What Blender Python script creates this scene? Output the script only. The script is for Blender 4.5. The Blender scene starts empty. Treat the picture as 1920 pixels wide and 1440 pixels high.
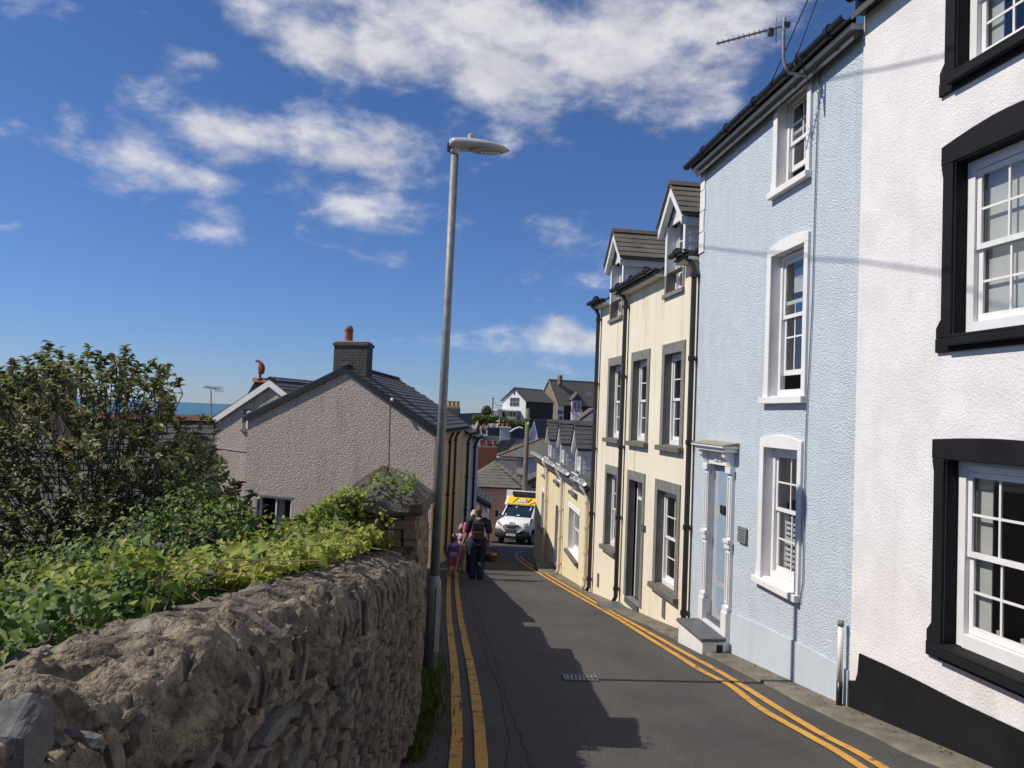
import bpy, bmesh, math, random
import numpy as np
from math import sin, cos, tan, radians, pi, atan2, sqrt
from mathutils import Vector, Matrix, noise as mnoise
random.seed(7); rng = np.random.default_rng(7)
SC = bpy.context.scene
COL = SC.collection

# ------------------------------------------------------------------ camera
FPX = 1442.0; PITCH = radians(2.3); ROLL = radians(2.3); EYE = 1.6; SLOPE = 0.13
cf = np.array([0, cos(PITCH), sin(PITCH)]); c_r0 = np.array([1., 0, 0]); c_u0 = np.array([0, -sin(PITCH), cos(PITCH)])
cR = cos(ROLL)*c_r0 + sin(ROLL)*c_u0; cU = -sin(ROLL)*c_r0 + cos(ROLL)*c_u0
CAM = np.array([0, 0, EYE])
cam = bpy.data.cameras.new('camera'); camo = bpy.data.objects.new('camera', cam); COL.objects.link(camo)
cam.sensor_fit = 'HORIZONTAL'; cam.sensor_width = 36.0; cam.lens = FPX*36.0/1920.0
cam.clip_start = 0.05; cam.clip_end = 60000
mw = Matrix.Identity(4)
for i in range(3):
    mw[i][0] = cR[i]; mw[i][1] = cU[i]; mw[i][2] = -cf[i]; mw[i][3] = CAM[i]
camo.matrix_world = mw
SC.camera = camo
SC.render.resolution_x = 1024; SC.render.resolution_y = 768

# ------------------------------------------------------------------ light, sky
SUN_D = np.array([0.69, 0.065, -0.72]); SUN_D = SUN_D/np.linalg.norm(SUN_D)
sl = bpy.data.lights.new('sun', 'SUN'); sl.energy = 4.8; sl.angle = radians(0.53); sl.color = (1.0, 0.93, 0.84)
so = bpy.data.objects.new('sun', sl); COL.objects.link(so)
so.rotation_euler = Vector(SUN_D).to_track_quat('-Z', 'Y').to_euler(); so.location = (-20, 0, 30)
SC.view_settings.view_transform = 'Standard'; SC.view_settings.look = 'None'
SC.view_settings.gamma = 1.0; SC.view_settings.exposure = 0.0; SC.view_settings.use_curve_mapping = False

def ray(x, y): return cf + cR*(x-960)/FPX - cU*(y-720)/FPX
def road_z(y): return -SLOPE*y
def onroad(x, y, h=0.0):
    d = ray(x, y); t = (-EYE+h)/(d[2]+SLOPE*d[1]); return CAM + d*t
def atY(x, y, Y): d = ray(x, y); return CAM + d*(Y/d[1])
def atZ(x, y, Z): d = ray(x, y); return CAM + d*((Z-EYE)/d[2])

W_ = bpy.data.worlds.new('World'); SC.world = W_; W_.use_nodes = True
def build_world():
    nt = W_.node_tree; N = nt.nodes; L = nt.links; N.clear()
    out = N.new('ShaderNodeOutputWorld'); bg = N.new('ShaderNodeBackground'); L.new(bg.outputs[0], out.inputs[0])
    bg.inputs[1].default_value = 0.065
    sky = N.new('ShaderNodeTexSky'); sky.sky_type = 'NISHITA'; sky.sun_disc = False
    sky.sun_elevation = radians(46); sky.sun_rotation = radians(266)
    sky.air_density = 1.0; sky.dust_density = 0.0; sky.ozone_density = 5.0; sky.altitude = 60
    tc = N.new('ShaderNodeTexCoord')
    nrm = N.new('ShaderNodeVectorMath'); nrm.operation = 'NORMALIZE'; L.new(tc.outputs['Generated'], nrm.inputs[0])
    D = nrm.outputs[0]
    def math_(op, a, b=None, c=None, clamp=False):
        m = N.new('ShaderNodeMath'); m.operation = op; m.use_clamp = clamp
        for i, v in enumerate((a, b, c)):
            if v is None: continue
            if isinstance(v, (int, float)): m.inputs[i].default_value = v
            else: L.new(v, m.inputs[i])
        return m.outputs[0]
    def vmath(op, a, b=None):
        m = N.new('ShaderNodeVectorMath'); m.operation = op
        for i, v in enumerate((a, b)):
            if v is None: continue
            if isinstance(v, (tuple, list)): m.inputs[i].default_value = v
            else: L.new(v, m.inputs[i])
        return m
    def noise(vec, scale, detail, rough, dist=0.0):
        n = N.new('ShaderNodeTexNoise'); n.inputs['Scale'].default_value = scale; n.inputs['Detail'].default_value = detail
        n.inputs['Roughness'].default_value = rough; n.inputs['Distortion'].default_value = dist
        L.new(vec, n.inputs['Vector']); return n
    # stretch vertically so clouds lie flat
    mp = vmath('MULTIPLY', D, (1.0, 1.0, 1.9)).outputs[0]
    wn = noise(mp, 7.0, 3, 0.55)
    woff = vmath('SUBTRACT', wn.outputs['Color'], (0.5, 0.5, 0.5)).outputs[0]
    wo2 = vmath('MULTIPLY', woff, (0.13, 0.13, 0.07)).outputs[0]
    Dw = vmath('ADD', D, wo2).outputs[0]
    blobs = [(600,108,120,48,1),(760,125,170,62,1.05),(960,145,200,66,1.1),(1180,135,200,72,1.0),(1330,130,90,58,.75),
             (920,25,270,70,1.0),(1150,45,320,80,1.0),(1450,10,260,45,.7),(900,-70,500,90,.9),
             (560,265,190,52,.8),(660,300,150,58,.85),(760,265,85,45,.8),(640,365,150,38,.7),(480,290,110,30,.6),
             (230,290,115,58,.8),(430,352,105,26,.75),(400,412,110,28,.62),(650,467,95,24,.65),(480,25,55,18,.55),(590,45,45,28,.55),
             (330,110,85,30,.42),(1060,640,150,26,.7),(960,658,130,20,.5),(1070,490,95,42,.48),(850,425,65,30,.45),
             (1080,692,70,10,.5),(10,410,22,10,.6),(915,325,42,15,.55),(970,275,32,32,.5)]
    acc = None
    for (px, py, rx, ry, s) in blobs:
        c = ray(px, py); c = c/np.linalg.norm(c)
        e1 = np.cross(c, [0, 0, 1.]); e1 /= np.linalg.norm(e1); e2 = np.cross(e1, c)
        k = 1.15
        e1 = e1*FPX/(rx*k); e2 = e2*FPX/(ry*k)
        a = vmath('DOT_PRODUCT', Dw, tuple(e1)).outputs['Value']
        b = vmath('DOT_PRODUCT', Dw, tuple(e2)).outputs['Value']
        cb = N.new('ShaderNodeCombineXYZ'); L.new(a, cb.inputs[0]); L.new(b, cb.inputs[1])
        ln = vmath('LENGTH', cb.outputs[0]).outputs['Value']
        f = math_('MULTIPLY_ADD', ln, -0.62*s, s)      # s*(1-0.62*len)
        acc = f if acc is None else math_('SMOOTH_MAX', acc, f, 0.15)
    sep = N.new('ShaderNodeSeparateXYZ'); L.new(D, sep.inputs[0])
    # the same kind of scattered cloud all round
    zz = math_('ADD', math_('MAXIMUM', sep.outputs[2], 0.0), 0.12)
    px_ = math_('DIVIDE', sep.outputs[0], zz); py_ = math_('DIVIDE', sep.outputs[1], zz)
    pc = N.new('ShaderNodeCombineXYZ'); L.new(px_, pc.inputs[0]); L.new(py_, pc.inputs[1])
    gn = noise(pc.outputs[0], 0.9, 3, 0.5)
    gen = math_('MULTIPLY_ADD', gn.outputs['Fac'], 3.4, -1.45)
    ax = math_('DIVIDE', sep.outputs[0], math_('MAXIMUM', sep.outputs[1], 0.02))
    infr = math_('MULTIPLY', math_('LESS_THAN', math_('ABSOLUTE', ax), 0.95), math_('GREATER_THAN', sep.outputs[1], 0.5))
    infr = math_('MULTIPLY', infr, math_('LESS_THAN', sep.outputs[2], 0.62))
    mixb = N.new('ShaderNodeMix'); mixb.data_type = 'FLOAT'
    L.new(infr, mixb.inputs[0]); L.new(gen, mixb.inputs[2]); L.new(acc, mixb.inputs[3])
    base = mixb.outputs[0]
    fb = noise(mp, 9.0, 8, 0.60, 0.10)
    dens = math_('ADD', base, math_('MULTIPLY_ADD', fb.outputs['Fac'], 2.15, -1.22))
    mr = N.new('ShaderNodeMapRange'); mr.interpolation_type = 'SMOOTHSTEP'
    L.new(dens, mr.inputs[0]); mr.inputs[1].default_value = 0.08; mr.inputs[2].default_value = 0.92; mr.inputs[3].default_value = 0.0; mr.inputs[4].default_value = 0.96
    # lit towards the sun (left, above): compare density a step towards the sun
    fb2 = noise(vmath('ADD', mp, (-0.03, 0.0, 0.05)).outputs[0], 9.0, 4, 0.60, 0.10)
    dl = math_('SUBTRACT', fb.outputs['Fac'], fb2.outputs['Fac'])
    lit = math_('MULTIPLY_ADD', dl, 2.2, 0.62, clamp=True)
    thick = math_('MULTIPLY_ADD', dens, -0.34, 1.12, clamp=True)
    litf = math_('MULTIPLY', lit, thick)
    cm = N.new('ShaderNodeMix'); cm.data_type = 'RGBA'; L.new(litf, cm.inputs[0])
    cm.inputs[6].default_value = (6.0, 6.2, 7.9, 1); cm.inputs[7].default_value = (13.0, 12.8, 13.2, 1)
    mx = N.new('ShaderNodeMix'); mx.data_type = 'RGBA'
    tz = N.new('ShaderNodeMapRange'); L.new(sep.outputs[2], tz.inputs[0]); tz.inputs[1].default_value = 0.0; tz.inputs[2].default_value = 0.32
    tm = N.new('ShaderNodeMix'); tm.data_type = 'RGBA'; L.new(tz.outputs[0], tm.inputs[0]); tm.inputs[6].default_value = (0.80, 1.0, 1.52, 1); tm.inputs[7].default_value = (0.86, 1.08, 1.46, 1)
    tn = vmath('MULTIPLY', sky.outputs[0], tm.outputs[2]).outputs[0]
    L.new(mr.outputs[0], mx.inputs[0]); L.new(tn, mx.inputs[6]); L.new(cm.outputs[2], mx.inputs[7])
    L.new(mx.outputs[2], bg.inputs[0])
build_world()

# ------------------------------------------------------------------ helpers
def V3(p): return (float(p[0]), float(p[1]), float(p[2]))
class MB:
    def __init__(s): s.v = []; s.f = []; s.a = None
    def add(s, vs, fs):
        o = len(s.v); s.v += [V3(p) for p in vs]; s.f += [tuple(i+o for i in f) for f in fs]; return s
    def poly(s, pts): return s.add(pts, [tuple(range(len(pts)))])
    def box(s, o, ex, ey, ez):
        o, ex, ey, ez = (np.asarray(q, float) for q in (o, ex, ey, ez))
        if np.dot(np.cross(ex, ey), ez) < 0: ex, ey = ey, ex
        P = [o, o+ex, o+ex+ey, o+ey, o+ez, o+ex+ez, o+ex+ey+ez, o+ey+ez]
        return s.add(P, [(3,2,1,0),(4,5,6,7),(0,1,5,4),(1,2,6,5),(2,3,7,6),(3,0,4,7)])
    def abox(s, x0, x1, y0, y1, z0, z1): return s.box((x0,y0,z0), (x1-x0,0,0), (0,y1-y0,0), (0,0,z1-z0))
    def prism(s, pts, d):
        pts = [np.asarray(p, float) for p in pts]; d = np.asarray(d, float); n = len(pts)
        nr = np.zeros(3)
        for i in range(n): nr += np.cross(pts[i]-pts[0], pts[(i+1) % n]-pts[0])
        if np.dot(nr, d) > 0: pts = pts[::-1]
        Q = pts + [p+d for p in pts]
        return s.add(Q, [tuple(range(n)), tuple(range(2*n-1, n-1, -1))] + [(i, i+n, (i+1) % n+n, (i+1) % n) for i in range(n)])
    def tube(s, path, r, k=8, caps=True):
        path = [np.asarray(p, float) for p in path]; n = len(path)
        rs = r if isinstance(r, (list, tuple, np.ndarray)) else [r]*n
        prev = None; rings = []
        for i in range(n):
            t = path[min(i+1, n-1)]-path[max(i-1, 0)]; t = t/(np.linalg.norm(t)+1e-9)
            if prev is None:
                a = np.array([0, 0, 1.]) if abs(t[2]) < .9 else np.array([1., 0, 0])
                u = np.cross(t, a)
            else: u = prev - t*np.dot(prev, t)
            u /= (np.linalg.norm(u)+1e-9); prev = u; w = np.cross(t, u)
            rr = rs[i]; ra, rb = (rr if isinstance(rr, tuple) else (rr, rr))
            rings.append([path[i]+u*ra*cos(2*pi*j/k)+w*rb*sin(2*pi*j/k) for j in range(k)])
        vs = [p for R in rings for p in R]; fs = []
        for i in range(n-1):
            for j in range(k):
                fs.append((i*k+j, i*k+(j+1) % k, (i+1)*k+(j+1) % k, (i+1)*k+j))
        if caps: fs.append(tuple(range(k-1, -1, -1))); fs.append(tuple((n-1)*k+j for j in range(k)))
        return s.add(vs, fs)
    def lathe(s, c, prof, k=16, ax=(0,0,1), ux=(1,0,0)):
        ax = np.asarray(ax, float); ux = np.asarray(ux, float); wy = np.cross(ax, ux); c = np.asarray(c, float)
        vs = []; fs = []
        for (r, h) in prof:
            for j in range(k): vs.append(c+ax*h+(ux*cos(2*pi*j/k)+wy*sin(2*pi*j/k))*r)
        n = len(prof)
        for i in range(n-1):
            for j in range(k): fs.append((i*k+j, i*k+(j+1) % k, (i+1)*k+(j+1) % k, (i+1)*k+j))
        fs.append(tuple(range(k-1, -1, -1))); fs.append(tuple((n-1)*k+j for j in range(k)))
        return s.add(vs, fs)
    def mesh(s, name):
        me = bpy.data.meshes.new(name); me.from_pydata(s.v, [], s.f); me.update(); return me
    def build(s, name, mat, parent=None, smooth=False, bevel=0, origin=None):
        me = s.mesh(name)
        return mkobj(name, me, mat, parent, smooth, bevel)
ORG = {}
def mkobj(name, me, mat, parent=None, smooth=False, bevel=0, M=None):
    o = bpy.data.objects.new(name, me); COL.objects.link(o)
    if mat is not None and len(me.materials) == 0: me.materials.append(mat)
    if smooth:
        for p in me.polygons: p.use_smooth = True
    if M is not None: o.matrix_basis = M
    if parent is not None:
        o.parent = parent; o.matrix_parent_inverse = ORG[parent.name].inverted()
        ORG[o.name] = ORG[parent.name] @ Matrix.Identity(4)
        # world of child = parent_world @ inverse(parent_world) @ basis = basis
        ORG[o.name] = (M if M is not None else Matrix.Identity(4))
    else: ORG[o.name] = (M if M is not None else Matrix.Identity(4))
    if bevel:
        b = o.modifiers.new('bevel', 'BEVEL'); b.width = bevel; b.segments = 2; b.limit_method = 'ANGLE'; b.angle_limit = radians(40)
    return o
def tag(o, label=None, cat=None, group=None, kind=None):
    if label: o['label'] = label
    if cat: o['category'] = cat
    if group: o['group'] = group
    if kind: o['kind'] = kind
    return o
def thing(name, label, cat, loc=(0,0,0), group=None):
    o = bpy.data.objects.new(name, None); COL.objects.link(o); o.empty_display_size = 0.2
    o.location = V3(loc); ORG[o.name] = Matrix.Translation(V3(loc))
    return tag(o, label, cat, group)

# ------------------------------------------------------------------ materials
MATS = {}
def mat(name, c1, c2=None, scale=5.0, detail=5, rough=0.8, bump=0.0, bscale=40.0, bdist=0.01, metal=0.0, spec=0.5, stretch=None, c3=None, s3=1.0, t3=(0.5, 0.62), btype='noise', lo=0.35, hi=0.65, coat=0.0, streak=None):
    if name in MATS: return MATS[name]
    m = bpy.data.materials.new(name); m.use_nodes = True; nt = m.node_tree; N = nt.nodes; L = nt.links
    b = N['Principled BSDF']; b.inputs['Roughness'].default_value = rough; b.inputs['Metallic'].default_value = metal
    b.inputs['Specular IOR Level'].default_value = spec
    if coat: b.inputs['Coat Weight'].default_value = coat
    geo = N.new('ShaderNodeNewGeometry'); vec = geo.outputs['Position']
    if stretch:
        vm = N.new('ShaderNodeVectorMath'); vm.operation = 'MULTIPLY'; vm.inputs[1].default_value = stretch; L.new(vec, vm.inputs[0]); vec = vm.outputs[0]
    def noise(sc, de, ro=0.6):
        n = N.new('ShaderNodeTexNoise'); n.inputs['Scale'].default_value = sc; n.inputs['Detail'].default_value = de; n.inputs['Roughness'].default_value = ro
        L.new(vec, n.inputs['Vector']); return n.outputs['Fac']
    def ramp(src, lo, hi):
        r = N.new('ShaderNodeMapRange'); r.inputs[1].default_value = lo; r.inputs[2].default_value = hi; L.new(src, r.inputs[0]); return r.outputs[0]
    def mixc(f, a, bb):
        x = N.new('ShaderNodeMix'); x.data_type = 'RGBA'; L.new(f, x.inputs[0])
        for i, q in ((6, a), (7, bb)):
            if isinstance(q, tuple): x.inputs[i].default_value = (*q, 1)
            else: L.new(q, x.inputs[i])
        return x.outputs[2]
    if c2 is None: b.inputs['Base Color'].default_value = (*c1, 1)
    else:
        col = mixc(ramp(noise(scale, detail), lo, hi), c1, c2)
        if c3 is not None: col = mixc(ramp(noise(s3, 4), *t3), col, c3)
        if streak:
            v2 = N.new('ShaderNodeVectorMath'); v2.operation = 'MULTIPLY'; v2.inputs[1].default_value = (4.5, 4.5, .35); L.new(geo.outputs['Position'], v2.inputs[0])
            n2 = N.new('ShaderNodeTexNoise'); n2.inputs['Scale'].default_value = 1.0; n2.inputs['Detail'].default_value = 6; n2.inputs['Roughness'].default_value = .65; L.new(v2.outputs[0], n2.inputs['Vector'])
            n3 = N.new('ShaderNodeTexNoise'); n3.inputs['Scale'].default_value = .9; n3.inputs['Detail'].default_value = 3; L.new(geo.outputs['Position'], n3.inputs['Vector'])
            mm = N.new('ShaderNodeMath'); mm.operation = 'MULTIPLY'; L.new(ramp(n2.outputs['Fac'], .50, .78), mm.inputs[0]); L.new(ramp(n3.outputs['Fac'], .35, .65), mm.inputs[1])
            m5 = N.new('ShaderNodeMath'); m5.operation = 'MULTIPLY'; L.new(mm.outputs[0], m5.inputs[0]); m5.inputs[1].default_value = streak[1]*1.6; m5.use_clamp = True
            col = mixc(m5.outputs[0], col, streak[0])
        L.new(col, b.inputs['Base Color'])
    if bump:
        bp = N.new('ShaderNodeBump'); bp.inputs['Strength'].default_value = bump; bp.inputs['Distance'].default_value = bdist
        if btype == 'noise': h = noise(bscale, 5, 0.55)
        else:
            vo = N.new('ShaderNodeTexVoronoi'); vo.feature = 'SMOOTH_F1'; vo.inputs['Scale'].default_value = bscale; vo.inputs['Smoothness'].default_value = 0.6
            nn = N.new('ShaderNodeTexNoise'); nn.inputs['Scale'].default_value = bscale*.6; nn.inputs['Detail'].default_value = 3; L.new(vec, nn.inputs['Vector'])
            L.new(vec, vo.inputs['Vector'])
            ad = N.new('ShaderNodeMath'); ad.operation = 'SUBTRACT'; L.new(nn.outputs['Fac'], ad.inputs[0]); L.new(vo.outputs['Distance'], ad.inputs[1]); h = ad.outputs[0]
        L.new(h, bp.inputs['Height']); L.new(bp.outputs[0], b.inputs['Normal'])
    MATS[name] = m; return m
m_white = mat('white_roughcast', (.76,.735,.72), (.67,.645,.63), 3.0, 5, .85, .6, 52, .015, streak=((.50,.48,.45), .42))
m_blue = mat('blue_roughcast', (.54,.60,.65), (.49,.55,.605), 4.0, 5, .85, .75, 78, .015, btype='vor', streak=((.38,.42,.44), .38))
m_bluep = mat('blue_smooth_paint', (.51,.57,.615), (.465,.525,.57), 2.5, 4, .7, .15, 30, .005, streak=((.30,.31,.31), .4))
m_black = mat('black_masonry_paint', (.007,.007,.009), (.012,.012,.014), 3, 4, .75, .25, 50, .006, spec=.2)
m_cream = mat('cream_render', (.74,.68,.54), (.70,.635,.49), 1.4, 6, .85, .3, 30, .006, streak=((.50,.38,.22), .65))
m_yel = mat('yellow_cream_render', (.73,.635,.43), (.68,.58,.38), 1.5, 6, .85, .3, 30, .006, streak=((.42,.36,.26), .5))
m_ochre = mat('ochre_render', (.58,.46,.26), (.50,.39,.22), 1.5, 5, .85, .2, 26, .006)
m_grey_r = mat('grey_white_render', (.50,.50,.50), (.44,.44,.44), 1.5, 5, .85, .2, 26, .006)
m_peb = mat('pink_grey_pebbledash', (.55,.465,.40), (.31,.26,.225), 26, 3, .9, .9, 32, .025, btype='vor', c3=(.40,.335,.29), s3=.7, t3=(.45,.75), streak=((.25,.22,.19), .65))
m_pink = mat('pink_render', (.46,.27,.20), (.40,.235,.18), 1.2, 5, .85, .2, 20, .006)
m_wpaint = mat('white_gloss_paint', (.76,.75,.735), (.70,.69,.67), 6, 4, .35, .06, 20, .003)
m_wstone = mat('white_painted_surround', (.76,.745,.73), (.69,.67,.655), 5, 5, .65, .2, 30, .005)
m_wsh = mat('white_wall_far', (.78,.77,.76), (.72,.71,.70), 2, 4, .8)
m_gstone = mat('grey_cement_surround', (.20,.195,.175), (.15,.145,.13), 7, 5, .8, .2, 30, .005)
m_sill = mat('weathered_stone_sill', (.16,.14,.115), (.10,.09,.075), 9, 5, .8, .3, 30, .006)
m_gut = mat('black_gutter_plastic', (.012,.012,.014), (.018,.018,.020), 6, 3, .35)
m_brownp = mat('dark_brown_downpipe', (.020,.014,.012), (.028,.020,.017), 6, 3, .35)
m_creamp = mat('cream_downpipe', (.70,.62,.47), (.62,.54,.40), 6, 3, .5)
def slate_mat(name, a, b, c):
    m = mat(name, a, b, 2.2, 6, .72, .5, 45, .006, c3=c, s3=5.0, t3=(.58,.78)); return m
m_slate = slate_mat('dark_slate', (.050,.050,.054), (.082,.080,.082), (.12,.115,.10))
m_slate2 = slate_mat('mossy_slate', (.11,.10,.08), (.165,.15,.12), (.17,.125,.06))
m_slate3 = slate_mat('pale_grey_slate', (.066,.063,.064), (.095,.091,.089), (.055,.052,.048))
m_ridge = mat('clay_ridge_tile', (.20,.075,.045), (.14,.05,.033), 8, 4, .8, .3, 40, .006)
m_brick_r = mat('red_orange_brick', (.36,.11,.055), (.27,.08,.045), 10, 4, .85, .3, 60, .006)
m_brick_g = mat('grey_black_brick', (.085,.08,.072), (.045,.042,.04), 7, 5, .85, .4, 60, .008)
m_brick_b = mat('weathered_brown_brick', (.27,.16,.115), (.17,.11,.08), 14, 5, .85, .5, 60, .008)
m_mort = mat('pale_mortar', (.26,.25,.225), (.18,.17,.155), 20, 5, .95, .5, 60, .01)
m_clay = mat('terracotta', (.33,.10,.055), (.24,.075,.045), 12, 4, .7, .2, 40, .004)
m_lead = mat('lead_grey', (.20,.205,.21), (.15,.155,.16), 8, 4, .55)
m_asph = mat('road_asphalt', (.095,.086,.079), (.044,.041,.038), 75, 3, .9, .8, 140, .010, c3=(.044,.041,.038), s3=.8, t3=(.46,.68), stretch=(1,.55,1))
m_patch = mat('newer_asphalt', (.070,.064,.060), (.040,.037,.036), 75, 3, .88, .5, 180, .006)
m_seam = mat('tar_seam', (.018,.018,.018), (.03,.03,.03), 20, 4, .7)
m_pave = mat('worn_concrete_kerb', (.20,.175,.135), (.12,.105,.08), 5, 8, .92, .5, 60, .01, c3=(.07,.07,.045), s3=1.7, t3=(.52,.70))
m_dirt = mat('garden_soil', (.075,.06,.042), (.05,.055,.025), 1.8, 5, .95, .5, 14, .03)
m_yline = mat('yellow_road_paint', (.60,.315,.045), (.48,.245,.040), 4, 6, .75, .3, 160, .004, c3=(.13,.095,.06), s3=7, t3=(.545,.66))
m_steel = mat('galvanised_steel', (.25,.26,.265), (.17,.175,.18), 26, 4, .6, metal=.3, stretch=(1,1,.5))
m_lamp = mat('luminaire_grey', (.42,.42,.41), (.37,.37,.365), 8, 3, .45)
m_dkgrey = mat('dark_grey_plastic', (.06,.06,.065), (.045,.045,.05), 8, 3, .5)
m_stepsl = mat('slate_step', (.12,.125,.135), (.08,.084,.092), 6, 5, .5, .25, 30, .005)
m_int = mat('room_interior', (.16,.145,.13), (.11,.10,.09), 2, 3, .9)
m_blind = mat('cream_blind', (.62,.60,.54), (.55,.53,.48), 3, 3, .8)
m_door = mat('grey_door_paint', (.40,.405,.42), (.36,.365,.38), 6, 3, .4)
m_doorg = mat('dark_grey_door', (.10,.105,.11), (.08,.085,.09), 6, 3, .45)
m_wood = mat('weathered_pole_wood', (.17,.155,.12), (.11,.10,.075), 5, 5, .9, .4, 30, .01, stretch=(6,6,.5))
m_bark = mat('shrub_bark', (.11,.085,.06), (.06,.045,.032), 14, 4, .9, .4, 50, .006)
m_stone = mat('slate_rubble', (.165,.135,.105), (.075,.062,.052), 9, 7, .9, .7, 38, .018, c3=(.20,.165,.115), s3=6, t3=(.55,.72))
m_stoneB = mat('blue_grey_rubble', (.135,.130,.122), (.070,.068,.066), 10, 7, .85, .6, 40, .014, c3=(.19,.175,.15), s3=7, t3=(.58,.74))
m_stoneC = mat('purple_slate_rubble', (.110,.088,.078), (.055,.046,.044), 11, 7, .85, .6, 44, .014, c3=(.15,.13,.10), s3=7, t3=(.58,.74))
m_wallm = mat('lime_mortar_wall', (.262,.212,.152), (.082,.066,.050), 15, 10, .96, 1.0, 30, .045, c3=(.31,.265,.20), s3=6, t3=(.55,.68), lo=.38, hi=.60)  # mortar tone varies at random; its darkest tone imitates shaded crevices
m_copst = mat('coping_slate', (.225,.185,.140), (.095,.078,.062), 18, 8, .95, .9, 40, .02, c3=(.15,.145,.135), s3=7, t3=(.5,.65))
m_cap = mat('mossy_stone_cap', (.135,.122,.095), (.062,.057,.044), 9, 9, .95, 1.0, 34, .03, c3=(.085,.048,.024), s3=5, t3=(.54,.62))
def glass_mat():
    m = bpy.data.materials.new('window_glass'); m.use_nodes = True; nt = m.node_tree; N = nt.nodes; L = nt.links
    N.remove(N['Principled BSDF']); o = N['Material Output']
    tr = N.new('ShaderNodeBsdfTransparent'); tr.inputs[0].default_value = (.80,.84,.84,1)
    gl = N.new('ShaderNodeBsdfGlossy'); gl.inputs['Roughness'].default_value = .02; gl.inputs[0].default_value = (1,1,1,1)
    fr = N.new('ShaderNodeFresnel'); ge = N.new('ShaderNodeNewGeometry'); io = N.new('ShaderNodeMath'); io.operation = 'MULTIPLY_ADD'; io.inputs[1].default_value = 1/1.55-1.55; io.inputs[2].default_value = 1.55; L.new(ge.outputs['Backfacing'], io.inputs[0]); L.new(io.outputs[0], fr.inputs[0])
    mp = N.new('ShaderNodeMath'); mp.operation = 'MULTIPLY_ADD'; mp.inputs[1].default_value = 1.5; mp.inputs[2].default_value = .03; mp.use_clamp = True
    L.new(fr.outputs[0], mp.inputs[0])
    mx = N.new('ShaderNodeMixShader'); L.new(mp.outputs[0], mx.inputs[0]); L.new(tr.outputs[0], mx.inputs[1]); L.new(gl.outputs[0], mx.inputs[2]); L.new(mx.outputs[0], o.inputs[0])
    return m
m_glass = glass_mat()
m_fglass = mat('frosted_blue_glass', (.33,.43,.52), (.22,.31,.40), 60, 4, .25, .8, 90, .01)
m_dglass = mat('dark_far_glass', (.03,.035,.045), None, rough=.08, spec=.8)
def leaf_mat(name, cols, trans=.35, rough=.5):
    m = bpy.data.materials.new(name); m.use_nodes = True; nt = m.node_tree; N = nt.nodes; L = nt.links
    b = N['Principled BSDF']; o = N['Material Output']; b.inputs['Roughness'].default_value = rough
    at = N.new('ShaderNodeAttribute'); at.attribute_name = 'tint'
    r = N.new('ShaderNodeValToRGB'); e = r.color_ramp.elements
    while len(e) < len(cols): e.new(.5)
    for i, (p, c) in enumerate(cols): e[i].position = p; e[i].color = (*c, 1)
    L.new(at.outputs['Fac'], r.inputs[0])
    L.new(r.outputs[0], b.inputs['Base Color'])
    t = N.new('ShaderNodeBsdfTranslucent'); L.new(r.outputs[0], t.inputs[0])
    mx = N.new('ShaderNodeMixShader'); mx.inputs[0].default_value = trans; L.new(b.outputs[0], mx.inputs[1]); L.new(t.outputs[0], mx.inputs[2]); L.new(mx.outputs[0], o.inputs[0])
    return m
m_leafA = leaf_mat('shrub_leaf', [(0,(.085,.098,.030)),(.45,(.155,.182,.055)),(.8,(.28,.29,.12)),(1,(.26,.15,.07))], .42, .50)
m_leafB = leaf_mat('bramble_leaf', [(0,(.035,.075,.014)),(.4,(.095,.17,.026)),(.75,(.22,.30,.045)),(.92,(.30,.29,.07)),(1,(.18,.09,.04))], .42, .58)
m_leafC = leaf_mat('bindweed_leaf', [(0,(.10,.19,.025)),(.4,(.20,.29,.035)),(.72,(.40,.41,.06)),(.92,(.52,.45,.13)),(1,(.22,.12,.05))], .48, .6)
m_leafD = leaf_mat('dead_leaf', [(0,(.10,.045,.02)),(.5,(.16,.075,.03)),(1,(.22,.13,.06))], .1, .8)
m_grass = leaf_mat('weed_grass', [(0,(.04,.075,.015)),(.6,(.075,.12,.02)),(1,(.16,.15,.05))], .3, .6)
# ------------------------------------------------------------------ ground, road, sea
def sstep(a, b, x): t = min(1, max(0, (x-a)/(b-a))); return t*t*(3-2*t)
A0 = onroad(1592, 1330); B0 = onroad(1290, 1190)
def fac_dir(az): a = radians(az); return np.array([sin(a), cos(a), 0.]), np.array([-cos(a), sin(a), 0.])
class Fac:
    """a vertical wall plane: u along the street (away), z height, w out towards the street"""
    def __init__(s, p0, az): s.p = np.array([p0[0], p0[1], 0.]); s.t, s.n = fac_dir(az)
    def W(s, u, z, w=0.): q = s.p + s.t*u + s.n*w; return np.array([q[0], q[1], z])
    def uz(s, px, py, w=0.):
        d = ray(px, py); k = np.dot(s.p+s.n*w-CAM, s.n)/np.dot(d, s.n); q = CAM+d*k
        return float(np.dot(q-s.p, s.t)), float(q[2])
    def box(s, mb, u0, u1, z0, z1, w0, w1): return mb.box(s.W(u0, z0, w0), s.t*(u1-u0), np.array([0, 0, z1-z0]), s.n*(w1-w0))
WH = Fac(A0, -9.0)
azb = math.degrees(atan2(B0[0]-A0[0], B0[1]-A0[1])); BL = Fac(A0, azb); ULB = float(np.dot(B0-A0, BL.t))
CR = Fac(B0, -8.0); UCR = CR.uz(1108, 1103)[0]
C0 = CR.W(UCR, 0)
G1 = onroad(1000, 1046)
C1 = C0 + CR.n*0.02
azt = math.degrees(atan2(G1[0]-C1[0], G1[1]-C1[1])); TE = Fac(C1, azt); UTE = float(np.linalg.norm((G1-C1)[:2]))
L0 = atY(806, 1050, 22.4); L0z = L0[2]
L1 = atY(891, 985, 38.5)
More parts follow.
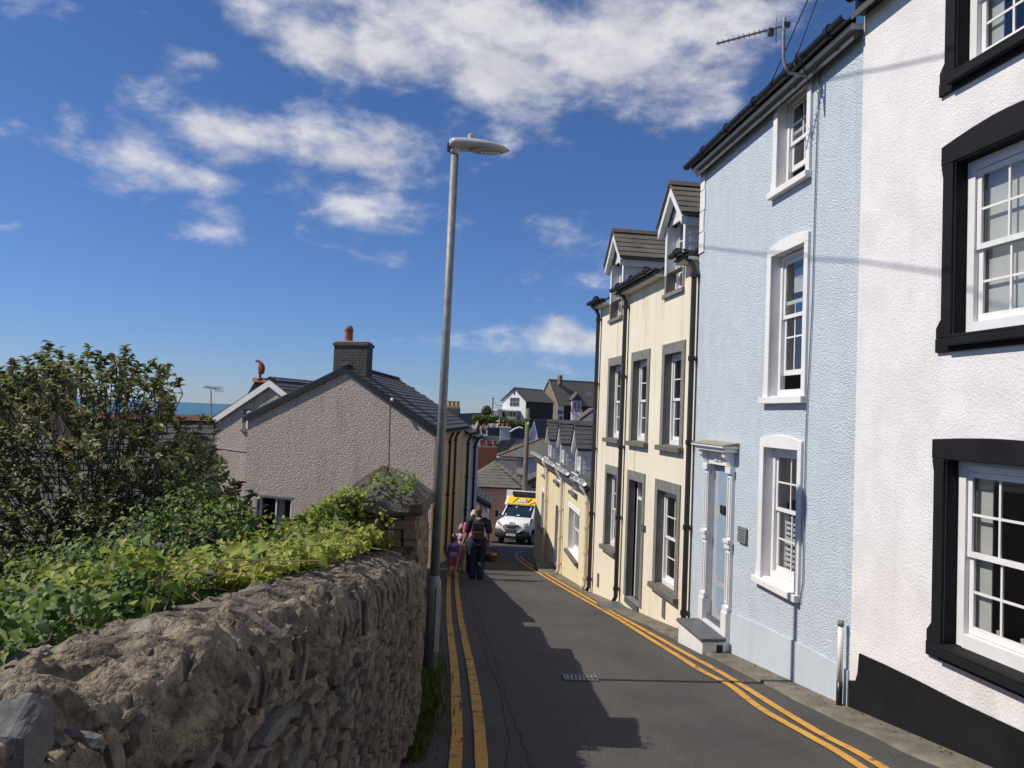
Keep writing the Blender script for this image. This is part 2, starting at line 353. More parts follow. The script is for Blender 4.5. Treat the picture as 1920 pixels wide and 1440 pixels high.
azl = math.degrees(atan2(L1[0]-L0[0], L1[1]-L0[1]))
lt = np.array([sin(radians(azl)), cos(radians(azl)), 0.]); ln_ = np.array([cos(radians(azl)), -sin(radians(azl)), 0.])
ULT = float(np.linalg.norm((L1-L0)[:2]))
def right_x(y):      # wall line of the right-hand houses
    if y < A0[1]: return A0[0] + WH.t[0]/WH.t[1]*(y-A0[1])
    if y < B0[1]: return A0[0] + BL.t[0]/BL.t[1]*(y-A0[1])
    if y < C0[1]: return B0[0] + CR.t[0]/CR.t[1]*(y-B0[1])
    if y < G1[1]: return C1[0] + TE.t[0]/TE.t[1]*(y-C1[1])
    return G1[0] + (y-G1[1])*0.55
def left_x(y):       # wall line on the left
    if y < 5.6: return -0.60 - 0.055*(5.6-y)
    if y < L0[1]: return -0.60 + (L0[0]+0.60)*((y-5.6)/(L0[1]-5.6))
    if y < L1[1]: return L0[0] + lt[0]/lt[1]*(y-L0[1])
    return L1[0] - (y-L1[1])*1.0
def gz(y):
    if y < 52: return -SLOPE*y
    return -SLOPE*52 - 0.05*(y-52) if y < 90 else -SLOPE*52-1.9
def terrain_z(x, y):
    base = gz(y) - 0.12
    left = left_x(min(max(y, -5), 60))
    d = max(0, left-0.35-x)
    base -= 0.55*sstep(0, .4, d) + 0.035*d
    base -= 0.10*max(0, y-70)*sstep(60, 120, y) * sstep(15, -20, x)
    # hill on the far side
    h = sstep(90, 185, y)*sstep(-32, -8, x)
    hz = -1.2 + 5*sstep(200, 330, y)
    base = base*(1-h) + hz*h
    coast = max(sstep(-60, -110, x-0.15*y), sstep(330, 420, y))
    return base*(1-coast) + (-30.0)*coast
def build_terrain():
    xs = np.unique(np.concatenate([np.linspace(-160, -12, 38), np.linspace(-12, 12, 60), np.linspace(12, 420, 50)]))
    ys = np.unique(np.concatenate([np.linspace(-20, 60, 110), np.linspace(60, 460, 80)]))
    vs = [(x, y, terrain_z(x, y)) for y in ys for x in xs]; n = len(xs); fs = []
    for j in range(len(ys)-1):
        for i in range(n-1): fs.append((j*n+i, j*n+i+1, (j+1)*n+i+1, (j+1)*n+i))
    mb = MB().add(vs, fs); o = mb.build('ground', m_dirt, smooth=True); tag(o, kind='structure')
    # sea
    ms = bpy.data.materials.new('sea_water'); ms.use_nodes = True; nt = ms.node_tree; b = nt.nodes['Principled BSDF']
    b.inputs['Roughness'].default_value = .38; b.inputs['Specular IOR Level'].default_value = .35
    geo = nt.nodes.new('ShaderNodeNewGeometry'); mp = nt.nodes.new('ShaderNodeVectorMath'); mp.operation = 'MULTIPLY'; mp.inputs[1].default_value = (.0006, .0035, 1)
    nz = nt.nodes.new('ShaderNodeTexNoise'); nz.inputs['Scale'].default_value = 1.0; nz.inputs['Detail'].default_value = 5
    r = nt.nodes.new('ShaderNodeMix'); r.data_type = 'RGBA'; r.inputs[6].default_value = (.018,.085,.15,1); r.inputs[7].default_value = (.045,.16,.20,1)
    mr = nt.nodes.new('ShaderNodeMapRange'); mr.inputs[1].default_value = .35; mr.inputs[2].default_value = .65
    L = nt.links; L.new(geo.outputs['Position'], mp.inputs[0]); L.new(mp.outputs[0], nz.inputs['Vector']); L.new(nz.outputs['Fac'], mr.inputs[0]); L.new(mr.outputs[0], r.inputs[0]); L.new(r.outputs[2], b.inputs['Base Color'])
    bp = nt.nodes.new('ShaderNodeBump'); bp.inputs['Strength'].default_value = .5; bp.inputs['Distance'].default_value = .6
    n2 = nt.nodes.new('ShaderNodeTexNoise'); n2.inputs['Scale'].default_value = .12; n2.inputs['Detail'].default_value = 4; L.new(geo.outputs['Position'], n2.inputs['Vector'])
    L.new(n2.outputs['Fac'], bp.inputs['Height']); L.new(bp.outputs[0], b.inputs['Normal'])
    mb = MB().poly([(-30000, -2000, -27), (30000, -2000, -27), (30000, 40000, -27), (-30000, 40000, -27)])
    tag(mb.build('sea', ms), kind='structure')
build_terrain()
def strip(fl, fr, ys, zo, mat_, name, parent=None, nx=6, kind='structure', crown=0.0):
    vs = []; fs = []; n = nx+1
    for y in ys:
        a, b = fl(y), fr(y)
        for i in range(n):
            k = i/nx; vs.append((a+(b-a)*k, y, gz(y)+zo+crown*(1-(2*k-1)**2)))
    for j in range(len(ys)-1):
        for i in range(nx): fs.append((j*n+i, j*n+i+1, (j+1)*n+i+1, (j+1)*n+i))
    o = MB().add(vs, fs).build(name, mat_, parent, smooth=True)
    if parent is None: tag(o, kind=kind)
    return o
YS = np.concatenate([np.linspace(-8, 30, 77), np.linspace(30.5, 52, 22)])
_UPX = ((976,1043),(985,1052),(1013,1070),(1059,1097),(1119,1132),(1172,1162),(1226,1192),(1296,1232),(1334,1252),(1389,1285),(1459,1329),(1546,1381),(1651,1438))
_LOX = ((988,1033),(972,1036),(967,1043),(979,1055),(1002,1070),(1045,1096),(1102,1129),(1155,1159),(1208,1192),(1279,1236),(1312,1257),(1369,1287),(1428,1331),(1520,1383),(1612,1438))
_up = [onroad(x, y) for x, y in _UPX]
def kerbw(y):
    xl = np.interp(y, [p[1] for p in _up[::-1]], [p[0] for p in _up[::-1]])
    return float(min(.34, max(.06, right_x(y)-xl-.13)))
ROAD = strip(lambda y: left_x(y)-0.6, lambda y: right_x(y)+(0.2 if y < 31 else 4), YS, 0.0, m_asph, 'road', nx=8)
def wob(y, s, a): return a*mnoise.noise(Vector((y*s, 3.7, 1.1)))
strip(lambda y: right_x(y)-kerbw(y)+wob(y, 1.7, .05), lambda y: right_x(y)+.25, np.linspace(-6, 29.6, 160), 0.026, m_pave, 'pavement', nx=3)
# kerb face so the pavement is a step
mbk = MB()
yy = np.linspace(-6, 29.6, 160)
for a, b in zip(yy[:-1], yy[1:]):
    xa = right_x(a)-kerbw(a)+wob(a, 1.7, .05); xb = right_x(b)-kerbw(b)+wob(b, 1.7, .05)
    mbk.poly([(xa, a, gz(a)+.026), (xa-.02, a, gz(a)-.02), (xb-.02, b, gz(b)-.02), (xb, b, gz(b)+.026)])
tag(mbk.build('kerb', m_pave), kind='structure')
# newer asphalt strip on the left half of the lane
def ribbon(pts, w, zo, mat_, name, parent, ww=None):
    P = [np.array(p, float) for p in pts]; out = []
    # catmull resample
    Q = []
    for i in range(len(P)-1):
        p0 = P[max(i-1, 0)]; p1 = P[i]; p2 = P[i+1]; p3 = P[min(i+2, len(P)-1)]
        n = max(3, int(np.linalg.norm(p2-p1)/.12)); n = min(n, 60)
        for k in range(n):
            t = k/n; Q.append(.5*((2*p1)+(-p0+p2)*t+(2*p0-5*p1+4*p2-p3)*t*t+(-p0+3*p1-3*p2+p3)*t**3))
    Q.append(P[-1]); vs = []; fs = []
    for i, q in enumerate(Q):
        t = Q[min(i+1, len(Q)-1)]-Q[max(i-1, 0)]; t = t[:2]/(np.linalg.norm(t[:2])+1e-9); nn = np.array([t[1], -t[0]])
        wl = w/2*(1+.10*mnoise.noise(Vector((i*.31, q[0], 0)))); wr = w/2*(1+.10*mnoise.noise(Vector((i*.31, q[0], 9))))
        a = q[:2]-nn*wl; b = q[:2]+nn*wr
        vs += [(a[0], a[1], gz(a[1])+zo), (b[0], b[1], gz(b[1])+zo)]
        if i: k = 2*i; fs.append((k-2, k-1, k+1, k))
    return MB().add(vs, fs).build(name, mat_, parent)
def rp(l): return [onroad(x, y) for x, y in l]
def z4(l): return [onroad(1000+x/2.909, 960+y/2.909) for x, y in l]
lane = strip(lambda y: left_x(y)+.72 + wob(y, .5, .12), lambda y: left_x(y)+1.12+wob(y, .8, .16)+.02*y, np.linspace(3.0, 26, 90), .004, m_patch, 'asphalt_patch', ROAD, nx=3)
_sm = rp([(1000,1440),(960,1330),(930,1240),(905,1170),(885,1110)]); _sj = []
for _a, _b in zip(_sm[:-1], _sm[1:]):
    for _k in range(9): _sj.append(_a+(_b-_a)*_k/9+np.array([random.uniform(-.025, .025), 0, 0]))
ribbon(_sj, .012, .009, m_seam, 'tar_seam', ROAD)
pA = onroad(853, 1440); pB = onroad(903, 1440)
ribbon([(pA[0]-.02, 3.2, 0)] + rp([(853,1440),(853,1270),(842,1156),(841.5,1090),(846,1066),(868,1047),(880,1036)]), .085, .010, m_yline, 'yellow_line', ROAD)
ribbon([(pB[0]+.02, 3.2, 0)] + rp([(903,1440),(886,1270),(863,1156),(856,1090),(860,1068),(875,1053),(884,1041)]), .085, .010, m_yline, 'yellow_line', ROAD)
ribbon(rp(_LOX) + [(rp(_LOX)[-1][0]+.04, 3.2, 0)], .078, .010, m_yline, 'yellow_line', ROAD)
ribbon(rp(_UPX) + [(rp(_UPX)[-1][0]+.04, 3.2, 0)], .078, .010, m_yline, 'yellow_line', ROAD)
# drain cover
dc = thing('drain_cover', 'worn metal drain cover set into the dark asphalt of the road', 'drain cover', onroad(1088, 1272))
dcp = onroad(1088, 1272); mb = MB(); sx, sy = .17, .13
e1 = np.array([1., 0, 0]); e2 = np.array([0., 1, -SLOPE])
def dq(a, b, c, d, h0, h1, M_): M_.box(dcp+e1*a+e2*c+np.array([0, 0, h0]), e1*(b-a), e2*(d-c), np.array([0, 0, h1-h0]))
dq(-sx, sx, -sy, -sy+.02, .004, .014, mb); dq(-sx, sx, sy-.02, sy, .004, .014, mb); dq(-sx, -sx+.02, -sy+.02, sy-.02, .004, .014, mb); dq(sx-.02, sx, -sy+.02, sy-.02, .004, .014, mb)
mb.build('frame', m_lead, dc)
for k in range(7):
    mb = MB(); a = -sx+.03+k*.041; dq(a, a+.026, -sy+.03, sy-.03, .004, .012, mb); mb.build('grate_bar', m_lead, dc)

# ------------------------------------------------------------------ building pieces
def wall_grid(F, u0, u1, zb, zt, holes, w=0.0, mb=None):
    """wall face with rectangular holes; zb(u), zt number"""
    mb = mb or MB(); us = sorted(set([u0, u1]+[h for H in holes for h in H[:2] if u0 < h < u1])); 
    for a, b in zip(us[:-1], us[1:]):
        c = (a+b)/2; hs = sorted([(H[2], H[3]) for H in holes if H[0] <= c <= H[1]]); z = None; lo_a, lo_b = zb(a), zb(b)
        segs = []; cur = None
        for (h0, h1) in hs: segs.append((cur, h0)); cur = h1
        segs.append((cur, zt))
        for (s0, s1) in segs:
            if s0 is not None and s1-s0 < 1e-4: continue
            za, zb_ = (lo_a, lo_b) if s0 is None else (s0, s0)
            mb.poly([F.W(a, za, w), F.W(a, s1, w), F.W(b, s1, w), F.W(b, zb_, w)])
    return mb
def reveals(F, mb, H, d, bottom=True):
    u0, u1, z0, z1 = H
    mb.poly([F.W(u0, z0, 0), F.W(u0, z1, 0), F.W(u0, z1, -d), F.W(u0, z0, -d)])
    mb.poly([F.W(u1, z0, 0), F.W(u1, z0, -d), F.W(u1, z1, -d), F.W(u1, z1, 0)])
    mb.poly([F.W(u0, z1, 0), F.W(u1, z1, 0), F.W(u1, z1, -d), F.W(u0, z1, -d)])
    if bottom: mb.poly([F.W(u0, z0, 0), F.W(u0, z0, -d), F.W(u1, z0, -d), F.W(u1, z0, 0)])
    return mb
def interior(F, H, d, parent, depth=.8):
    u0, u1, z0, z1 = H; e = .06; mb = MB(); u0 -= e; u1 += e; z0 -= e; z1 += e
    a, b = -d-.07, -d-depth
    mb.poly([F.W(u0, z0, b), F.W(u0, z1, b), F.W(u1, z1, b), F.W(u1, z0, b)])
    for p, q in (((u0, z0), (u0, z1)), ((u1, z1), (u1, z0)), ((u0, z1), (u1, z1)), ((u1, z0), (u0, z0))):
        mb.poly([F.W(*p, a), F.W(*q, a), F.W(*q, b), F.W(*p, b)])
    mb.build('room_interior', m_int, parent)
def sash(F, parent, H, d, cols, rt, rb, split=.5, fm=None, fr=.05, open_=0.0, gap=0, label=None, panes=True, depth=.8, bar=.018, colsb=None):
    """a sliding sash window set back d in hole H: window > sash, pane"""
    fm = fm or m_wpaint; u0, u1, z0, z1 = H; colsb = colsb or cols
    mb = MB(); fb = fr*1.3
    F.box(mb, u0, u0+fr, z0, z1, -d-.06, -d); F.box(mb, u1-fr, u1, z0, z1, -d-.06, -d)
    F.box(mb, u0+fr, u1-fr, z1-fr, z1, -d-.06, -d-.001); F.box(mb, u0+fr, u1-fr, z0, z0+fb, -d-.06, -d+.015)
    win = mb.build('window', fm, parent)
    if label: win['label'] = label
    zm = z0 + (z1-z0)*split; iu0, iu1 = u0+fr+.004, u1-fr-.004
    for k, (s0, s1, rows, wo) in enumerate(((zm-.02, z1-fr-.004, rt, -.018), (z0+fb+.004+open_, zm+.02+open_, rb, -.040))):
        if rows <= 0: continue
        mb = MB(); st = .042; w0, w1 = -d+wo-.02, -d+wo; cc = cols if k == 0 else colsb
        F.box(mb, iu0, iu0+st, s0, s1, w0, w1); F.box(mb, iu1-st, iu1, s0, s1, w0, w1)
        F.box(mb, iu0+st, iu1-st, s1-st, s1, w0, w1-.001); F.box(mb, iu0+st, iu1-st, s0, s0+st*(1.4 if k else 1), w0, w1-.001)
        gu0, gu1, gz0, gz1 = iu0+st, iu1-st, s0+st*(1.4 if k else 1), s1-st
        for i in range(1, cc): c = gu0+(gu1-gu0)*i/cc; F.box(mb, c-bar/2, c+bar/2, gz0, gz1, w0+.002, w1-.003)
        for j in range(1, rows): c = gz0+(gz1-gz0)*j/rows; F.box(mb, gu0, gu1, c-bar/2, c+bar/2, w0+.003, w1-.0045)
        mb.build('upper_sash' if k == 0 else 'lower_sash', fm, win)
        if panes:
            for i in range(cc):
                for j in range(rows):
                    a = gu0+(gu1-gu0)*i/cc; b = gu0+(gu1-gu0)*(i+1)/cc; c = gz0+(gz1-gz0)*j/rows; e = gz0+(gz1-gz0)*(j+1)/rows
                    mp = MB(); t = (random.random()-.5)*.004; w = (w0+w1)/2
                    mp.poly([F.W(a, c, w+t), F.W(a, e, w-t), F.W(b, e, w-t), F.W(b, c, w+t)]); mp.build('pane', m_glass, win)
    if depth: interior(F, H, d, parent, depth)
    return win
def pipe(F, parent, u, z0, z1, mat_, r=.036, w=.07, swan=None, name='downpipe', clips=3):
    pts = [F.W(u, z0, w+.05), F.W(u, z0+.10, w), F.W(u, z1-.25, w)]
    if swan: pts += [F.W(u+swan*.5, z1-.12, w+.05), F.W(u+swan, z1-.04, w+.12), F.W(u+swan, z1+.05, w+.12)]
    else: pts.append(F.W(u, z1, w))
    o = MB().tube(pts, r, 8).build(name, mat_, parent, smooth=True)
    for k in range(clips): 
        mb = MB(); z = z0+.25+(z1-z0-.6)*k/max(1, clips-1); mb.tube([F.W(u, z-.035, w), F.W(u, z+.035, w)], r*1.28, 8); F.box(mb, u-.06, u+.06, z-.012, z+.012, .004, w-.02); mb.build('pipe_collar', mat_, o)
    return o
def slate_field(parent, o, eu, ev, nu, length, width, sw, exp, mat_, cap=300, thick=.012, lap=1.9, jit=.01, nm='slate', clip=None, prefer=None):
    """slates laid on the plane o + eu*u + ev*v (ev up the slope); the largest in view are parts, the rest one joined part"""
    o, eu, ev = (np.asarray(q, float) for q in (o, eu, ev)); nrm = np.cross(eu, ev); nrm /= np.linalg.norm(nrm)
    if nrm[2] < 0: nrm = -nrm
    L_ = exp*lap; mb = MB().box((0, 0, 0), (sw*.985, 0, 0), (0, L_, 0), (0, 0, thick)); mesh = mb.mesh(nm); mesh.materials.append(mat_)
    tilt = thick*1.15/exp
    items = []
    rows = int(width/exp)+1; n = int(length/sw)+1
    for r in range(rows):
        off = -sw*.5 if r % 2 else 0
        for c in range(n+1):
            u = off+c*sw; v = r*exp
            if u > length-.02 or u+sw < .02 or v > width-.03: continue
            ua, ub = max(0, u), min(length, u+sw)
            if clip and not clip((ua+ub)/2, v+exp/2): continue
            items.append((ua, ub-ua, v, min(L_, width-v+.0)))
    def xf(it):
        ua, w_, v, l_ = it
        j = (random.random()-.5)*2*jit; j2 = (random.random()-.5)*.35*thick
        X = eu*(w_/sw); d = ev*cos(tilt)-nrm*sin(tilt); Y = d*(l_/L_)+eu*j*.3; Z = np.cross(eu, d); Z = Z if Z @ nrm > 0 else -Z
        p = o+eu*ua+ev*(v+j*.5)+nrm*(.004+thick*1.05+j2+random.random()*.002)
        return np.array([[X[0], Y[0], Z[0], p[0]], [X[1], Y[1], Z[1], p[1]], [X[2], Y[2], Z[2], p[2]], [0, 0, 0, 1]])
    if len(items) > cap:
        key = lambda it: np.linalg.norm(o+eu*it[0]+ev*it[2]-CAM)
        items.sort(key=key)
    for it in items[:cap]: mkobj(nm, mesh, mat_, parent, M=Matrix(xf(it).tolist()))
    if len(items) > cap:
        mr = MB(); base = np.array([list(q)+[1] for q in mb.v])
        for it in items[cap:]: mr.add((xf(it) @ base.T).T[:, :3], mb.f)
        tag(mr.build('slates', mat_, parent), kind='stuff')
def gutter(F, parent, u0, u1, z, w=.10, mat_=None, r=.055):
    mat_ = mat_ or m_gut; mb = MB(); k = 8; n = 2
    vs = []; fs = []
    for u in (u0, u1):
        for j in range(k+1): a = pi+pi*j/k; vs.append(F.W(u, z+r*sin(a), w+r*cos(a)))
        for j in range(k, -1, -1): a = pi+pi*j/k; vs.append(F.W(u, z+(r-.008)*sin(a)+.001, w+(r-.008)*cos(a)))
    m = 2*(k+1)
    for j in range(m): fs.append((j, (j+1) % m, m+(j+1) % m, m+j))
    fs.append(tuple(range(m))); fs.append(tuple(range(2*m-1, m-1, -1)))
    mb.add(vs, fs)
    for u in np.arange(u0+.3, u1-.1, .85): mb.tube([F.W(u-.03, z-.004, w), F.W(u+.03, z-.004, w)], r*1.12, 10)
    return mb.build('gutter', mat_, parent)
def body(F, u0, u1, zb, ze, depth, rise, parent, mw_, mr_, ends=(True, True), w=0, gable=True, over=.12):
    """side walls, back wall and a pitched roof slab behind a facade; ridge runs along u"""
    mb = MB(); half = depth/2
    for u, on in ((u0, ends[0]), (u1, ends[1])):
        if on: mb.poly([F.W(u, zb, w-.002), F.W(u, ze, w-.002), F.W(u, ze+rise, w-half), F.W(u, ze, w-depth), F.W(u, zb, w-depth)])
    mb.poly([F.W(u0, zb, w-depth), F.W(u1, zb, w-depth), F.W(u1, ze, w-depth), F.W(u0, ze, w-depth)])
    mb.build('side_wall', mw_, parent)
    mb = MB(); th = .06; k = rise/half
    for s in (1, -1):
        a = w+over if s == 1 else w-depth-over
        za = ze-k*over; b = w-half
        mb.prism([F.W(u0, za, a), F.W(u0, ze+rise, b), F.W(u0, ze+rise-th, b), F.W(u0, za-th, a)], F.t*(u1-u0))
    return mb.build('roof', mr_, parent)

# ------------------------------------------------------------------ white house
def P4(F, l, r, t, b):      # pixel of left/right edge (mid height), top and bottom at the left edge -> hole; left = far
    ua = F.uz(*l)[0]; ub = F.uz(*r)[0]; return (min(ua, ub), max(ua, ub), F.uz(*b)[1], F.uz(*t)[1])
def white_house():
    F = WH; T = thing('white_house', 'white roughcast house with black painted window surrounds and black base', 'house', F.W(-3, gz(4)))
    U0 = -9.0; ze = 5.52
    H = []
    uf = F.uz(1772, 1050)[0]; z0 = F.uz(1775, 1213)[1]; z1 = F.uz(1778, 862)[1]; W_w = 1.02
    H.append((uf-W_w, uf, z0, z1))
    uf2 = F.uz(1790, 470)[0]; H.append((uf2-W_w, uf2, F.uz(1790, 632)[1], F.uz(1790, 305)[1]))
    uf3 = F.uz(1795, 90)[0]; H.append((uf3-W_w, uf3, F.uz(1795, 142)[1], F.uz(1795, 142)[1]+1.15))
    zb = lambda u: gz(F.W(u, 0)[1])-.1
    mb = wall_grid(F, U0, 0, zb, ze, H); mb.build('wall', m_white, T)
    for k, h in enumerate(H):
        reveals(F, MB(), h, .10).build('reveal', m_black, T)
        u0, u1, a, b = h; e = .13
        # black surround with shouldered feet and a slightly arched head
        mb = MB(); pr = .028
        def pz(pts): mb.prism([F.W(u, z, 0.001) for u, z in pts], F.n*pr)
        pz([(u1, a), (u1+e*.82, a), (u1+e*.82, b), (u1, b)])
        pz([(u0-e*.82, a), (u0, a), (u0, b), (u0-e*.82, b)])
        rise = .07 if k else .025
        top = [(u0-e, b), (u1+e, b), (u1+e, b+.15)] + [(u0-e+(u1-u0+2*e)*(1-t), b+.15+rise*sin(pi*t)) for t in (.12, .25, .4, .5, .6, .75, .88)] + [(u0-e, b+.15)]
        pz(top)
        pz([(u0-e, a-.11), (u1+e*1.25, a-.11), (u1+e*1.25, a+.0), (u0-e, a+.0)])
        mb.prism([F.W(u1+e*.82, a, .001), F.W(u1+e*1.22, a, .001), F.W(u1+e*1.22, a+.08, .001), F.W(u1+e*.82, a+.15, .001)], F.n*(pr-.002))
        mb.prism([F.W(u1+e*.82, b, .001), F.W(u1+e*1.0, b, .001), F.W(u1+e*.82, b-.12, .001)], F.n*(pr-.002))
        mb.build('window_surround', m_black, T, bevel=.008)
        ms = MB(); F.box(ms, u0-.02, u1+.02, a-.07, a-.012, pr+.002, .085); F.box(ms, u0+.002, u1-.002, a-.012, a+.012, -.09, .08)
        ms.build('sill', m_black, T, bevel=.006)
        win = sash(F, T, (u0+.002, u1-.002, a+.013, b-.002), .10, 3, 2, 2, .5, fr=.075, depth=1.0)
        if k == 1:
            mbb = MB(); F.box(mbb, u0+.05, u1-.05, a+.05, b-.05, -.20, -.19); mbb.build('blind', m_blind, win)
        if k != 1:
            mbb = MB(); F.box(mbb, u1-.24, u1-.06, a+.05, b-.05, -.20, -.19); mbb.build('curtain', m_blind, win)
        if k == 0:
            mv = MB(); F.box(mv, u0+.35, u1-.16, b-.055, b-.03, -.099, -.075); mv.build('vent', m_wpaint, win)
            for q in range(3): c = u1-.25-.22*q; MB().lathe(F.W(c, a+.05, -.25), [(.03, 0), (.04, .05), (.02, .10), (.025, .13)], 8).build('ornament', m_wstone, win)
    # black painted base, its top edge running level with the street
    pts = [(0-.004, zb(0)), (0-.004, F.uz(1598, 1278)[1])]
    pts += [F.uz(1606, 1276), F.uz(1610, 1262), F.uz(1613, 1225), F.uz(1660, 1246), F.uz(1720, 1275), F.uz(1800, 1316), F.uz(1920, 1372)]
    pts += [(-4.4, F.uz(1920, 1372)[1]+.28), (U0, F.uz(1920, 1372)[1]+.9), (U0, zb(U0))]
    MB().prism([F.W(u, z, .001) for u, z in pts], F.n*.012).build('painted_base', m_black, T)
    gutter(F, T, U0, -.02, ze+.06, .17, r=.06)
    mb = MB(); F.box(mb, U0, -.004, ze-.10, ze+.09, .002, .10); mb.build('fascia', m_gut, T)
    mb = MB(); F.box(mb, -.34, -.03, ze+.02, ze+.11, .11, .24); mb.build('gutter_end_cap', m_lead, T)
    body(F, U0, -.003, -2, ze, 7, 2.4, T, m_white, m_slate, over=.14)
white_house()

# ------------------------------------------------------------------ blue house
def blue_house():
    F = BL; T = thing('blue_house', 'pale blue roughcast house with white window surrounds and white door surround', 'house', F.W(2, gz(9)))
    ze = 5.32; zb = lambda u: gz(F.W(u, 0)[1])-.1
    H = [P4(F, (1433, 950), (1497, 950), (1433, 838), (1433, 1083)),
         P4(F, (1447, 600), (1509, 600), (1449, 483), (1443, 745)),
         P4(F, (1461, 270), (1516, 250), (1470, 205), (1456, 360))]
    H[2] = (H[2][0], H[2][1], H[2][2], ze-.02)
    ud0 = F.uz(1368, 1000)[0]; ud1 = F.uz(1331, 1000)[0]; zd0 = F.uz(1345, 1165)[1]; zd1 = F.uz(1345, 868)[1]
    DH = (ud0, ud1, zd0, zd1)
    wall_grid(F, 0, ULB, zb, ze, H+[DH]).build('wall', m_blue, T)
    for k, h in enumerate(H):
        u0, u1, a, b = h; e = .105; pr = .03
        reveals(F, MB(), h, .09).build('reveal', m_wstone, T)
        mb = MB()
        def pz(pts): mb.prism([F.W(u, z, .001) for u, z in pts], F.n*pr)
        pz([(u0-e*.8, a), (u0, a), (u0, b), (u0-e*.8, b)])
        if k == 2: mb.build('window_surround', m_wstone, T, bevel=.006); mb = MB()
        pz([(u1, a), (u1+e, a), (u1+e, b), (u1, b)])
        if k < 2: pz([(u0-e*.8, b), (u1+e, b), (u1+e, b+.10)]+[(u0+(u1-u0)*(1-t), b+.10+.035*sin(pi*t)+.015) for t in (.1, .3, .5, .7, .9)]+[(u0-e*.8, b+.10)])
        mb.prism([F.W(u1+e, a, .001), F.W(u1+e*1.35, a, .001), F.W(u1+e*1.35, a+.10, .001), F.W(u1+e, a+.16, .001)], F.n*(pr-.003))
        mb.build('window_surround', m_wstone, T, bevel=.006)
        ms = MB(); F.box(ms, u0-e*.9, u1+e*1.35, a-.075, a-.002, .001, .075); F.box(ms, u0+.002, u1-.002, a-.03, a+.012, -.08, .0005); ms.build('sill', m_wstone, T, bevel=.006)
        hh = (u0+.002, u1-.002, a+.013, b-.002)
        if k == 0:
            win = sash(F, T, hh, .09, 2, 2, 2, .53, fr=.055, depth=.9)
            ml = MB()
            for q in range(11): z = a+.10+q*.058; F.box(ml, u0+.12, u1-.12, z, z+.030, -.23, -.205)
            F.box(ml, u0+.07, u0+.12, a+.06, a+.75, -.23, -.205); F.box(ml, u1-.12, u1-.07, a+.06, a+.75, -.23, -.205)
            ml.build('louvred_shutter', m_wpaint, win)
        elif k == 1:
            win = sash(F, T, hh, .09, 1, 1, 2, .56, fr=.055, depth=.9, open_=.16, colsb=3)
            ml = MB().prism([F.W(u0+.06, b-.10, -.22), F.W(u1-.10, b-.16, -.22), F.W(u1-.14, b-.42, -.20), F.W(u0+.05, b-.46, -.20)], F.n*.01); ml.build('blind', m_blind, win)
            mv = MB(); F.box(mv, u0+.2, u1-.2, b-.045, b-.02, -.089, -.07); mv.build('vent', m_wpaint, win)
        else:
            win = sash(F, T, hh, .09, 2, 2, 1, .50, fr=.055, depth=.9, open_=.12)
    # smooth painted base
    zt = [F.uz(1372, 1148)[1], F.uz(1440, 1178)[1], F.uz(1500, 1206)[1], F.uz(1560, 1238)[1], F.uz(1592, 1257)[1]]
    ua = [F.uz(1372, 1148)[0], F.uz(1440, 1178)[0], F.uz(1500, 1206)[0], F.uz(1560, 1238)[0], .005]
    pts = list(zip(ua, zt)) + [(.005, zb(0)), (ua[0], zb(ua[0]))]
    MB().prism([F.W(u, z, .001) for u, z in pts], F.n*.018).build('painted_base', m_bluep, T)
    # quoins at the far top corner
    zq = ze-.03
    for k in range(4):
        mb = MB(); F.box(mb, ULB-(.20 if k % 2 else .17), ULB-.004, zq-.31*(k+1)+.012, zq-.31*k, .001, .02); mb.build('quoin', m_wstone, T, bevel=.005)
    # eaves
    mb = MB(); F.box(mb, .0, ULB+.10, ze-.02, ze+.03, .001, .12); mb.build('soffit', m_wpaint, T)
    mb = MB(); F.box(mb, .0, ULB+.12, ze+.031, ze+.10, .08, .125); mb.build('fascia', m_gut, T)
    gutter(F, T, -.02, ULB+.16, ze+.085, .185, r=.058)
    body(F, 0.004, ULB-.002, -3, ze, 7, 2.4, T, m_blue, m_slate, over=.10)
    # ---- door and its surround
    reveals(F, MB(), DH, .08).build('door_reveal', m_wpaint, T)
    mb = MB(); F.box(mb, ud0+.003, ud1-.003, zd0+.003, zd1-.003, -.09, -.05); D = mb.build('door', m_door, T)
    cw = (ud1-ud0); cu = (ud0+ud1)/2
    for (f0, f1) in ((.70, .97), (.255, .68), (.045, .215)):
        za = zd0+(zd1-zd0)*f0; zc = zd0+(zd1-zd0)*f1; hw = cw*.27; c = .05
        o8 = [(-hw+c, za), (hw-c, za), (hw-c, za+c), (hw, za+c), (hw, zc-c), (hw-c, zc-c), (hw-c, zc), (-hw+c, zc), (-hw+c, zc-c), (-hw, zc-c), (-hw, za+c), (-hw+c, za+c)]
        MB().prism([F.W(cu+x, z, -.049) for x, z in o8], F.n*.008).build('glass_panel', m_fglass, D)
    mb = MB(); F.box(mb, cu-.10, cu+.06, zd0+(zd1-zd0)*.685-.01, zd0+(zd1-zd0)*.685+.10, -.048, -.015); mb.build('letter_box', m_gut, D, bevel=.01)
    mb = MB(); F.box(mb, ud0+.003, ud1-.003, zd0-.05, zd0+.002, -.045, .02); mb.build('threshold', m_stepsl, T)
    zg = zb(ud0)
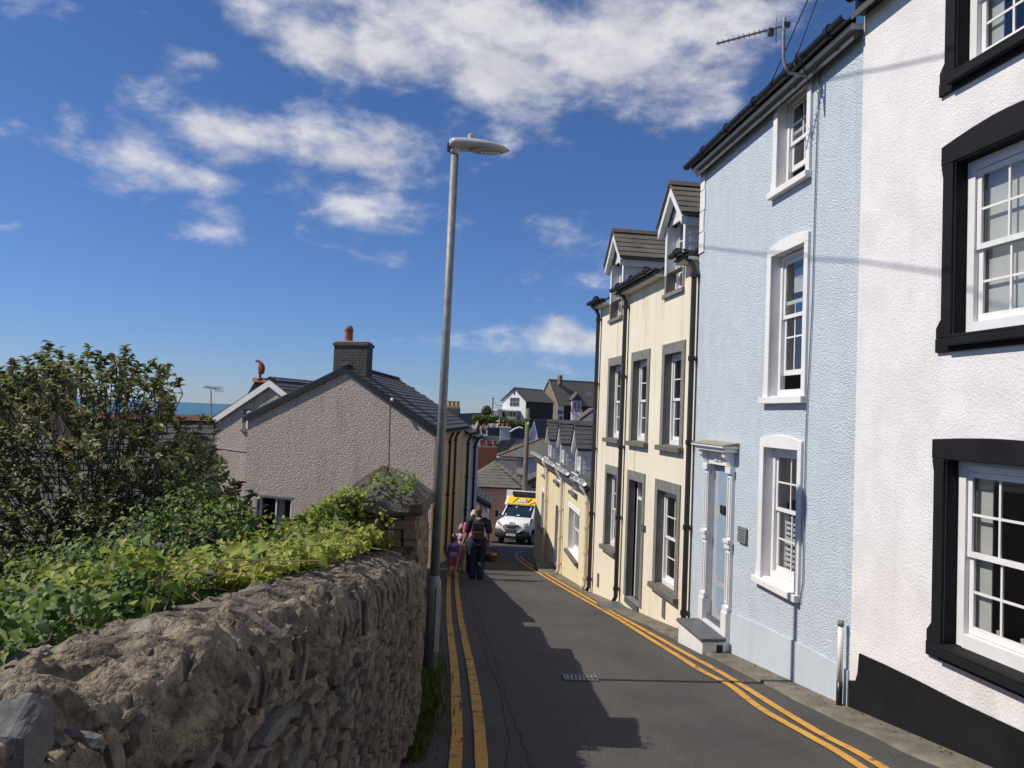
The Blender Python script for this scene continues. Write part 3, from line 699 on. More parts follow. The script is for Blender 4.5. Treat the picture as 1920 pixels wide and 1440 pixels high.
    for (a, b) in ((ud1+.005, ud1+.13), (ud0-.13, ud0-.005)):
        mb = MB(); F.box(mb, a-.02, b+.02, zg, zd0+.22, .002, .085); mb.build('pilaster_base', m_wpaint, T, bevel=.006)
        mb = MB(); F.box(mb, a, b, zd0+.221, zd1-.02, .002, .045); F.box(mb, a-.02, b+.02, zd0+.221, zd0+.29, .046, .07)
        zmid = zd0+(zd1-zd0)*.55
        F.box(mb, a-.025, b+.025, zmid-.05, zmid, .046, .085); F.box(mb, a-.015, b+.015, zmid-.12, zmid-.06, .046, .07)
        F.box(mb, a-.025, b+.025, zd1-.10, zd1-.02, .046, .08)
        for (q0, q1) in ((zd0+.33, zmid-.16), (zmid+.04, zd1-.14)):
            F.box(mb, a+.015, a+.035, q0, q1, .046, .06); F.box(mb, b-.035, b-.015, q0, q1, .046, .06); F.box(mb, a+.035, b-.035, q1-.02, q1, .046, .059); F.box(mb, a+.035, b-.035, q0, q0+.02, .046, .059)
        mb.build('pilaster', m_wpaint, T, bevel=.005)
        mb = MB(); zc = zd1+.16
        mb.prism([F.W(a+.01, zd1-.015, .002), F.W(a+.01, zc, .002), F.W(a+.01, zc, .15), F.W(a+.01, zc-.06, .14), F.W(a+.01, zc-.11, .09), F.W(a+.01, zd1-.015, .06)], F.t*(b-a-.02)); mb.build('console_bracket', m_wpaint, T, bevel=.006)
    mb = MB(); F.box(mb, ud0-.005, ud1+.005, zd1-.018, zd1+.165, .002, .045)
    F.box(mb, cu-.13, cu+.13, zd1+.03, zd1+.12, .0455, .06); mb.prism([F.W(cu-.05, zd1+.07, .0605), F.W(cu, zd1+.11, .0605), F.W(cu+.05, zd1+.07, .0605), F.W(cu, zd1+.035, .0605)], F.n*.012)
    mb.build('frieze', m_wpaint, T, bevel=.004)
    mb = MB(); zc = zd1+.166
    F.box(mb, ud0-.20, ud1+.20, zc, zc+.05, .002, .18); F.box(mb, ud0-.23, ud1+.23, zc+.051, zc+.085, .002, .22); mb.build('cornice', m_wpaint, T, bevel=.008)
    mb = MB(); mb.prism([F.W(ud0-.24, zc+.086, .23), F.W(ud0-.24, zc+.125, .003), F.W(ud0-.24, zc+.086, .003)], F.t*(ud1-ud0+.48)); mb.build('cornice_flashing', mat('lichen_stone', (.33,.29,.19), (.22,.19,.12), 12, 5, .9), T)
    # doorstep
    S = thing('doorstep', 'white painted doorstep with grey slate treads below the white door surround', 'doorstep', F.W(cu, zb(cu), .3))
    ust0 = F.uz(1360, 1200, .09)[0]; ust1 = F.uz(1312, 1163, .09)[0]
    zt0 = F.uz(1327, 1206, .40)[1]
    mb = MB(); mb.prism([F.W(ust0, zt0-.045, .09), F.W(ust1, zt0-.045, .09), F.W(ust1, zt0-.045, .385), F.W(ust0, zt0-.045, .385)][::-1], (0, 0, -(zt0-.045-gz(F.W(ust1, 0)[1]))-.05)); mb.build('step_base', m_wpaint, S, bevel=.012)
    mb = MB(); F.box(mb, ust0-.03, ust1+.03, zt0-.044, zt0, .089, .41); mb.build('tread', m_stepsl, S, bevel=.01)
    mb = MB(); F.box(mb, ust0-.004, ust0-.001, gz(F.W(ust0, 0)[1])+.03, gz(F.W(ust0, 0)[1])+.12, .12, .20); mb.build('drain_hole', m_gut, S)
    mb = MB(); F.box(mb, ud0-.008, ud1+.008, zb(ud0), zd0-.051, .003, .075); mb.build('riser', m_wpaint, S)
    # plaque
    u, z = F.uz(1395, 1003); mb = MB(); F.box(mb, u-.12, u+.12, z-.095, z+.095, .012, .035)
    q = thing('wall_plaque', 'small grey rectangular plaque on blue wall between door and lower window', 'plaque', F.W(u, z, .02))
    mb.build('plate', m_lead, q, bevel=.004); mb = MB()
    for i in range(4): F.box(mb, u-.085, u+.085-.03*(i % 2), z+.05-i*.035, z+.058-i*.035, .0352, .037)
    mb.build('engraved_line', m_dkgrey, q)
    # white standpipe
    u, _ = F.uz(1577, 1240, .06); p = F.W(u, gz(F.W(u, 0)[1]), .07); zt_ = F.uz(1580, 1165, .07)[1]
    q = thing('standpipe', 'thin white vertical pipe with black foot against the blue wall', 'pipe', p)
    MB().tube([p+[0, 0, .24], [p[0], p[1], zt_-.05]], .024, 10).build('pipe', m_wpaint, q, smooth=True)
    MB().tube([p+[0, 0, -.03], p+[0, 0, .239]], .027, 10).build('foot', m_gut, q, smooth=True)
    MB().tube([[p[0], p[1], zt_-.049], [p[0], p[1], zt_]], .028, 10).build('cap', m_gstone, q, smooth=True)
    # thin cable down the wall
    pts = [F.W(F.uz(x, y)[0], F.uz(x, y)[1], .016) for x, y in ((1540, 135), (1535, 230), (1530, 400), (1526, 560), (1519, 700), (1514, 800), (1511, 920), (1508, 1090), (1502, 1130), (1492, 1118))]
    c = MB().tube(pts, .007, 5).build('cable', mat('grey_cable', (.20,.22,.24), None), smooth=True); tag(c, 'thin cable clipped down the blue wall beside the windows', 'cable')
blue_house()

# aerial and overhead wires
def aerial(T, base, mast, boom0, boom1, r=.014, els=10, refl=True):
    pass
def blue_aerial():
    F = BL
    e = F.W(F.uz(1510, 142, .2)[0], F.uz(1510, 142, .2)[1], .20); Yb = e[1]
    T = thing('tv_aerial', 'silver television aerial on cranked mast at the eaves of the blue house', 'aerial', e)
    Y = Yb-.05; pt = lambda x, y, d=0: atY(x, y, Y+d)
    MB().tube([e, pt(1478, 136), pt(1474, 128), pt(1469, 112), pt(1469, 70), pt(1471, 33)], .017, 8).build('mast', m_steel, T, smooth=True)
    b0 = pt(1474, 47, 0); b1 = pt(1343, 82, .25)
    MB().tube([b0, b1], .012, 6).build('boom', m_steel, T)
    d = (b1-b0); side = np.cross(d/np.linalg.norm(d), [0, 0, 1.]); side /= np.linalg.norm(side)
    for k in range(11):
        c = b0+d*(.22+.075*k); MB().tube([c-side*.055, c+side*.055], .004, 5).build('director', m_steel, T)
    c = b0+d*.14; upv = np.array([0, 0, 1.])
    MB().tube([c, c+upv*.13+side*.05], .006, 5).build('reflector', m_steel, T); MB().tube([c, c-upv*.13+side*.05], .006, 5).build('reflector', m_steel, T)
    c = b0+d*.21; mb = MB(); mb.box(c-[.03, .02, .07], (.06, 0, 0), (0, .05, 0), (0, 0, .08)); mb.build('dipole_box', m_dkgrey, T, bevel=.01)
    mb = MB(); mb.box(b0-[.03, .02, .02], (.07, 0, 0), (0, .05, 0), (0, 0, .05)); mb.build('clamp', m_dkgrey, T, bevel=.006)
    # overhead wires from the eaves
    for i, (a, b, lab) in enumerate((((1493, 108), (1545, -40), 'overhead cable rising from the coiled bracket on blue house eaves'), ((1434, 182), (1530, -40), 'overhead cable rising behind the television aerial'))):
        p0 = F.W(F.uz(*a, .25)[0], F.uz(*a, .25)[1], .25); p1 = atY(*b, 8.0-i*.5); p2 = p1+(p1-p0)*1.5
        mid = (p0+p2)/2-np.array([0, 0, .03]); o = MB().tube([p0, (p0+mid)/2, mid, (mid+p2)/2, p2], .006, 5).build('overhead_cable', m_gut); tag(o, lab, 'cable')
    # coil
    c0 = F.W(F.uz(1494, 112, .25)[0], F.uz(1494, 112, .25)[1], .25); pts = [c0+np.array([.0, .06*cos(a), .07*sin(a)]) for a in np.linspace(0, 5.2*pi/2, 26)] + [e+[0, 0, .03]]
    tag(MB().tube(pts, .006, 5).build('cable_coil', m_gut, smooth=True), 'loose loop of black cable at the eaves beside the aerial', 'cable')
blue_aerial()
# overhead telephone wires above the frame; their shadows cross the house fronts
def shadow_wire(F1, a, F2, b, k, lab):
    p = F1.W(*F1.uz(*a), 0)-SUN_D*k; q = F2.W(*F2.uz(*b), 0)-SUN_D*k; d = q-p
    pts = [p+d*t-np.array([0, 0, .04*(1-(2*min(max(t, 0), 1)-1)**2)]) for t in (-.18, -.05, .2, .5, .8, 1.2, 1.8)]
    tag(MB().tube(pts, .009, 5).build('overhead_cable', m_gut, smooth=True), lab, 'cable')
shadow_wire(BL, (1345, 466), WH, (1760, 508), 5.4, 'telephone cable above the street whose shadow crosses the blue wall')
shadow_wire(BL, (1545, 150), WH, (1790, 97), 4.6, 'telephone cable above the street whose shadow crosses the white wall')

# ------------------------------------------------------------------ cream house with dormers
def dormer(F, T, u0, u1, zc, ze, zroof, back, slm, rm=None):
    """gabled dormer rising through the eaves: cheeks, gable boards, window, slated roof"""
    w0 = .02; cu = (u0+u1)/2; e = .09; rise = (u1-u0)/2*1.15
    D = MB(); F.box(D, u0-e, u0, zc, zroof, -back, w0); F.box(D, u1, u1+e, zc, zroof, -back, w0)
    d = D.build('dormer', m_wpaint, T, bevel=.004)
    # horizontal boards on the cheeks
    for k in range(int((zroof-zc)/.13)):
        z = zc+.13*k
        mb = MB(); mb.prism([F.W(u0-e-.001, z, -.06), F.W(u0-e-.001, z+.128, -.06), F.W(u0-e-.012, z, -.06)], F.n*-(back-.08)); mb.build('cheek_board', m_wpaint, d)
    # gable boards
    n = 4
    for k in range(n):
        a = k/n; b = (k+.93)/n; hw = (u1-u0)/2+e
        mb = MB(); mb.prism([F.W(cu-hw*(1-a), zroof+rise*1.05*a, -.05), F.W(cu+hw*(1-a), zroof+rise*1.05*a, -.05), F.W(cu+hw*(1-b), zroof+rise*1.05*b, -.05), F.W(cu-hw*(1-b), zroof+rise*1.05*b, -.05)], F.n*.03); mb.build('gable_board', m_wpaint, d)
    hw = (u1-u0)/2+e+.10; rz = rise*1.05; th = .05; top = zroof+rz+.10; bot = zroof-.05
    for s in (-1, 1):
        mb = MB(); mb.prism([F.W(cu+s*hw, bot, .02), F.W(cu+s*.0, top, .02), F.W(cu, top-.13, .02), F.W(cu+s*hw, bot-.13, .02)], F.n*.10); mb.build('bargeboard', m_wpaint, d)
        mb = MB(); mb.prism([F.W(cu+s*(hw+.03), bot+.005, .13), F.W(cu, top+.035, .13), F.W(cu, top+.075, .13), F.W(cu+s*(hw+.03), bot+.045, .13)], F.n*-(back+.5)); rf = mb.build('roof', slm, d)
        mb = MB(); F.box(mb, min(cu+s*(hw-.10), cu+s*(hw-.02)), max(cu+s*(hw-.10), cu+s*(hw-.02)), bot-.13, bot-.0, -back, .018); mb.build('fascia', m_wpaint, d)
        sl = sqrt((hw+.03)**2+(top-bot)**2+.0); ev = (F.W(cu, top+.075, 0)-F.W(cu+s*(hw+.03), bot+.045, 0)); ev /= np.linalg.norm(ev)
        o = F.W(cu+s*(hw+.03), bot+.045, .15); eu = -F.n
        slate_field(d, o, eu, ev, None, back+.5, sl-.02, .26, .155, slm, cap=60, thick=.010)
    mb = MB(); mb.prism([F.W(cu-.10, top+.03, .15), F.W(cu, top+.125, .15), F.W(cu+.10, top+.03, .15), F.W(cu, top+.07, .15)], F.n*-(back+.5)); mb.build('ridge_tile', rm or mat('old_ridge', (.13,.085,.06), (.08,.06,.045), 9, 4, .9), d)
    return d
def cream_house():
    F = CR; T = thing('cream_house', 'tall cream rendered house with grey window surrounds and two white dormers', 'house', F.W(2.6, gz(14)))
    zb = lambda u: gz(F.W(u, 0)[1])-.1
    ze = 4.02
    ff = [((1143, 750), (1164, 750), (1143, 690), (1140, 823)), ((1187, 745), (1213, 745), (1188, 680), (1186, 826)), ((1246, 740), (1278, 740), (1248, 660), (1243, 832))]
    gf = [((1137, 950), (1156, 950), (1138, 886), (1133, 1020)), ((1232, 1000), (1269, 1000), (1236, 918), (1228, 1092))]
    H1 = [P4(F, *q) for q in ff]; H2 = [P4(F, *q) for q in gf]
    za = np.mean([h[2] for h in H1]); zt = np.mean([h[3] for h in H1]); H1 = [(h[0], h[1], za, zt) for h in H1]
    DH = P4(F, (1178, 1000), (1203, 1000), (1180, 898), (1175, 1118))
    ud = [F.uz(1151, 560), F.uz(1271, 520)]
    DO = []
    for (a, b, bot) in (((1146, 590), (1166, 570), (1146, 600)), ((1251, 520), (1281, 500), (1249, 553))):
        u1 = F.uz(*a)[0]; u0 = F.uz(*b)[0]; DO.append((u0, u1, F.uz(*bot)[1], ze+.001))
    wall_grid(F, .003, UCR, zb, ze, H1+H2+[DH]+[(a, b, c, ze) for a, b, c, d in DO]).build('wall', m_cream, T)
    def surround(h, e=.13, ts=.17, sill=True):
        u0, u1, a, b = h; mb = MB(); pr = .022
        F.box(mb, u1, u1+e, a, b+ts, .001, pr); F.box(mb, u0-e, u0, a, b+ts, .001, pr); F.box(mb, u0, u1, b, b+ts, .001, pr-.001)
        mb.build('window_surround', m_gstone, T, bevel=.005)
        reveals(F, MB(), h, .105).build('reveal', m_gstone, T)
        if sill: mb = MB(); F.box(mb, u0-e-.03, u1+e+.03, a-.085, a-.002, .001, .09); F.box(mb, u0+.003, u1-.003, a-.03, a+.012, -.095, .0005); mb.build('sill', m_sill, T, bevel=.008)
    for h in H1+H2:
        surround(h); sash(F, T, (h[0]+.002, h[1]-.002, h[2]+.013, h[3]-.002), .105, 2, 2, 2, .5, fr=.055, depth=.8)
    surround(DH, sill=False)
    u0, u1, a, b = DH
    mb = MB(); F.box(mb, u0+.003, u1-.003, a+.0, b-.36, -.21, -.155); D = mb.build('door', m_doorg, T)
    mb = MB(); F.box(mb, u0+.003, u0+.05, a, b-.003, -.21, -.142); F.box(mb, u1-.05, u1-.003, a, b-.003, -.21, -.142); F.box(mb, u0+.05, u1-.05, b-.36, b-.31, -.21, -.1425); F.box(mb, u0+.05, u1-.05, b-.05, b-.003, -.21, -.1425); mb.build('door_frame', m_wpaint, T)
    mb = MB(); mb.poly([F.W(u0+.05, b-.31, -.17), F.W(u0+.05, b-.05, -.17), F.W(u1-.05, b-.05, -.17), F.W(u1-.05, b-.31, -.17)]); mb.build('fanlight', m_glass, T)
    interior(F, (u0, u1, b-.36, b), .16, T, .5)
    mb = MB(); F.box(mb, u0+.003, u1-.003, a-.10, a-.003, -.14, .04); mb.build('threshold', m_stepsl, T)
    S = thing('slate_step', 'grey slate slab step below the door of the cream house', 'doorstep', F.W((u0+u1)/2, zb(u0)+.1, .3))
    zst = a-.16
    mb = MB(); F.box(mb, u0-.10, u1+.26, zst-.05, zst, .045, .48); mb.build('tread', m_stepsl, S, bevel=.01)
    mb = MB(); mb.prism([F.W(u0-.04, zst-.052, .05), F.W(u1+.22, zst-.052, .05), F.W(u1+.22, zst-.052, .42), F.W(u0-.04, zst-.052, .42)], (0, 0, -.34)); mb.build('step_base', m_pave, S)
    u, z = F.uz(1208, 990); q = thing('name_plate', 'small dark name plate on cream wall beside the grey door', 'plaque', F.W(u, z, .02))
    mb = MB(); F.box(mb, u-.09, u+.09, z-.05, z+.05, .004, .03); mb.build('plate', m_dkgrey, q, bevel=.005)
    mb = MB()
    for k in range(5): F.box(mb, u-.065+k*.028, u-.048+k*.028, z-.018, z+.018, .0305, .032)
    mb.build('lettering', m_lead, q)
    # pieces of eaves between the dormers
    cuts = [.02] + [x for d in (DO[1], DO[0]) for x in (d[0]-.12, d[1]+.12)] + [UCR+.14]
    for i in range(0, len(cuts), 2):
        a, b = cuts[i], cuts[i+1]; dz = .0
        mb = MB(); F.box(mb, a, b, ze-.03, ze+.015, .001, .16); mb.build('soffit', m_cream, T)
        mb = MB(); F.box(mb, a, b, ze+.016, ze+.10, .10, .165); mb.build('fascia', m_gut, T)
        gutter(F, T, a-.02, b+.02, ze+.115, .235, r=.065)
        kk = 2.0/3.2; mb = MB(); mb.prism([F.W(a, ze-kk*.20+.16, .20), F.W(a, ze+kk*.24+.16, -.24), F.W(a, ze+kk*.24+.10, -.24), F.W(a, ze-kk*.20+.13, .20)], F.t*(b-a)); mb.build('eaves_slates', m_slate, T)
    body(F, .004, UCR, -4, ze, 6.4, 2.0, T, m_cream, m_slate, over=-.25, ends=(True, True))
    for (u0, u1, zs, _) in DO:
        h = (u0, u1, zs, ze+1.02)
        reveals(F, MB(), (u0, u1, zs, ze), .14, True).build('reveal', m_gstone, T)
        mb = MB(); F.box(mb, u0-.10, u1+.10, zs-.07, zs-.002, .001, .05); mb.build('sill', m_gstone, T, bevel=.004)
        for (p, q) in ((u0-.085, u0), (u1, u1+.085)):
            mb = MB(); F.box(mb, p, q, zs, ze-.04, .001, .016); mb.build('window_surround', m_gstone, T, bevel=.004)
        d = dormer(F, T, u0, u1, ze-.03, ze, ze+.78, 1.5, m_slate2)
        sash(F, T, (u0+.002, u1-.002, zs+.004, ze+.86), .14, 2, 2, 2, .5, fr=.05, depth=.7)
    for px, top in ((1117, 600), (1164, 585), (1292, 500)):
        u = F.uz(px, 850, .07)[0] if px != 1117 else UCR-.10
        sw = -.14
        pipe(F, T, u, zb(u)+.16, ze+.08, m_brownp, .042, .075, swan=.10 if px == 1117 else .12, clips=5)
    for px, py in ((1122, 1088), (1245, 1142)):
        u, z = F.uz(px, py); mb = MB(); F.box(mb, u-.07, u+.07, z-.14, z+.14, .002, .014); mb.build('air_vent', m_sill, T)
cream_house()

# ------------------------------------------------------------------ yellow terrace further down
def terrace():
    F = TE; zb = lambda u: gz(F.W(u, 0)[1])-.1
    ze = F.uz(1003, 848)[1]
    cut = [0.02, F.uz(1052, 1000)[0], UTE]
    dcent = [F.uz(1086, 830)[0], F.uz(1056, 820)[0], F.uz(1033, 815)[0]]
    # houses: split in two cottages
    spec = [('yellow_cottage', 'yellow cream cottage with two white dormers next to the tall cream house', cut[0], cut[1]),
            ('corner_cottage', 'yellow cream corner cottage with one white dormer beside the delivery van', cut[1]+.002, cut[2])]
    wins = [((1066, 985), (1086, 985), (1068, 950), (1064, 1028)), ((1015, 955), (1026, 955), (1017, 921), (1014, 985)),
            ((1073, 900), (1083, 900), (1073, 882), (1071, 918)), ((1043, 885), (1050, 885), (1044, 868), (1042, 899)), ((1021, 875), (1028, 875), (1022, 858), (1020, 889))]
    HS = [P4(F, *w) for w in wins]; HS = [(h[0], h[1], h[2], min(h[3], ze-.06)) for h in HS]
    DH = P4(F, (1040, 1000), (1051, 1000), (1041, 944), (1038, 1056))
    for ti, (nm, lab, a, b) in enumerate(spec):
        T = thing(nm, lab, 'house', F.W((a+b)/2, gz(F.W((a+b)/2, 0)[1])), 'terraced cottages below the cream house')
        hs = [h for h in HS if a < (h[0]+h[1])/2 < b]; hd = [DH] if a < (DH[0]+DH[1])/2 < b else []
        wall_grid(F, a, b, zb, ze, hs+hd).build('wall', m_yel, T)
        for h in hs:
            reveals(F, MB(), h, .14).build('reveal', m_wsh, T)
            mb = MB(); F.box(mb, h[0]-.10, h[1]+.10, h[2]-.08, h[2]-.002, .001, .09); mb.build('sill', m_sill, T)
            sash(F, T, (h[0]+.002, h[1]-.002, h[2]+.004, h[3]-.002), .14, 2, 1, 1, .5, fr=.05, depth=.6)
            mb = MB(); F.box(mb, h[0]-.12, h[1]+.12, h[3], h[3]+.12, .001, .012); mb.build('lintel', m_wsh, T)
        for h in hd:
            reveals(F, MB(), h, .3).build('door_reveal', m_wsh, T)
            mb = MB(); F.box(mb, h[0]+.003, h[1]-.003, h[2], h[3]-.003, -.34, -.29); mb.build('door', m_doorg, T)
            mb = MB(); F.box(mb, h[0]-.3, h[1]+.3, h[2]-.5, h[2]-.02, .003, .55); mb.build('step', m_pave, T, bevel=.02)
        body(F, a, b, -6.5, ze, 5.4, 2.1, T, m_yel, m_slate, over=.16)
        # slates on the visible slope
        k = 2.1/2.7; ev = F.W(0, ze+2.1, -2.7)-F.W(0, ze-k*.16, .16); L_ = np.linalg.norm(ev); ev /= L_
        slate_field(T, F.W(a, ze-k*.16+.004, .17), F.t, ev, None, b-a, L_, .42, .26, m_slate, cap=110, thick=.014)
        mb = MB(); mb.prism([F.W(a, ze+2.05, -2.55), F.W(a, ze+2.2, -2.7), F.W(a, ze+2.05, -2.85)], F.t*(b-a)); mb.build('ridge_tile', m_slate, T)
        for dc in dcent:
            if not (a < dc < b): continue
            d = dormer(F, T, dc-.36, dc+.36, ze+.10, ze, ze+.72, 1.7, m_slate, m_slate)
            sash(F, d, (dc-.358, dc+.358, ze+.14, ze+.75), .03, 2, 1, 1, .5, fr=.05, depth=0)
            mb = MB(); F.box(mb, dc-.32, dc+.32, ze+.16, ze+.72, -.16, -.15); mb.build('curtain', m_wsh, d)
        # white gutter with brackets, broken by the dormers
        segs = [a+.02]; 
        for dc in sorted(x for x in dcent if a < x < b): segs += [dc-.55, dc+.55]
        segs += [b+.05]
        for i in range(0, len(segs), 2):
            if segs[i+1]-segs[i] < .1: continue
            gutter(F, T, segs[i], segs[i+1], ze+.05, .21, mat_=m_wpaint, r=.07)
            mb = MB(); F.box(mb, segs[i], segs[i+1], ze-.14, ze-.02, .001, .10); mb.build('fascia', m_wpaint, T)
        for u in (a+.25, b-.35) if ti == 0 else (b-4.5,):
            pipe(F, T, u, zb(u)+.16, ze-.02, m_creamp, .05, .085, swan=.1, clips=4)
terrace()

# ------------------------------------------------------------------ left side: pebble-dashed gable house and its terrace
def LW(u, z, w=0.): q = np.array([L0[0], L0[1], 0.]) + lt*u + ln_*w; return np.array([q[0], q[1], z])   # w towards the street
class LF:
    W = staticmethod(LW); t = lt; n = ln_
    @staticmethod
    def box(mb, u0, u1, z0, z1, w0, w1): return mb.box(LW(u0, z0, w0), lt*(u1-u0), np.array([0, 0, z1-z0]), ln_*(w1-w0))

def at_gable(px, py):      # point on the gable plane (through L0 and perpendicular to the terrace)
    d = ray(px, py); k = np.dot(np.array([L0[0], L0[1], 0])-CAM*[1, 1, 0], lt)/np.dot(d, lt); return CAM+d*k
_ln0 = ln_; ln_ = ln_-0.30*lt; ln_ = ln_/np.linalg.norm(ln_); LF.n = ln_
def at_gable(px, py):
    d = ray(px, py); m = np.array([-ln_[1], ln_[0], 0]); k = np.dot(np.array([L0[0], L0[1], 0])-CAM*[1, 1, 0], m)/np.dot(d, m); return CAM+d*k
def gw(px, py): q = at_gable(px, py); return float(np.dot(q-np.array([L0[0], L0[1], 0.]), ln_)), float(q[2])
def roof_slope(T, W, ta, u0, u1, ea, za, eb, zb_, mat_, sw, ex, cap, th=.06, slates=True):
    """roof slab between eave line (w=ea,z=za) and ridge line (w=eb,z=zb) from u0 to u1 plus slates"""
    mb = MB(); mb.prism([W(u0, za, ea), W(u0, zb_, eb), W(u0, zb_-th, eb), W(u0, za-th, ea)], ta*(u1-u0)); r = mb.build('roof', mat_, T)
    if slates:
        ev = W(u0, zb_, eb)-W(u0, za, ea); L_ = np.linalg.norm(ev); ev /= L_
        slate_field(r, W(u0, za, ea), ta, ev, None, u1-u0, L_, sw, ex, mat_, cap=cap, thick=.016)
    return r
def brick_stack(T, c, ex, ey, wx, wy, z0, z1, bl, bh, mb_, mm, cap=True, name='chimney', joint=.012):
    """chimney stack of separate bricks round a mortar core"""
    c = np.array([c[0], c[1], 0.]); o = c-ex*wx/2-ey*wy/2
    core = MB().box(o+ex*.01+ey*.01+np.array([0, 0, z0]), ex*(wx-.02), ey*(wy-.02), np.array([0, 0, z1-z0])).build(name, mm, T)
    n = int((z1-z0)/(bh+joint)); sides = [(o, ex, ey, wx), (o+ex*wx, ey, -ex, wy), (o+ex*wx+ey*wy, -ex, -ey, wx), (o+ey*wy, -ey, ex, wy)]
    for r in range(n):
        z = z0+r*(bh+joint)
        for (p, d, inn, w) in sides[:2]+sides[2:]:
            k = max(1, round(w/(bl+joint))); bw = w/k; off = (bw/2 if r % 2 else 0); x = -off
            while x < w-.01:
                a, b = max(0, x), min(w, x+bw-joint); 
                if b-a > .04:
                    j = (random.random()-.5)*.012
                    MB().box(p+d*a-inn*(.004+j*.5)+np.array([0, 0, z]), d*(b-a), inn*.09, np.array([0, 0, bh])).build('brick', mb_, core)
                x += bw
    return core
def left_house():
    u1 = 8.6
    T = thing('pebbledash_house', 'pinkish grey pebbledash gable house with black bargeboards, brick chimney and ochre front', 'house', L0-ln_*2.8)
    wa, zA = gw(648, 690); _, zE = gw(812, 803); wl, zl = gw(461, 778); _, zbL = gw(452, 1060); zB = -3.6
    DEP = -gw(455, 975)[0]; W_ = -DEP
    hw0, hz1 = gw(488, 930); hw1, _ = gw(547, 932); hz0 = hz1-1.25
    # gable wall with the window hole
    mb = MB(); us = [W_, hw0, hw1, wa, 0]
    def ztop(w): return zl+(zA-zl)*(w-W_)/(wa-W_) if w <= wa else zA+(zE-zA)*(w-wa)/(0-wa)
    us = sorted(us)
    for a, b in zip(us[:-1], us[1:]):
        if abs(a-hw0) < 1e-6:
            mb.poly([LW(0, zB, a), LW(0, zB, b), LW(0, hz0, b), LW(0, hz0, a)]); mb.poly([LW(0, hz1, a), LW(0, hz1, b), LW(0, ztop(b), b), LW(0, ztop(a), a)])
        else: mb.poly([LW(0, zB, a), LW(0, zB, b), LW(0, ztop(b), b), LW(0, ztop(a), a)])
    mb.build('gable_wall', m_peb, T)
    # reveal, interior, casement
    mb = MB(); d = .22
    for (p, q) in (((hw0, hz0), (hw0, hz1)), ((hw1, hz1), (hw1, hz0)), ((hw0, hz1), (hw1, hz1)), ((hw1, hz0), (hw0, hz0))): mb.poly([LW(0, p[1], p[0]), LW(0, q[1], q[0]), LW(d, q[1], q[0]), LW(d, p[1], p[0])])
    mb.build('reveal', m_wsh, T)
    mb = MB(); e = .05
    for (a, b, c, dd) in ((hw0, hw0+e, hz0, hz1), (hw1-e, hw1, hz0, hz1), (hw0+e, hw1-e, hz1-e, hz1), (hw0+e, hw1-e, hz0, hz0+e), ((hw0+hw1)/2-.02, (hw0+hw1)/2+.03, hz0+e, hz1-e)):
        mb.box(LW(.06, c, a), lt*.06, ln_*(b-a), np.array([0, 0, dd-c]))
    win = mb.build('window', m_wpaint, T)
    mb = MB(); mb.box(LW(-.015, hz1-.0, hw0-.06), lt*.02, ln_*(hw1-hw0+.12), np.array([0, 0, .045])); mb.build('window_head', m_lead, win)
    mb = MB(); hm = (hw0+hw1)/2; mb.poly([LW(.09, hz0+e, hm+.03), LW(.09, hz1-e, hm+.03), LW(.09, hz1-e, hw1-e), LW(.09, hz0+e, hw1-e)]); mb.build('pane', m_glass, win)
    # open casement swung out towards us
    sv = np.array([-.25, -1.0, 0]); sv = sv/np.linalg.norm(sv); hin = LW(.0, 0, hw0+.02)
    sv = (-lt*.93+ln_*.12); sv /= np.linalg.norm(sv); wd = .42; th_ = np.cross(sv, [0, 0, 1.])*.04
    mb = MB(); z0, z1 = hz0+.03, hz1-.03
    for (a, b, c, dd) in ((0, .05, z0, z1), (wd-.05, wd, z0, z1), (.05, wd-.05, z1-.05, z1), (.05, wd-.05, z0, z0+.05)): mb.box(np.array([hin[0], hin[1], c])+sv*a, sv*(b-a), th_, np.array([0, 0, dd-c]))
    cs = mb.build('open_casement', m_wpaint, win); cs['label'] = 'casement swung open'
    mb = MB(); mb.box(np.array([hin[0], hin[1], z0+.05])+sv*.05+th_*.4, sv*(wd-.1), th_*.2, np.array([0, 0, z1-z0-.1])); mb.build('pane', m_dglass, win)
    mb = MB(); bx = 1.2
    mb.poly([LW(bx, hz0-.1, hw0-.3), LW(bx, hz1+.1, hw0-.3), LW(bx, hz1+.1, hw1+.3), LW(bx, hz0-.1, hw1+.3)])
    for w in (hw0-.1, hw1+.1): mb.poly([LW(d+.02, hz0-.1, w), LW(d+.02, hz1+.1, w), LW(bx, hz1+.1, w), LW(bx, hz0-.1, w)])
    mb.poly([LW(d+.02, hz1+.08, hw0-.1), LW(bx, hz1+.08, hw0-.1), LW(bx, hz1+.08, hw1+.1), LW(d+.02, hz1+.08, hw1+.1)]); mb.build('room_interior', m_int, T)
    mb = MB(); mb.box(LW(.35, hz0-.1, hm-.02), lt*.05, ln_*.22, np.array([0, 0, hz1-hz0+.1])); mb.build('curtain', m_blind, T)
    # front, back, far end
    mb = MB(); mb.poly([LW(0, zB, 0), LW(u1, zB-1.2, 0), LW(u1, zE, 0), LW(0, zE, 0)]); mb.build('front_wall', m_ochre, T)
    mb = MB(); mb.poly([LW(0, zB, W_), LW(0, zl, W_), LW(u1, zl, W_), LW(u1, zB, W_)]); mb.poly([LW(u1, zB, W_), LW(u1, zl, W_), LW(u1, zA, wa), LW(u1, zE, 0), LW(u1, zB-1, 0)]); mb.build('rear_wall', m_peb, T)
    # roof
    ov = .18; k1 = (zA-zE)/(0-wa); k2 = (zA-zl)/(wa-W_)
    zr = zA+.07
    roof_slope(T, LW, lt, -.07, u1, ov, zE-k1*ov+.07, wa, zr, m_slate3, .46, .235, 300)
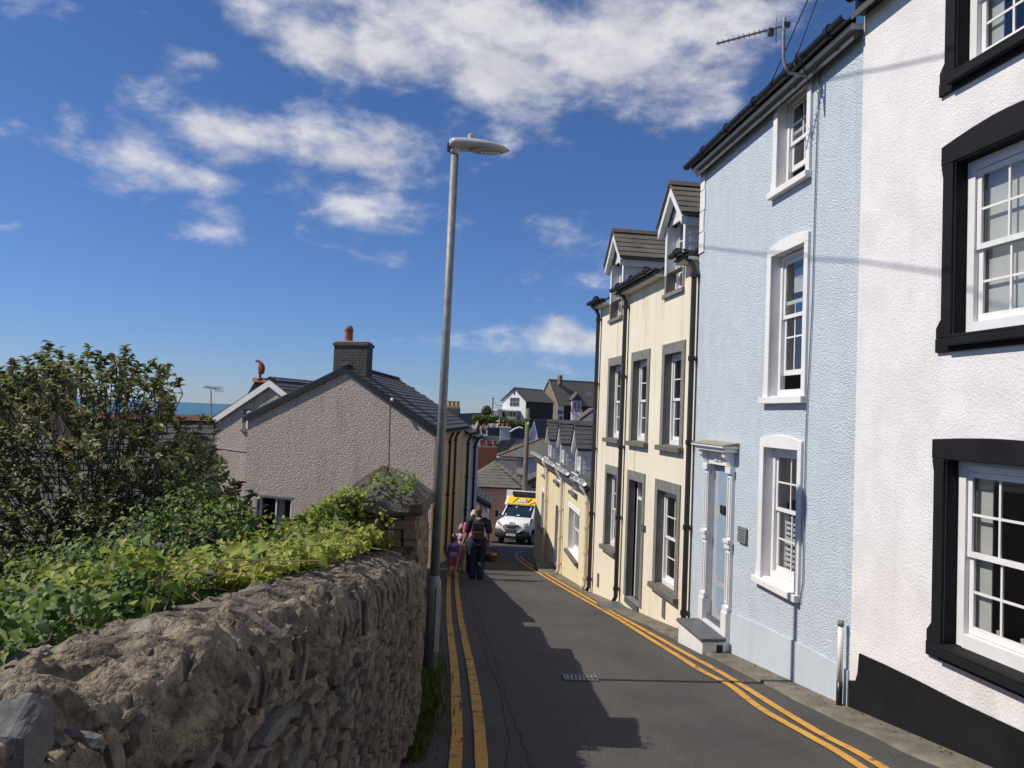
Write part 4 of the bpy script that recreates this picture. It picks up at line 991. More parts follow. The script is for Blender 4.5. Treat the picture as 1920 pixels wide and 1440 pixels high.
    roof_slope(T, LW, lt, -.07, u1, W_-ov, zl-k2*ov+.07, wa, zr, m_slate3, .46, .235, 0, slates=False)
    mb = MB()
    mb.prism([LW(-.15, zr+.035, wa-.14), LW(-.15, zr+.10, wa), LW(-.15, zr+.035, wa+.14), LW(-.15, zr-.02, wa)], lt*(u1+.15)); mb.build('ridge_tile', m_slate, T)
    for (ea, za) in ((ov, zE-k1*ov+.005), (W_-ov, zl-k2*ov+.005)):
        mb = MB(); mb.prism([LW(-.09, za, ea), LW(-.09, zr+.0, wa), LW(-.09, zr-.19, wa), LW(-.09, za-.19, ea)], lt*.045); b = mb.build('bargeboard', m_gut, T)
    # eaves gutter and pipes
    gz_ = zE-k1*ov
    class G: W = staticmethod(LW)
    gutter(LF, T, -.1, u1, gz_+.0, .24, r=.06)
    for u in (3.2, 4.9): pipe(LF, T, u, zB-.13*u+.9, gz_-.05, m_brownp, .05, .08, swan=-.1, clips=3)
    # cracked line on the gable, small lamp
    q = [at_gable(x, y)-lt*.004 for x, y in ((731, 760), (730, 800), (729, 850), (728, 900))]
    MB().tube(q, .012, 4).build('expansion_joint', m_gstone, T)
    q = at_gable(739, 750)-lt*.26; MB().lathe(q, [(.02, 0), (.05, .02), (.055, .06), (.02, .10)], 10, ax=-lt, ux=(0, 0, 1)).build('wall_lamp', m_wpaint, T, smooth=True)
    # chimney
    cw = gw(653, 690)[0]; cpos = LW(.55, 0, cw); zt = gw(650, 640)[1]+.03; wd = 1.16
    st = brick_stack(T, cpos, ln_, lt, wd, .78, zE+.9, zt-.16, .225, .075, m_brick_g, m_mort)
    MB().box(LW(.55-.44, zt-.159, cw-wd/2-.05), lt*.88, ln_*(wd+.10), np.array([0, 0, .10])).build('chimney_cap', m_brick_g, st, bevel=.02)
    MB().box(LW(.55-.38, zt-.058, cw-wd/2), lt*.76, ln_*wd, np.array([0, 0, .06])).build('flaunching', mat('lichen_stone', (.33,.29,.19), (.22,.19,.12), 12, 5, .9), st, bevel=.03)
    MB().lathe(LW(.55, zt-.02, gw(646, 620)[0]), [(.15, 0), (.155, .06), (.13, .08), (.125, .36), (.145, .37), (.145, .42), (.10, .43)], 14).build('chimney_pot', m_clay, st, smooth=False)
    MB().lathe(LW(.55, zt+.41, gw(646, 620)[0]), [(.11, 0), (.12, .03), (.10, .09), (.04, .10)], 12).build('pot_cowl', m_lead, st)
    # next houses of the row
    for (nm, lab, a, b, dz, mw_, pipes) in (('cream_row_house', 'narrow cream fronted house joined to the pebbledash house', u1+.003, 12.4, -.28, m_yel, (9.6,)), ('grey_row_house', 'pale grey rendered end house of the left hand row', 12.403, ULT, -.55, m_grey_r, (13.0,))):
        H = thing(nm, lab, 'house', LW((a+b)/2, gz(LW(a, 0)[1]), -2)); e = zE+dz; r = zr+dz
        mb = MB(); mb.poly([LW(a, zB-2, 0), LW(b, zB-3, 0), LW(b, e, 0), LW(a, e, 0)]); mb.build('front_wall', mw_, H)
        mb = MB(); mb.poly([LW(b, zB-3, W_), LW(b, e, W_), LW(b, r-.06, wa), LW(b, e, 0), LW(b, zB-3, 0)]); mb.poly([LW(a, zB-3, W_), LW(a, e, W_), LW(b, e, W_), LW(b, zB-3, W_)]); mb.build('end_wall', mw_, H)
        k = (r-e)/(0-wa)
        roof_slope(H, LW, lt, a, b+.08, ov, e-k*ov+.05, wa, r, m_slate3, .5, .26, 70); roof_slope(H, LW, lt, a, b+.08, W_-ov, e-k*ov+.05, wa, r, m_slate3, .5, .3, 0, slates=False)
        mb = MB(); mb.prism([LW(a, r+.02, wa-.15), LW(a, r+.10, wa), LW(a, r+.02, wa+.15)], lt*(b-a+.08)); mb.build('ridge_tile', m_slate, H)
        gutter(LF, H, a, b+.05, e-k*ov-.02, .25, r=.065)
        for u in pipes: pipe(LF, H, u, -gz(0)+gz(LW(u, 0)[1])+.15, e-k*ov-.06, m_gut, .06, .09, swan=-.12, clips=4)
        if nm == 'grey_row_house':
            c = brick_stack(H, LW(b-.5, 0, -1.5), ln_, lt, .9, .6, e+.2, atY(850, 762, 38)[2], .4, .2, m_brick_g, m_mort)
            for q in (-.33, -.11, .11, .33): MB().lathe(LW(b-.5, atY(850, 762, 38)[2], -1.5+q), [(.10, 0), (.09, .22), (.105, .24), (.105, .27)], 10).build('chimney_pot', mat('buff_clay', (.42,.28,.15), (.34,.22,.12), 9, 3, .8), c)
    # vent pipe standing at the eaves
    for u, lab in ((10.3, 'black'), (12.9, 'grey')):
        pass
left_house()
def second_gable():
    T = thing('rear_gable_house', 'pinkish pebbledash house with white bargeboards and a dragon ridge finial behind', 'house', atY(430, 930, 26))
    Y = 26.5; P = lambda x, y, d=0: atY(x, y, Y+d)
    ap = P(509, 716); l = atY(398, 788, Y+1.0); kk = (l[1]-Y)/(ap[0]-l[0])
    def sh(m):
        m.v = [(q[0], q[1]+kk*(ap[0]-q[0]), q[2]) for q in m.v]; return m
    r_ = ap+(ap-l)*np.array([1, 1, -1.])
    zb = -4.0; hb = np.array([0, 1., 0]); hb[0] = .35; hb /= np.linalg.norm(hb); dep = 7.0
    g0, g1 = P(451, 767), P(476, 800)
    mb = MB(); mb.poly([(l[0], l[1], zb), (r_[0], r_[1], zb), V3(r_), V3(ap), V3(l)]); mb.build('gable_wall', m_peb, T)
    mb = MB(); mb.poly([(l[0], l[1], zb), V3(l), V3(l+hb*dep), V3(np.array([l[0], l[1], zb])+hb*dep)]); mb.build('side_wall', m_peb, T)
    for s, e in ((-1, l), (1, r_)):
        up = np.array([0, 0, .07]); ev = ap-e; Lv = np.linalg.norm(ev); ev = ev/Lv; o = e-ev*.18-hb*.12+up
        mb = MB(); mb.prism([o, ap-hb*.12+up, ap-hb*.12+up-[0, 0, .06], o-[0, 0, .06]], hb*dep); rf = mb.build('roof', m_slate, T)
        if s == 1: slate_field(rf, o+hb*.0, hb, ev, None, dep, Lv+.18, .46, .24, m_slate, cap=90, thick=.014)
        mb = MB(); mb.prism([e-ev*.2-hb*.13+[0, 0, .0], ap-hb*.13+[0, 0, .06], ap-hb*.13-[0, 0, .17], e-ev*.2-hb*.13-[0, 0, .22]], hb*.04); mb.build('bargeboard', m_wpaint, T)
    mb = MB(); mb.prism([ap-hb*.13+[-.12, 0, .10], ap-hb*.13+[0, 0, .18], ap-hb*.13+[.12, 0, .10]], hb*dep); mb.build('ridge_tile', m_slate, T)
    # corner pipe, window
    MB().tube([l+[-.06, -.05, -.06], (l[0]-.06, l[1]-.05, zb+1)], .045, 8).build('downpipe', m_wpaint, T)
    a, b = P(448, 767), P(478, 806); mb = MB(); mb.abox(a[0], b[0], Y-.004, Y+.001, b[2], a[2]); sh(mb).build('window_recess', m_sill, T)
    mb = MB(); mb.abox(a[0]-.05, b[0]+.05, Y-.09, Y-.001, b[2]-.09, b[2]-.001); sh(mb).build('sill', m_sill, T)
    c0, c1 = P(456, 770), P(478, 805); mb = MB(); w_ = .06
    for (x0, x1, z0, z1) in ((c0[0], c0[0]+w_, c1[2], c0[2]), (c1[0]-w_, c1[0], c1[2], c0[2]), (c0[0]+w_, c1[0]-w_, c0[2]-w_, c0[2]), (c0[0]+w_, c1[0]-w_, c1[2], c1[2]+w_), (c0[0]+w_, c1[0]-w_, (c0[2]+c1[2])/2, (c0[2]+c1[2])/2+w_)): mb.abox(x0, x1, Y-.03, Y-.005, z0, z1)
    win = sh(mb).build('window', m_wpaint, T)
    mb = MB(); mb.abox(c0[0]+w_, c1[0]-w_, Y-.014, Y-.0045, c1[2]+w_, c0[2]-w_); sh(mb).build('pane', m_dglass, win)
    q = [P(398, 842)-[0, .02, 0], P(430, 846)-[0, .02, 0], P(462, 848)-[0, .02, 0]]; sh(MB().tube(q, .012, 4)).build('cable', m_gut, T)
    # ridge of the roof behind with a clay dragon
    Yd = 29.0; Q = lambda x, y: atY(x, y, Yd); R0, R1 = Q(479, 713), Q(516, 715)
    T2 = thing('dragon_roof_house', 'dark slate hipped roof with clay ridge behind the white bargeboards', 'house', (R0[0], Yd, zb))
    el = Q(448, 765); mb = MB(); back = np.array([.4, 4, -2.4])
    mb.poly([V3(el), V3(R1+[1.5, -.2, -1.4]), V3(R1), V3(R0)]); mb.poly([V3(el), V3(R0), V3(R0+[-.7, 4.5, -1.3])]); mb.poly([V3(R0), V3(R1), V3(R1+[.8, 3, -1.5]), V3(R0+[-.7, 4.5, -1.3])]); mb.build('roof', m_slate, T2)
    mb = MB(); mb.abox(el[0]+.1, R1[0]+1.4, Yd+.3, Yd+2.2, zb, el[2]-.02); mb.build('wall', m_peb, T2)
    MB().prism([R0+[-.1, -.12, -.06], R0+[-.1, 0, .10], R0+[-.1, .12, -.06]], R1-R0+[.1, 0, 0]).build('ridge_tile', m_clay, T2)
    D = thing('ridge_dragon', 'small terracotta dragon finial perched on the roof ridge', 'finial', R0)
    pe = Q(487, 712); MB().lathe(pe+[0, 0, -.06], [(.09, 0), (.10, .10), (.06, .16), (.05, .28), (.08, .31), (.08, .35)], 10).build('pedestal', m_clay, D)
    pts = [Q(488.5, 699), Q(491.5, 695), Q(492, 690), Q(490.5, 685), Q(488, 680.5), Q(486, 677.5), Q(482.5, 676.5), Q(478.5, 677.5)]
    MB().tube(pts, [.05, .09, .105, .10, .075, .055, .06, .025], 9).build('body', m_clay, D, smooth=True)
    MB().tube([Q(486, 686), Q(486, 693), Q(486.5, 699)], [.05, .04, .03], 7).build('front_leg', m_clay, D, smooth=True)
    MB().tube([Q(492, 690), Q(494.5, 694), Q(493, 700), Q(489, 702)], [.07, .05, .035, .015], 7).build('tail', m_clay, D, smooth=True)
    MB().prism([Q(490, 684), Q(495, 690), Q(494, 696), Q(491, 690)], (0, .05, 0)).build('folded_wing', m_clay, D)
    # tv aerial in front of the sea
    A = thing('roof_aerial', 'thin television aerial standing against the sea beside the white bargeboard', 'aerial', atY(396, 790, 30))
    a = lambda x, y, d=0: atY(x, y, 30+d)
    MB().tube([a(396.5, 795), a(395.5, 731)], .022, 6).build('mast', m_steel, A); MB().tube([a(382, 725, -.2), a(412, 730, .3)], .016, 5).build('boom', m_steel, A)
    for k in range(8): c = a(384+3.5*k, 725.4+.58*k, -.17+.06*k); MB().tube([c-[.0, .2, .06], c+[.05, .2, .06]], .008, 4).build('director', m_steel, A)
    for k in range(5): c = a(409, 724.5+2.6*k, .3); MB().tube([c-[.16, 0, 0], c+[.22, 0, .02]], .008, 4).build('reflector', m_steel, A)
second_gable()
def outbuilding():
    T = thing('slate_roof_cottage', 'low cottage with pale slate roof and clay ridge behind the shrub', 'house', atY(200, 900, 13.5))
    vg = np.array([1.75, -3.5, 0.]); vl = np.linalg.norm(vg); ru = np.array([-3.5, -1.75, 0.])/vl; vg /= vl
    R = atY(398, 791, 18.2); rise = 2.5; run = 4.2; n = np.array([0, 0, 1.]); Lr = 17.0
    E = R+vg*run-n*rise; ev = R-E; L_ = np.linalg.norm(ev); ev /= L_
    mb = MB(); mb.prism([E, R, R-[0, 0, .08], E-[0, 0, .08]], ru*Lr); rf = mb.build('roof', m_slate3, T)
    E2 = R-vg*run-n*rise; mb = MB(); mb.prism([E2, R-[0, 0, .001], R-[0, 0, .08], E2-[0, 0, .08]], ru*Lr); mb.build('rear_roof', m_slate3, T)
    slate_field(rf, E, ru, ev, None, Lr, L_, .50, .24, m_slate3, cap=300, thick=.016)
    for k in range(34):
        p = R+ru*(k*.5)+n*.05; mb = MB(); mb.prism([p-vg*.15-n*.03, p+n*.09, p+vg*.15-n*.03, p+n*.04], ru*.485); mb.build('ridge_tile', m_ridge, T)
    mb = MB(); iv = vg*.15; Z = lambda p, z: np.array([p[0], p[1], z])
    e1, e2 = E-vg*.2+ru*.15, E2+vg*.2+ru*.15; r_ = R+ru*.15
    mb.poly([Z(e1, -4.5), Z(e1, E[2]-.06), Z(r_, R[2]-.1), Z(e2, E[2]-.06), Z(e2, -4.5)]); mb.poly([Z(e1, -4.5), Z(e1+ru*(Lr-.3), -4.5), Z(e1+ru*(Lr-.3), E[2]-.07), Z(e1, E[2]-.07)]); mb.build('wall', m_peb, T)
    # chimney seen over the shrub
    c = R+ru*10.6; bc = mat('buff_stone', (.30,.22,.14), (.22,.16,.10), 9, 5, .9, .4, 40, .01); px = atY(72, 735, c[1]); c[0] = px[0]
    zt = atY(72, 716, c[1])[2]
    s = brick_stack(T, c, ru, vg, 1.15, .7, R[2]-.3, zt, .4, .16, bc, m_mort)
    MB().box(np.array([c[0], c[1], zt])-ru*.66-vg*.42, ru*1.32, vg*.84, n*.10).build('chimney_cap', bc, s, bevel=.02)
    MB().lathe(np.array([atY(115, 705, c[1])[0], c[1], zt+.1]), [(.14, 0), (.10, .1), (.07, .16), (.03, .2)], 10).build('chimney_pot', bc, s)
outbuilding()
# ------------------------------------------------------------------ houses beyond the bend
def unit(v): v = np.asarray(v, float); return v/np.linalg.norm(v)
UP = np.array([0, 0, 1.])
def gabled(T, c, e1, w1, e2, w2, zb, ze, zr, mg, ms, mr, over=.25, barge=None, slates=None, cap=0):
    """plan corner c (near corner), gable along e1, ridge along e2"""
    c = np.array([c[0], c[1], 0.]); e1 = unit([*e1[:2], 0]); e2 = unit([*e2[:2], 0]); P = lambda a, b, z: c+e1*a+e2*b+UP*z
    h = w1/2
    mb = MB(); mb.poly([P(0, 0, zb), P(w1, 0, zb), P(w1, 0, ze), P(h, 0, zr), P(0, 0, ze)]); mb.build('gable_wall', mg, T)
    mb = MB(); mb.poly([P(0, w2, zb), P(0, w2, ze), P(h, w2, zr), P(w1, w2, ze), P(w1, w2, zb)]); mb.poly([P(0, 0, zb), P(0, 0, ze), P(0, w2, ze), P(0, w2, zb)]); mb.poly([P(w1, 0, zb), P(w1, w2, zb), P(w1, w2, ze), P(w1, 0, ze)]); mb.build('wall', ms, T)
    k = (zr-ze)/h; rs = []
    for s in (0, 1):
        a = -over if s == 0 else w1+over; za = ze-k*over
        mb = MB(); mb.prism([P(a, -over*.7, za+.06), P(h, -over*.7, zr+.06), P(h, -over*.7, zr-.06), P(a, -over*.7, za-.06)], e2*(w2+over)); r = mb.build('roof', mr, T); rs.append(r)
        if barge: mb = MB(); mb.prism([P(a, -over*.75, za+.03), P(h, -over*.75, zr+.03), P(h, -over*.75, zr-.22), P(a, -over*.75, za-.22)], -e2*.05); mb.build('bargeboard', barge, T)
        if slates and s in slates:
            o = P(a, -over*.7, za+.06); ev = P(h, 0, zr)-P(a, 0, za); L_ = np.linalg.norm(ev)
            slate_field(r, o, e2, ev/L_, None, w2+over, L_, .6, .32, mr, cap=cap, thick=.02)
    mb = MB(); mb.prism([P(h-.15, -over*.7, zr+.03), P(h, -over*.7, zr+.15), P(h+.15, -over*.7, zr+.03)], e2*(w2+over)); mb.build('ridge_tile', mr, T)
    return P
def hipped(T, c, e1, w1, e2, w2, zb, ze, zr, mw_, mr, over=.3, ridge_m=None, slates=(), cap=0, sw=.5, ex=.26):
    c = np.array([c[0], c[1], 0.]); e1 = unit([*e1[:2], 0]); e2 = unit([*e2[:2], 0]); P = lambda a, b, z: c+e1*a+e2*b+UP*z
    mb = MB(); q = [(0, 0), (w1, 0), (w1, w2), (0, w2)]
    for (a, b) in zip(q, q[1:]+q[:1]): mb.poly([P(*a, zb), P(*b, zb), P(*b, ze), P(*a, ze)])
    mb.build('wall', mw_, T)
    o = over; zz = ze-.02; ins = min(w1, w2)/2+o; C = [P(-o, -o, zz), P(w1+o, -o, zz), P(w1+o, w2+o, zz), P(-o, w2+o, zz)]
    if w1 >= w2: R0, R1 = P(-o+ins, w2/2, zr), P(w1+o-ins, w2/2, zr); fs = [(C[0], C[1], R1, R0), (C[1], C[2], R1), (C[2], C[3], R0, R1), (C[3], C[0], R0)]
    else: R0, R1 = P(w1/2, -o+ins, zr), P(w1/2, w2+o-ins, zr); fs = [(C[0], C[1], R0), (C[1], C[2], R1, R0), (C[2], C[3], R1), (C[3], C[0], R0, R1)]
    mb = MB()
    for f in fs: mb.poly(f)
    mb.poly(C[::-1]); rf = mb.build('roof', mr, T)
    for i in slates:
        f = fs[i]; p, q2 = f[0], f[1]; eu = unit(q2-p); L_ = np.linalg.norm(q2-p); top = f[2]; ev = top-p; ev = ev-eu*np.dot(ev, eu); H_ = np.linalg.norm(ev); ev /= H_
        us = [np.dot(x-p, eu) for x in f]; vs_ = [np.dot(x-p, ev) for x in f]
        ul = us[-1]; ur = us[2]
        slate_field(rf, p, eu, ev, None, L_, H_, sw, ex, mr, cap=cap, thick=.016, clip=lambda u, v: (ul*v/H_-.1 <= u <= L_-(L_-ur)*v/H_+.1))
    if ridge_m:
        for (a, b) in ((C[0], R0), (C[1], R1 if w1 >= w2 else R0), (R0, R1), (C[3], R0 if w1 >= w2 else R1), (C[2], R1)): MB().tube([a+UP*.03, b+UP*.03], .10, 6).build('hip_tile', ridge_m, T)
    return P
def fwin(T, p, e, w, z0, z1, n, fm=None, cols=2, rows=2):
    """simple framed far window standing on a wall: centre-left p (xy), direction e"""
    fm = fm or m_wpaint; e = unit([*e, 0]); p = np.array([p[0], p[1], 0.]); n = unit([*n, 0]); fr = .07; mb = MB()
    B = lambda a, b, c, d, o0, o1: mb.box(p+e*a+UP*c+n*o0, e*(b-a), UP*(d-c), n*(o1-o0))
    B(0, fr, z0, z1, .003, .06); B(w-fr, w, z0, z1, .003, .06); B(fr, w-fr, z1-fr, z1, .003, .059); B(fr, w-fr, z0, z0+fr, .003, .059)
    for i in range(1, cols): c = w*i/cols; B(c-.025, c+.025, z0+fr, z1-fr, .003, .055)
    for j in range(1, rows): c = z0+(z1-z0)*j/rows; B(fr, w-fr, c-.025, c+.025, .003, .05)
    win = mb.build('window', fm, T)
    mp = MB(); mp.box(p+e*fr+UP*(z0+fr)+n*.003, e*(w-2*fr), UP*(z1-z0-2*fr), n*.025); mp.build('pane', m_dglass, win)
    return win
def beyond():
    # pink house facing us behind the van
    Y = 50.0; a = atY(872, 917, Y); b = atY(985, 915, Y); ze = b[2]; zr = atY(920, 865, Y+3.3)[2]
    T = thing('pink_house', 'pink rendered house with dark slate hipped roof behind the delivery van', 'house', (0, Y, gz(Y)))
    hipped(T, (a[0], Y), (1, 0), b[0]-a[0]-.3, (0, 1), 6.5, gz(Y)-1.5, ze, zr, m_pink, m_slate2, over=.28, slates=(0, 1), cap=150, sw=.55, ex=.30)
    MB().abox(a[0]-.3, b[0]-.05, Y-.36, Y-.27, ze-.09, ze-.025).build('gutter', m_gut, T)
    # lean-to at its side, nearer
    Y2 = 44.0; T = thing('lean_to', 'small grey lean-to with slate roof in front of the pink house', 'outbuilding', (atY(905, 1000, Y2)[0], Y2, gz(Y2)))
    p0, p1 = atY(880, 921, Y2), atY(921, 945, Y2); q1 = atY(914, 946, Y2)
    mb = MB(); mb.prism([p0, p1, p1-UP*.12, p0-UP*.12], (0, 4.2, 0)); r = mb.build('roof', m_slate, T)
    mb = MB(); mb.prism([(p0[0], Y2+.2, p0[2]-.12), (q1[0], Y2+.2, q1[2]-.12), (q1[0], Y2+.2, gz(Y2)-.8), (p0[0], Y2+.2, gz(Y2)-.8)], (0, 3.8, 0)); mb.build('wall', m_grey_r, T)
    ev = unit(p0-p1); slate_field(r, p1+UP*.0, np.array([0, 1., 0]), ev, None, 4.2, np.linalg.norm(p0-p1), .45, .25, m_slate, cap=60, thick=.016)
    MB().box(p0-UP*.32-[0, .05, 0], p1-p0, (0, .05, 0), UP*.2).build('bargeboard', m_gut, T)
    # house whose orange brick chimney shows above the pink roof
    Y3 = 58.0; T = thing('brick_chimney_house', 'house behind the pink one with an orange brick chimney and clay pots', 'house', (atY(905, 900, Y3)[0], Y3, gz(Y3)))
    c0, c1 = atY(889, 863, Y3), atY(932, 838, Y3); w = c1[0]-c0[0]
    st = brick_stack(T, ((c0[0]+c1[0])/2, Y3+.4), np.array([1., 0, 0]), np.array([0, 1., 0]), w, .8, c0[2]-1.2, c1[2], .30, .11, m_brick_r, m_mort)
    for px in (901, 913, 926): q = atY(px, 838, Y3); MB().lathe((q[0], Y3+.4, c1[2]), [(.17, 0), (.15, .1), (.14, .38), (.17, .40), (.17, .46)], 12).build('chimney_pot', m_clay, st)
    gabled(T, (atY(880, 880, Y3)[0]-3, Y3+.9), (0, 1), 6, (1, 0), 6.5, gz(Y3)-2, c0[2]-2.2, c0[2]-.1, m_grey_r, m_grey_r, m_slate)
    # white house with a hipped roof and red hip tiles
    Y4 = 76.0; a = atY(941, 855, Y4); b = atY(1016, 855, Y4); zr = atY(1000, 823, Y4+4)[2]
    T = thing('red_hip_house', 'lilac white house with slate hipped roof edged in red hip tiles', 'house', (a[0], Y4, -10))
    hipped(T, (a[0], Y4), (1, .05), 9.5, (-.05, 1), 8.5, -14, a[2], zr, mat('lilac_white_wall', (.52,.51,.56), (.47,.46,.51), 2, 3, .8), m_slate2, over=.4, ridge_m=m_ridge, slates=(0,), cap=120, sw=.8, ex=.42)
    w0, w1 = atY(976, 872, Y4), atY(986, 855, Y4); fwin(T, (w0[0], w0[1]), (1, 0), w1[0]-w0[0], w0[2], w1[2]-.1, (0, -1), mat('blue_far_frame', (.55,.57,.62), None), 2, 3)
    T = thing('slate_wing', 'dark slate wing joined left of the red hip tiled house', 'house', (atY(925, 850, 80)[0], 80, -10))
    p = atY(921, 856, 80); q = atY(973, 822, 80); mb = MB(); mb.prism([p, atY(946, 852, 80), q, atY(938, 826, 80)], (0, .15, 0)); mb.build('roof', m_slate, T)
    MB().abox(p[0]+.1, atY(944, 852, 80)[0], 80.2, 84, -14, p[2]-.05).build('wall', m_wsh, T)
    # low pink roofed porch and cream gable by the pole
    T = thing('porch_house', 'low cream gable with dark roof edge between pole and corner cottage', 'house', (atY(995, 900, 52)[0], 52, gz(52)))
    gabled(T, (atY(988, 905, 52)[0], 52), (1, 0), 3.4, (0, 1), 4, gz(52)-1, atY(988, 903, 52)[2], atY(1010, 882, 52)[2]+.1, m_yel, m_yel, m_slate, barge=m_gut)
    fwin(T, (atY(997, 912, 52)[0], 52), (1, 0), .28, atY(997, 915, 52)[2], atY(997, 906, 52)[2], (0, -1), m_dkgrey, 1, 1)
    T = thing('terracotta_porch_roof', 'low terracotta edged slate roof below the lilac house', 'outbuilding', (atY(965, 880, 66)[0], 66, -9))
    p0, p1 = atY(955, 879, 66), atY(987, 892, 62); mb = MB(); mb.poly([atY(950, 879, 66), atY(990, 876, 66), atY(992, 900, 61), atY(968, 903, 61)]); mb.poly([atY(950, 879, 66), atY(968, 903, 61), atY(968, 903, 61)-UP*4, atY(950, 879, 66)-UP*4]); mb.build('roof', m_slate2, T)
    MB().tube([atY(950, 878.5, 66), atY(990, 875.5, 66)], .09, 6).build('ridge_tile', m_ridge, T)
    # telegraph pole
    T = thing('telegraph_pole', 'weathered wooden telegraph pole rising behind the delivery van', 'pole', (atY(983, 1000, 47)[0], 47, gz(47)))
    t0 = atY(984, 915, 47); t1 = atY(990, 766, 47); ax = (t1-t0)/np.linalg.norm(t1-t0)
    MB().tube([t0-ax*4, t0, t1], [.17, .165, .13], 10).build('shaft', m_wood, T, smooth=True)
    MB().tube([t1-UP*.65+[-.2, -.1, 0], t1-UP*.65+[.2, -.1, 0]], .05, 6).build('cross_arm', m_wood, T); MB().lathe(t1-UP*1.0+[.05, -.16, 0], [(.03, 0), (.06, .05), (.05, .14), (.02, .18)], 8).build('insulator', m_wpaint, T)
    # small white gable with dark roof
    Y5 = 98.0; a = atY(991, 822, Y5); b = atY(1011, 822, Y5)
    T = thing('small_white_gable', 'white gable end with dark slate roof below the hilltop houses', 'house', (a[0], Y5, -8))
    gabled(T, (a[0], Y5), (1, -.12), b[0]-a[0], (.55, .83), 9, -12, a[2]-.3, atY(996, 788, Y5)[2], m_wsh, m_wsh, m_slate, over=.12, barge=m_wpaint)
    # flat roofed dormer block and other rooftops
    T = thing('box_dormer_house', 'dark flat topped dormer block with grey roof under the cliff', 'house', (atY(925, 815, 92)[0], 92, -8))
    p0, p1 = atY(914, 818, 92), atY(937, 802, 92); MB().abox(p0[0], p1[0], 92, 95, p0[2], p1[2]).build('dormer_block', m_dkgrey, T)
    for k in range(2): MB().abox(p0[0]+.1+k*.75, p0[0]+.7+k*.75, 91.95, 91.999, p0[2]+.15, p1[2]-.15).build('pane', m_dglass, T)
    p0, p1 = atY(905, 828, 91), atY(940, 818.5, 91); MB().abox(p0[0], p1[0], 91, 96, p0[2]-.25, p1[2]-.02).build('flat_roof', m_lead, T); MB().abox(p0[0]+.2, p1[0]-.2, 91.3, 96, -14, p0[2]-.26).build('wall', m_dkgrey, T)
    p0, p1 = atY(896, 835, 88), atY(904, 817, 88); T = thing('white_chimney_block', 'narrow white rendered block left of the flat roofed dormer', 'house', (p0[0], 88, -8)); MB().abox(p0[0]-.6, p1[0], 88, 91, -13, p1[2]).build('wall', m_wsh, T); MB().abox(p0[0]-.7, p1[0]+.1, 87.9, 91.1, p1[2]+.002, p1[2]+.12).build('coping', m_lead, T)
    T = thing('rounded_parapet_house', 'house with white curved parapet and pale rendered chimney', 'house', (atY(945, 815, 90)[0], 90, -8))
    p0, p1 = atY(937, 820, 90), atY(956, 803, 90); MB().abox(p0[0], p1[0], 90, 91.2, p0[2]-2, p1[2]).build('chimney', m_grey_r, T, bevel=.05); MB().abox(p0[0]-.12, p1[0]+.12, 89.9, 91.3, p1[2]+.002, p1[2]+.15).build('chimney_cap', m_wpaint, T)
    for k in (.3, .8): MB().lathe((p0[0]+k, 90.6, p1[2]+.15), [(.15, 0), (.13, .35), (.15, .4)], 8).build('chimney_pot', m_clay, T)
    pts = [atY(x, y, 93) for x, y in ((956, 810), (965, 804), (974, 801), (980, 803), (984, 807), (984, 822), (956, 822))]; MB().prism(pts, (0, 4, 0)).build('roof', m_slate, T)
    MB().tube([atY(x, y, 92.9) for x, y in ((956, 810), (965, 804), (974, 801), (980, 803))], .12, 6).build('parapet', m_wpaint, T)
    MB().abox(p0[0]-.1, atY(984, 822, 93)[0]-.1, 93.2, 96.5, -13, atY(960, 822, 93)[2]).build('wall', m_grey_r, T)
    # big slate roof edge rising right, white chimneys
    T = thing('near_slate_roof_house', 'house with plain grey slate roof slope rising behind the cottage dormers', 'house', (atY(1100, 800, 62)[0], 62, -6))
    mb = MB(); mb.prism([atY(1073, 799, 62), atY(1092, 782, 62), atY(1116, 764, 62), atY(1116, 800, 62)], (0, 5, 0)); mb.build('roof', m_slate3, T); pp = atY(1076, 800, 62); MB().abox(pp[0]+.1, pp[0]+8, 62.2, 66.8, -10, pp[2]-.01).build('wall', m_grey_r, T)
    for i, (xa, xb, y0, y1, Y, lb) in enumerate(((1071, 1084, 791, 775, 110, 'stubby white rendered chimney stack with clay pot below the hilltop house'), (1086, 1096, 790, 776, 108, 'smaller white chimney partly hidden by the slate roof slope'))):
        a, b = atY(xa, y0, Y), atY(xb, y1, Y); T = thing('white_chimney', lb, 'chimney', (a[0], Y, a[2]), 'white chimneys below the hilltop house'); MB().abox(a[0], b[0], Y, Y+1, a[2]-8, b[2]).build('stack', m_wsh, T, bevel=.04); MB().abox(a[0]-.1, b[0]+.1, Y-.1, Y+1.1, b[2]+.002, b[2]+.15).build('cap', m_wpaint, T); MB().lathe(((a[0]+b[0])/2, Y+.5, b[2]+.15), [(.16, 0), (.13, .4), (.16, .45)], 8).build('chimney_pot', m_clay, T)
    # hilltop white house
    Y6 = 180.0; kx = lambda x, y, Y=Y6: atY(x, y, Y)
    c = kx(985, 785); e1 = unit([-.8, .6, 0]); e2 = unit([.6, .8, 0]); T = thing('hilltop_white_house', 'white gabled house with big grey roof and conservatory on the hill', 'house', (c[0], c[1], c[2]))
    ze = kx(985, 750)[2]; zr = kx(962, 727, Y6+2)[2]; w1 = 6.9; w2 = 11.5; m_shade_side = mat('shaded_side_wall', (.055,.042,.042), (.035,.028,.03), 3, 4, .9)  # side wall colour darkened for its shade, turned away from the sun
    P = gabled(T, c, e1, w1, e2, w2, c[2]-4, ze, zr, m_wsh, m_shade_side, m_slate2, over=.4, barge=m_gut)
    nn = -e2; 
    for (a, w, z0, z1, cc) in ((1.9, 2.8, ze-1.6, ze+.55, 3),): fwin(T, (c+e1*a)[:2], e1[:2], w, z0, z1, nn[:2], None, cc, 2)
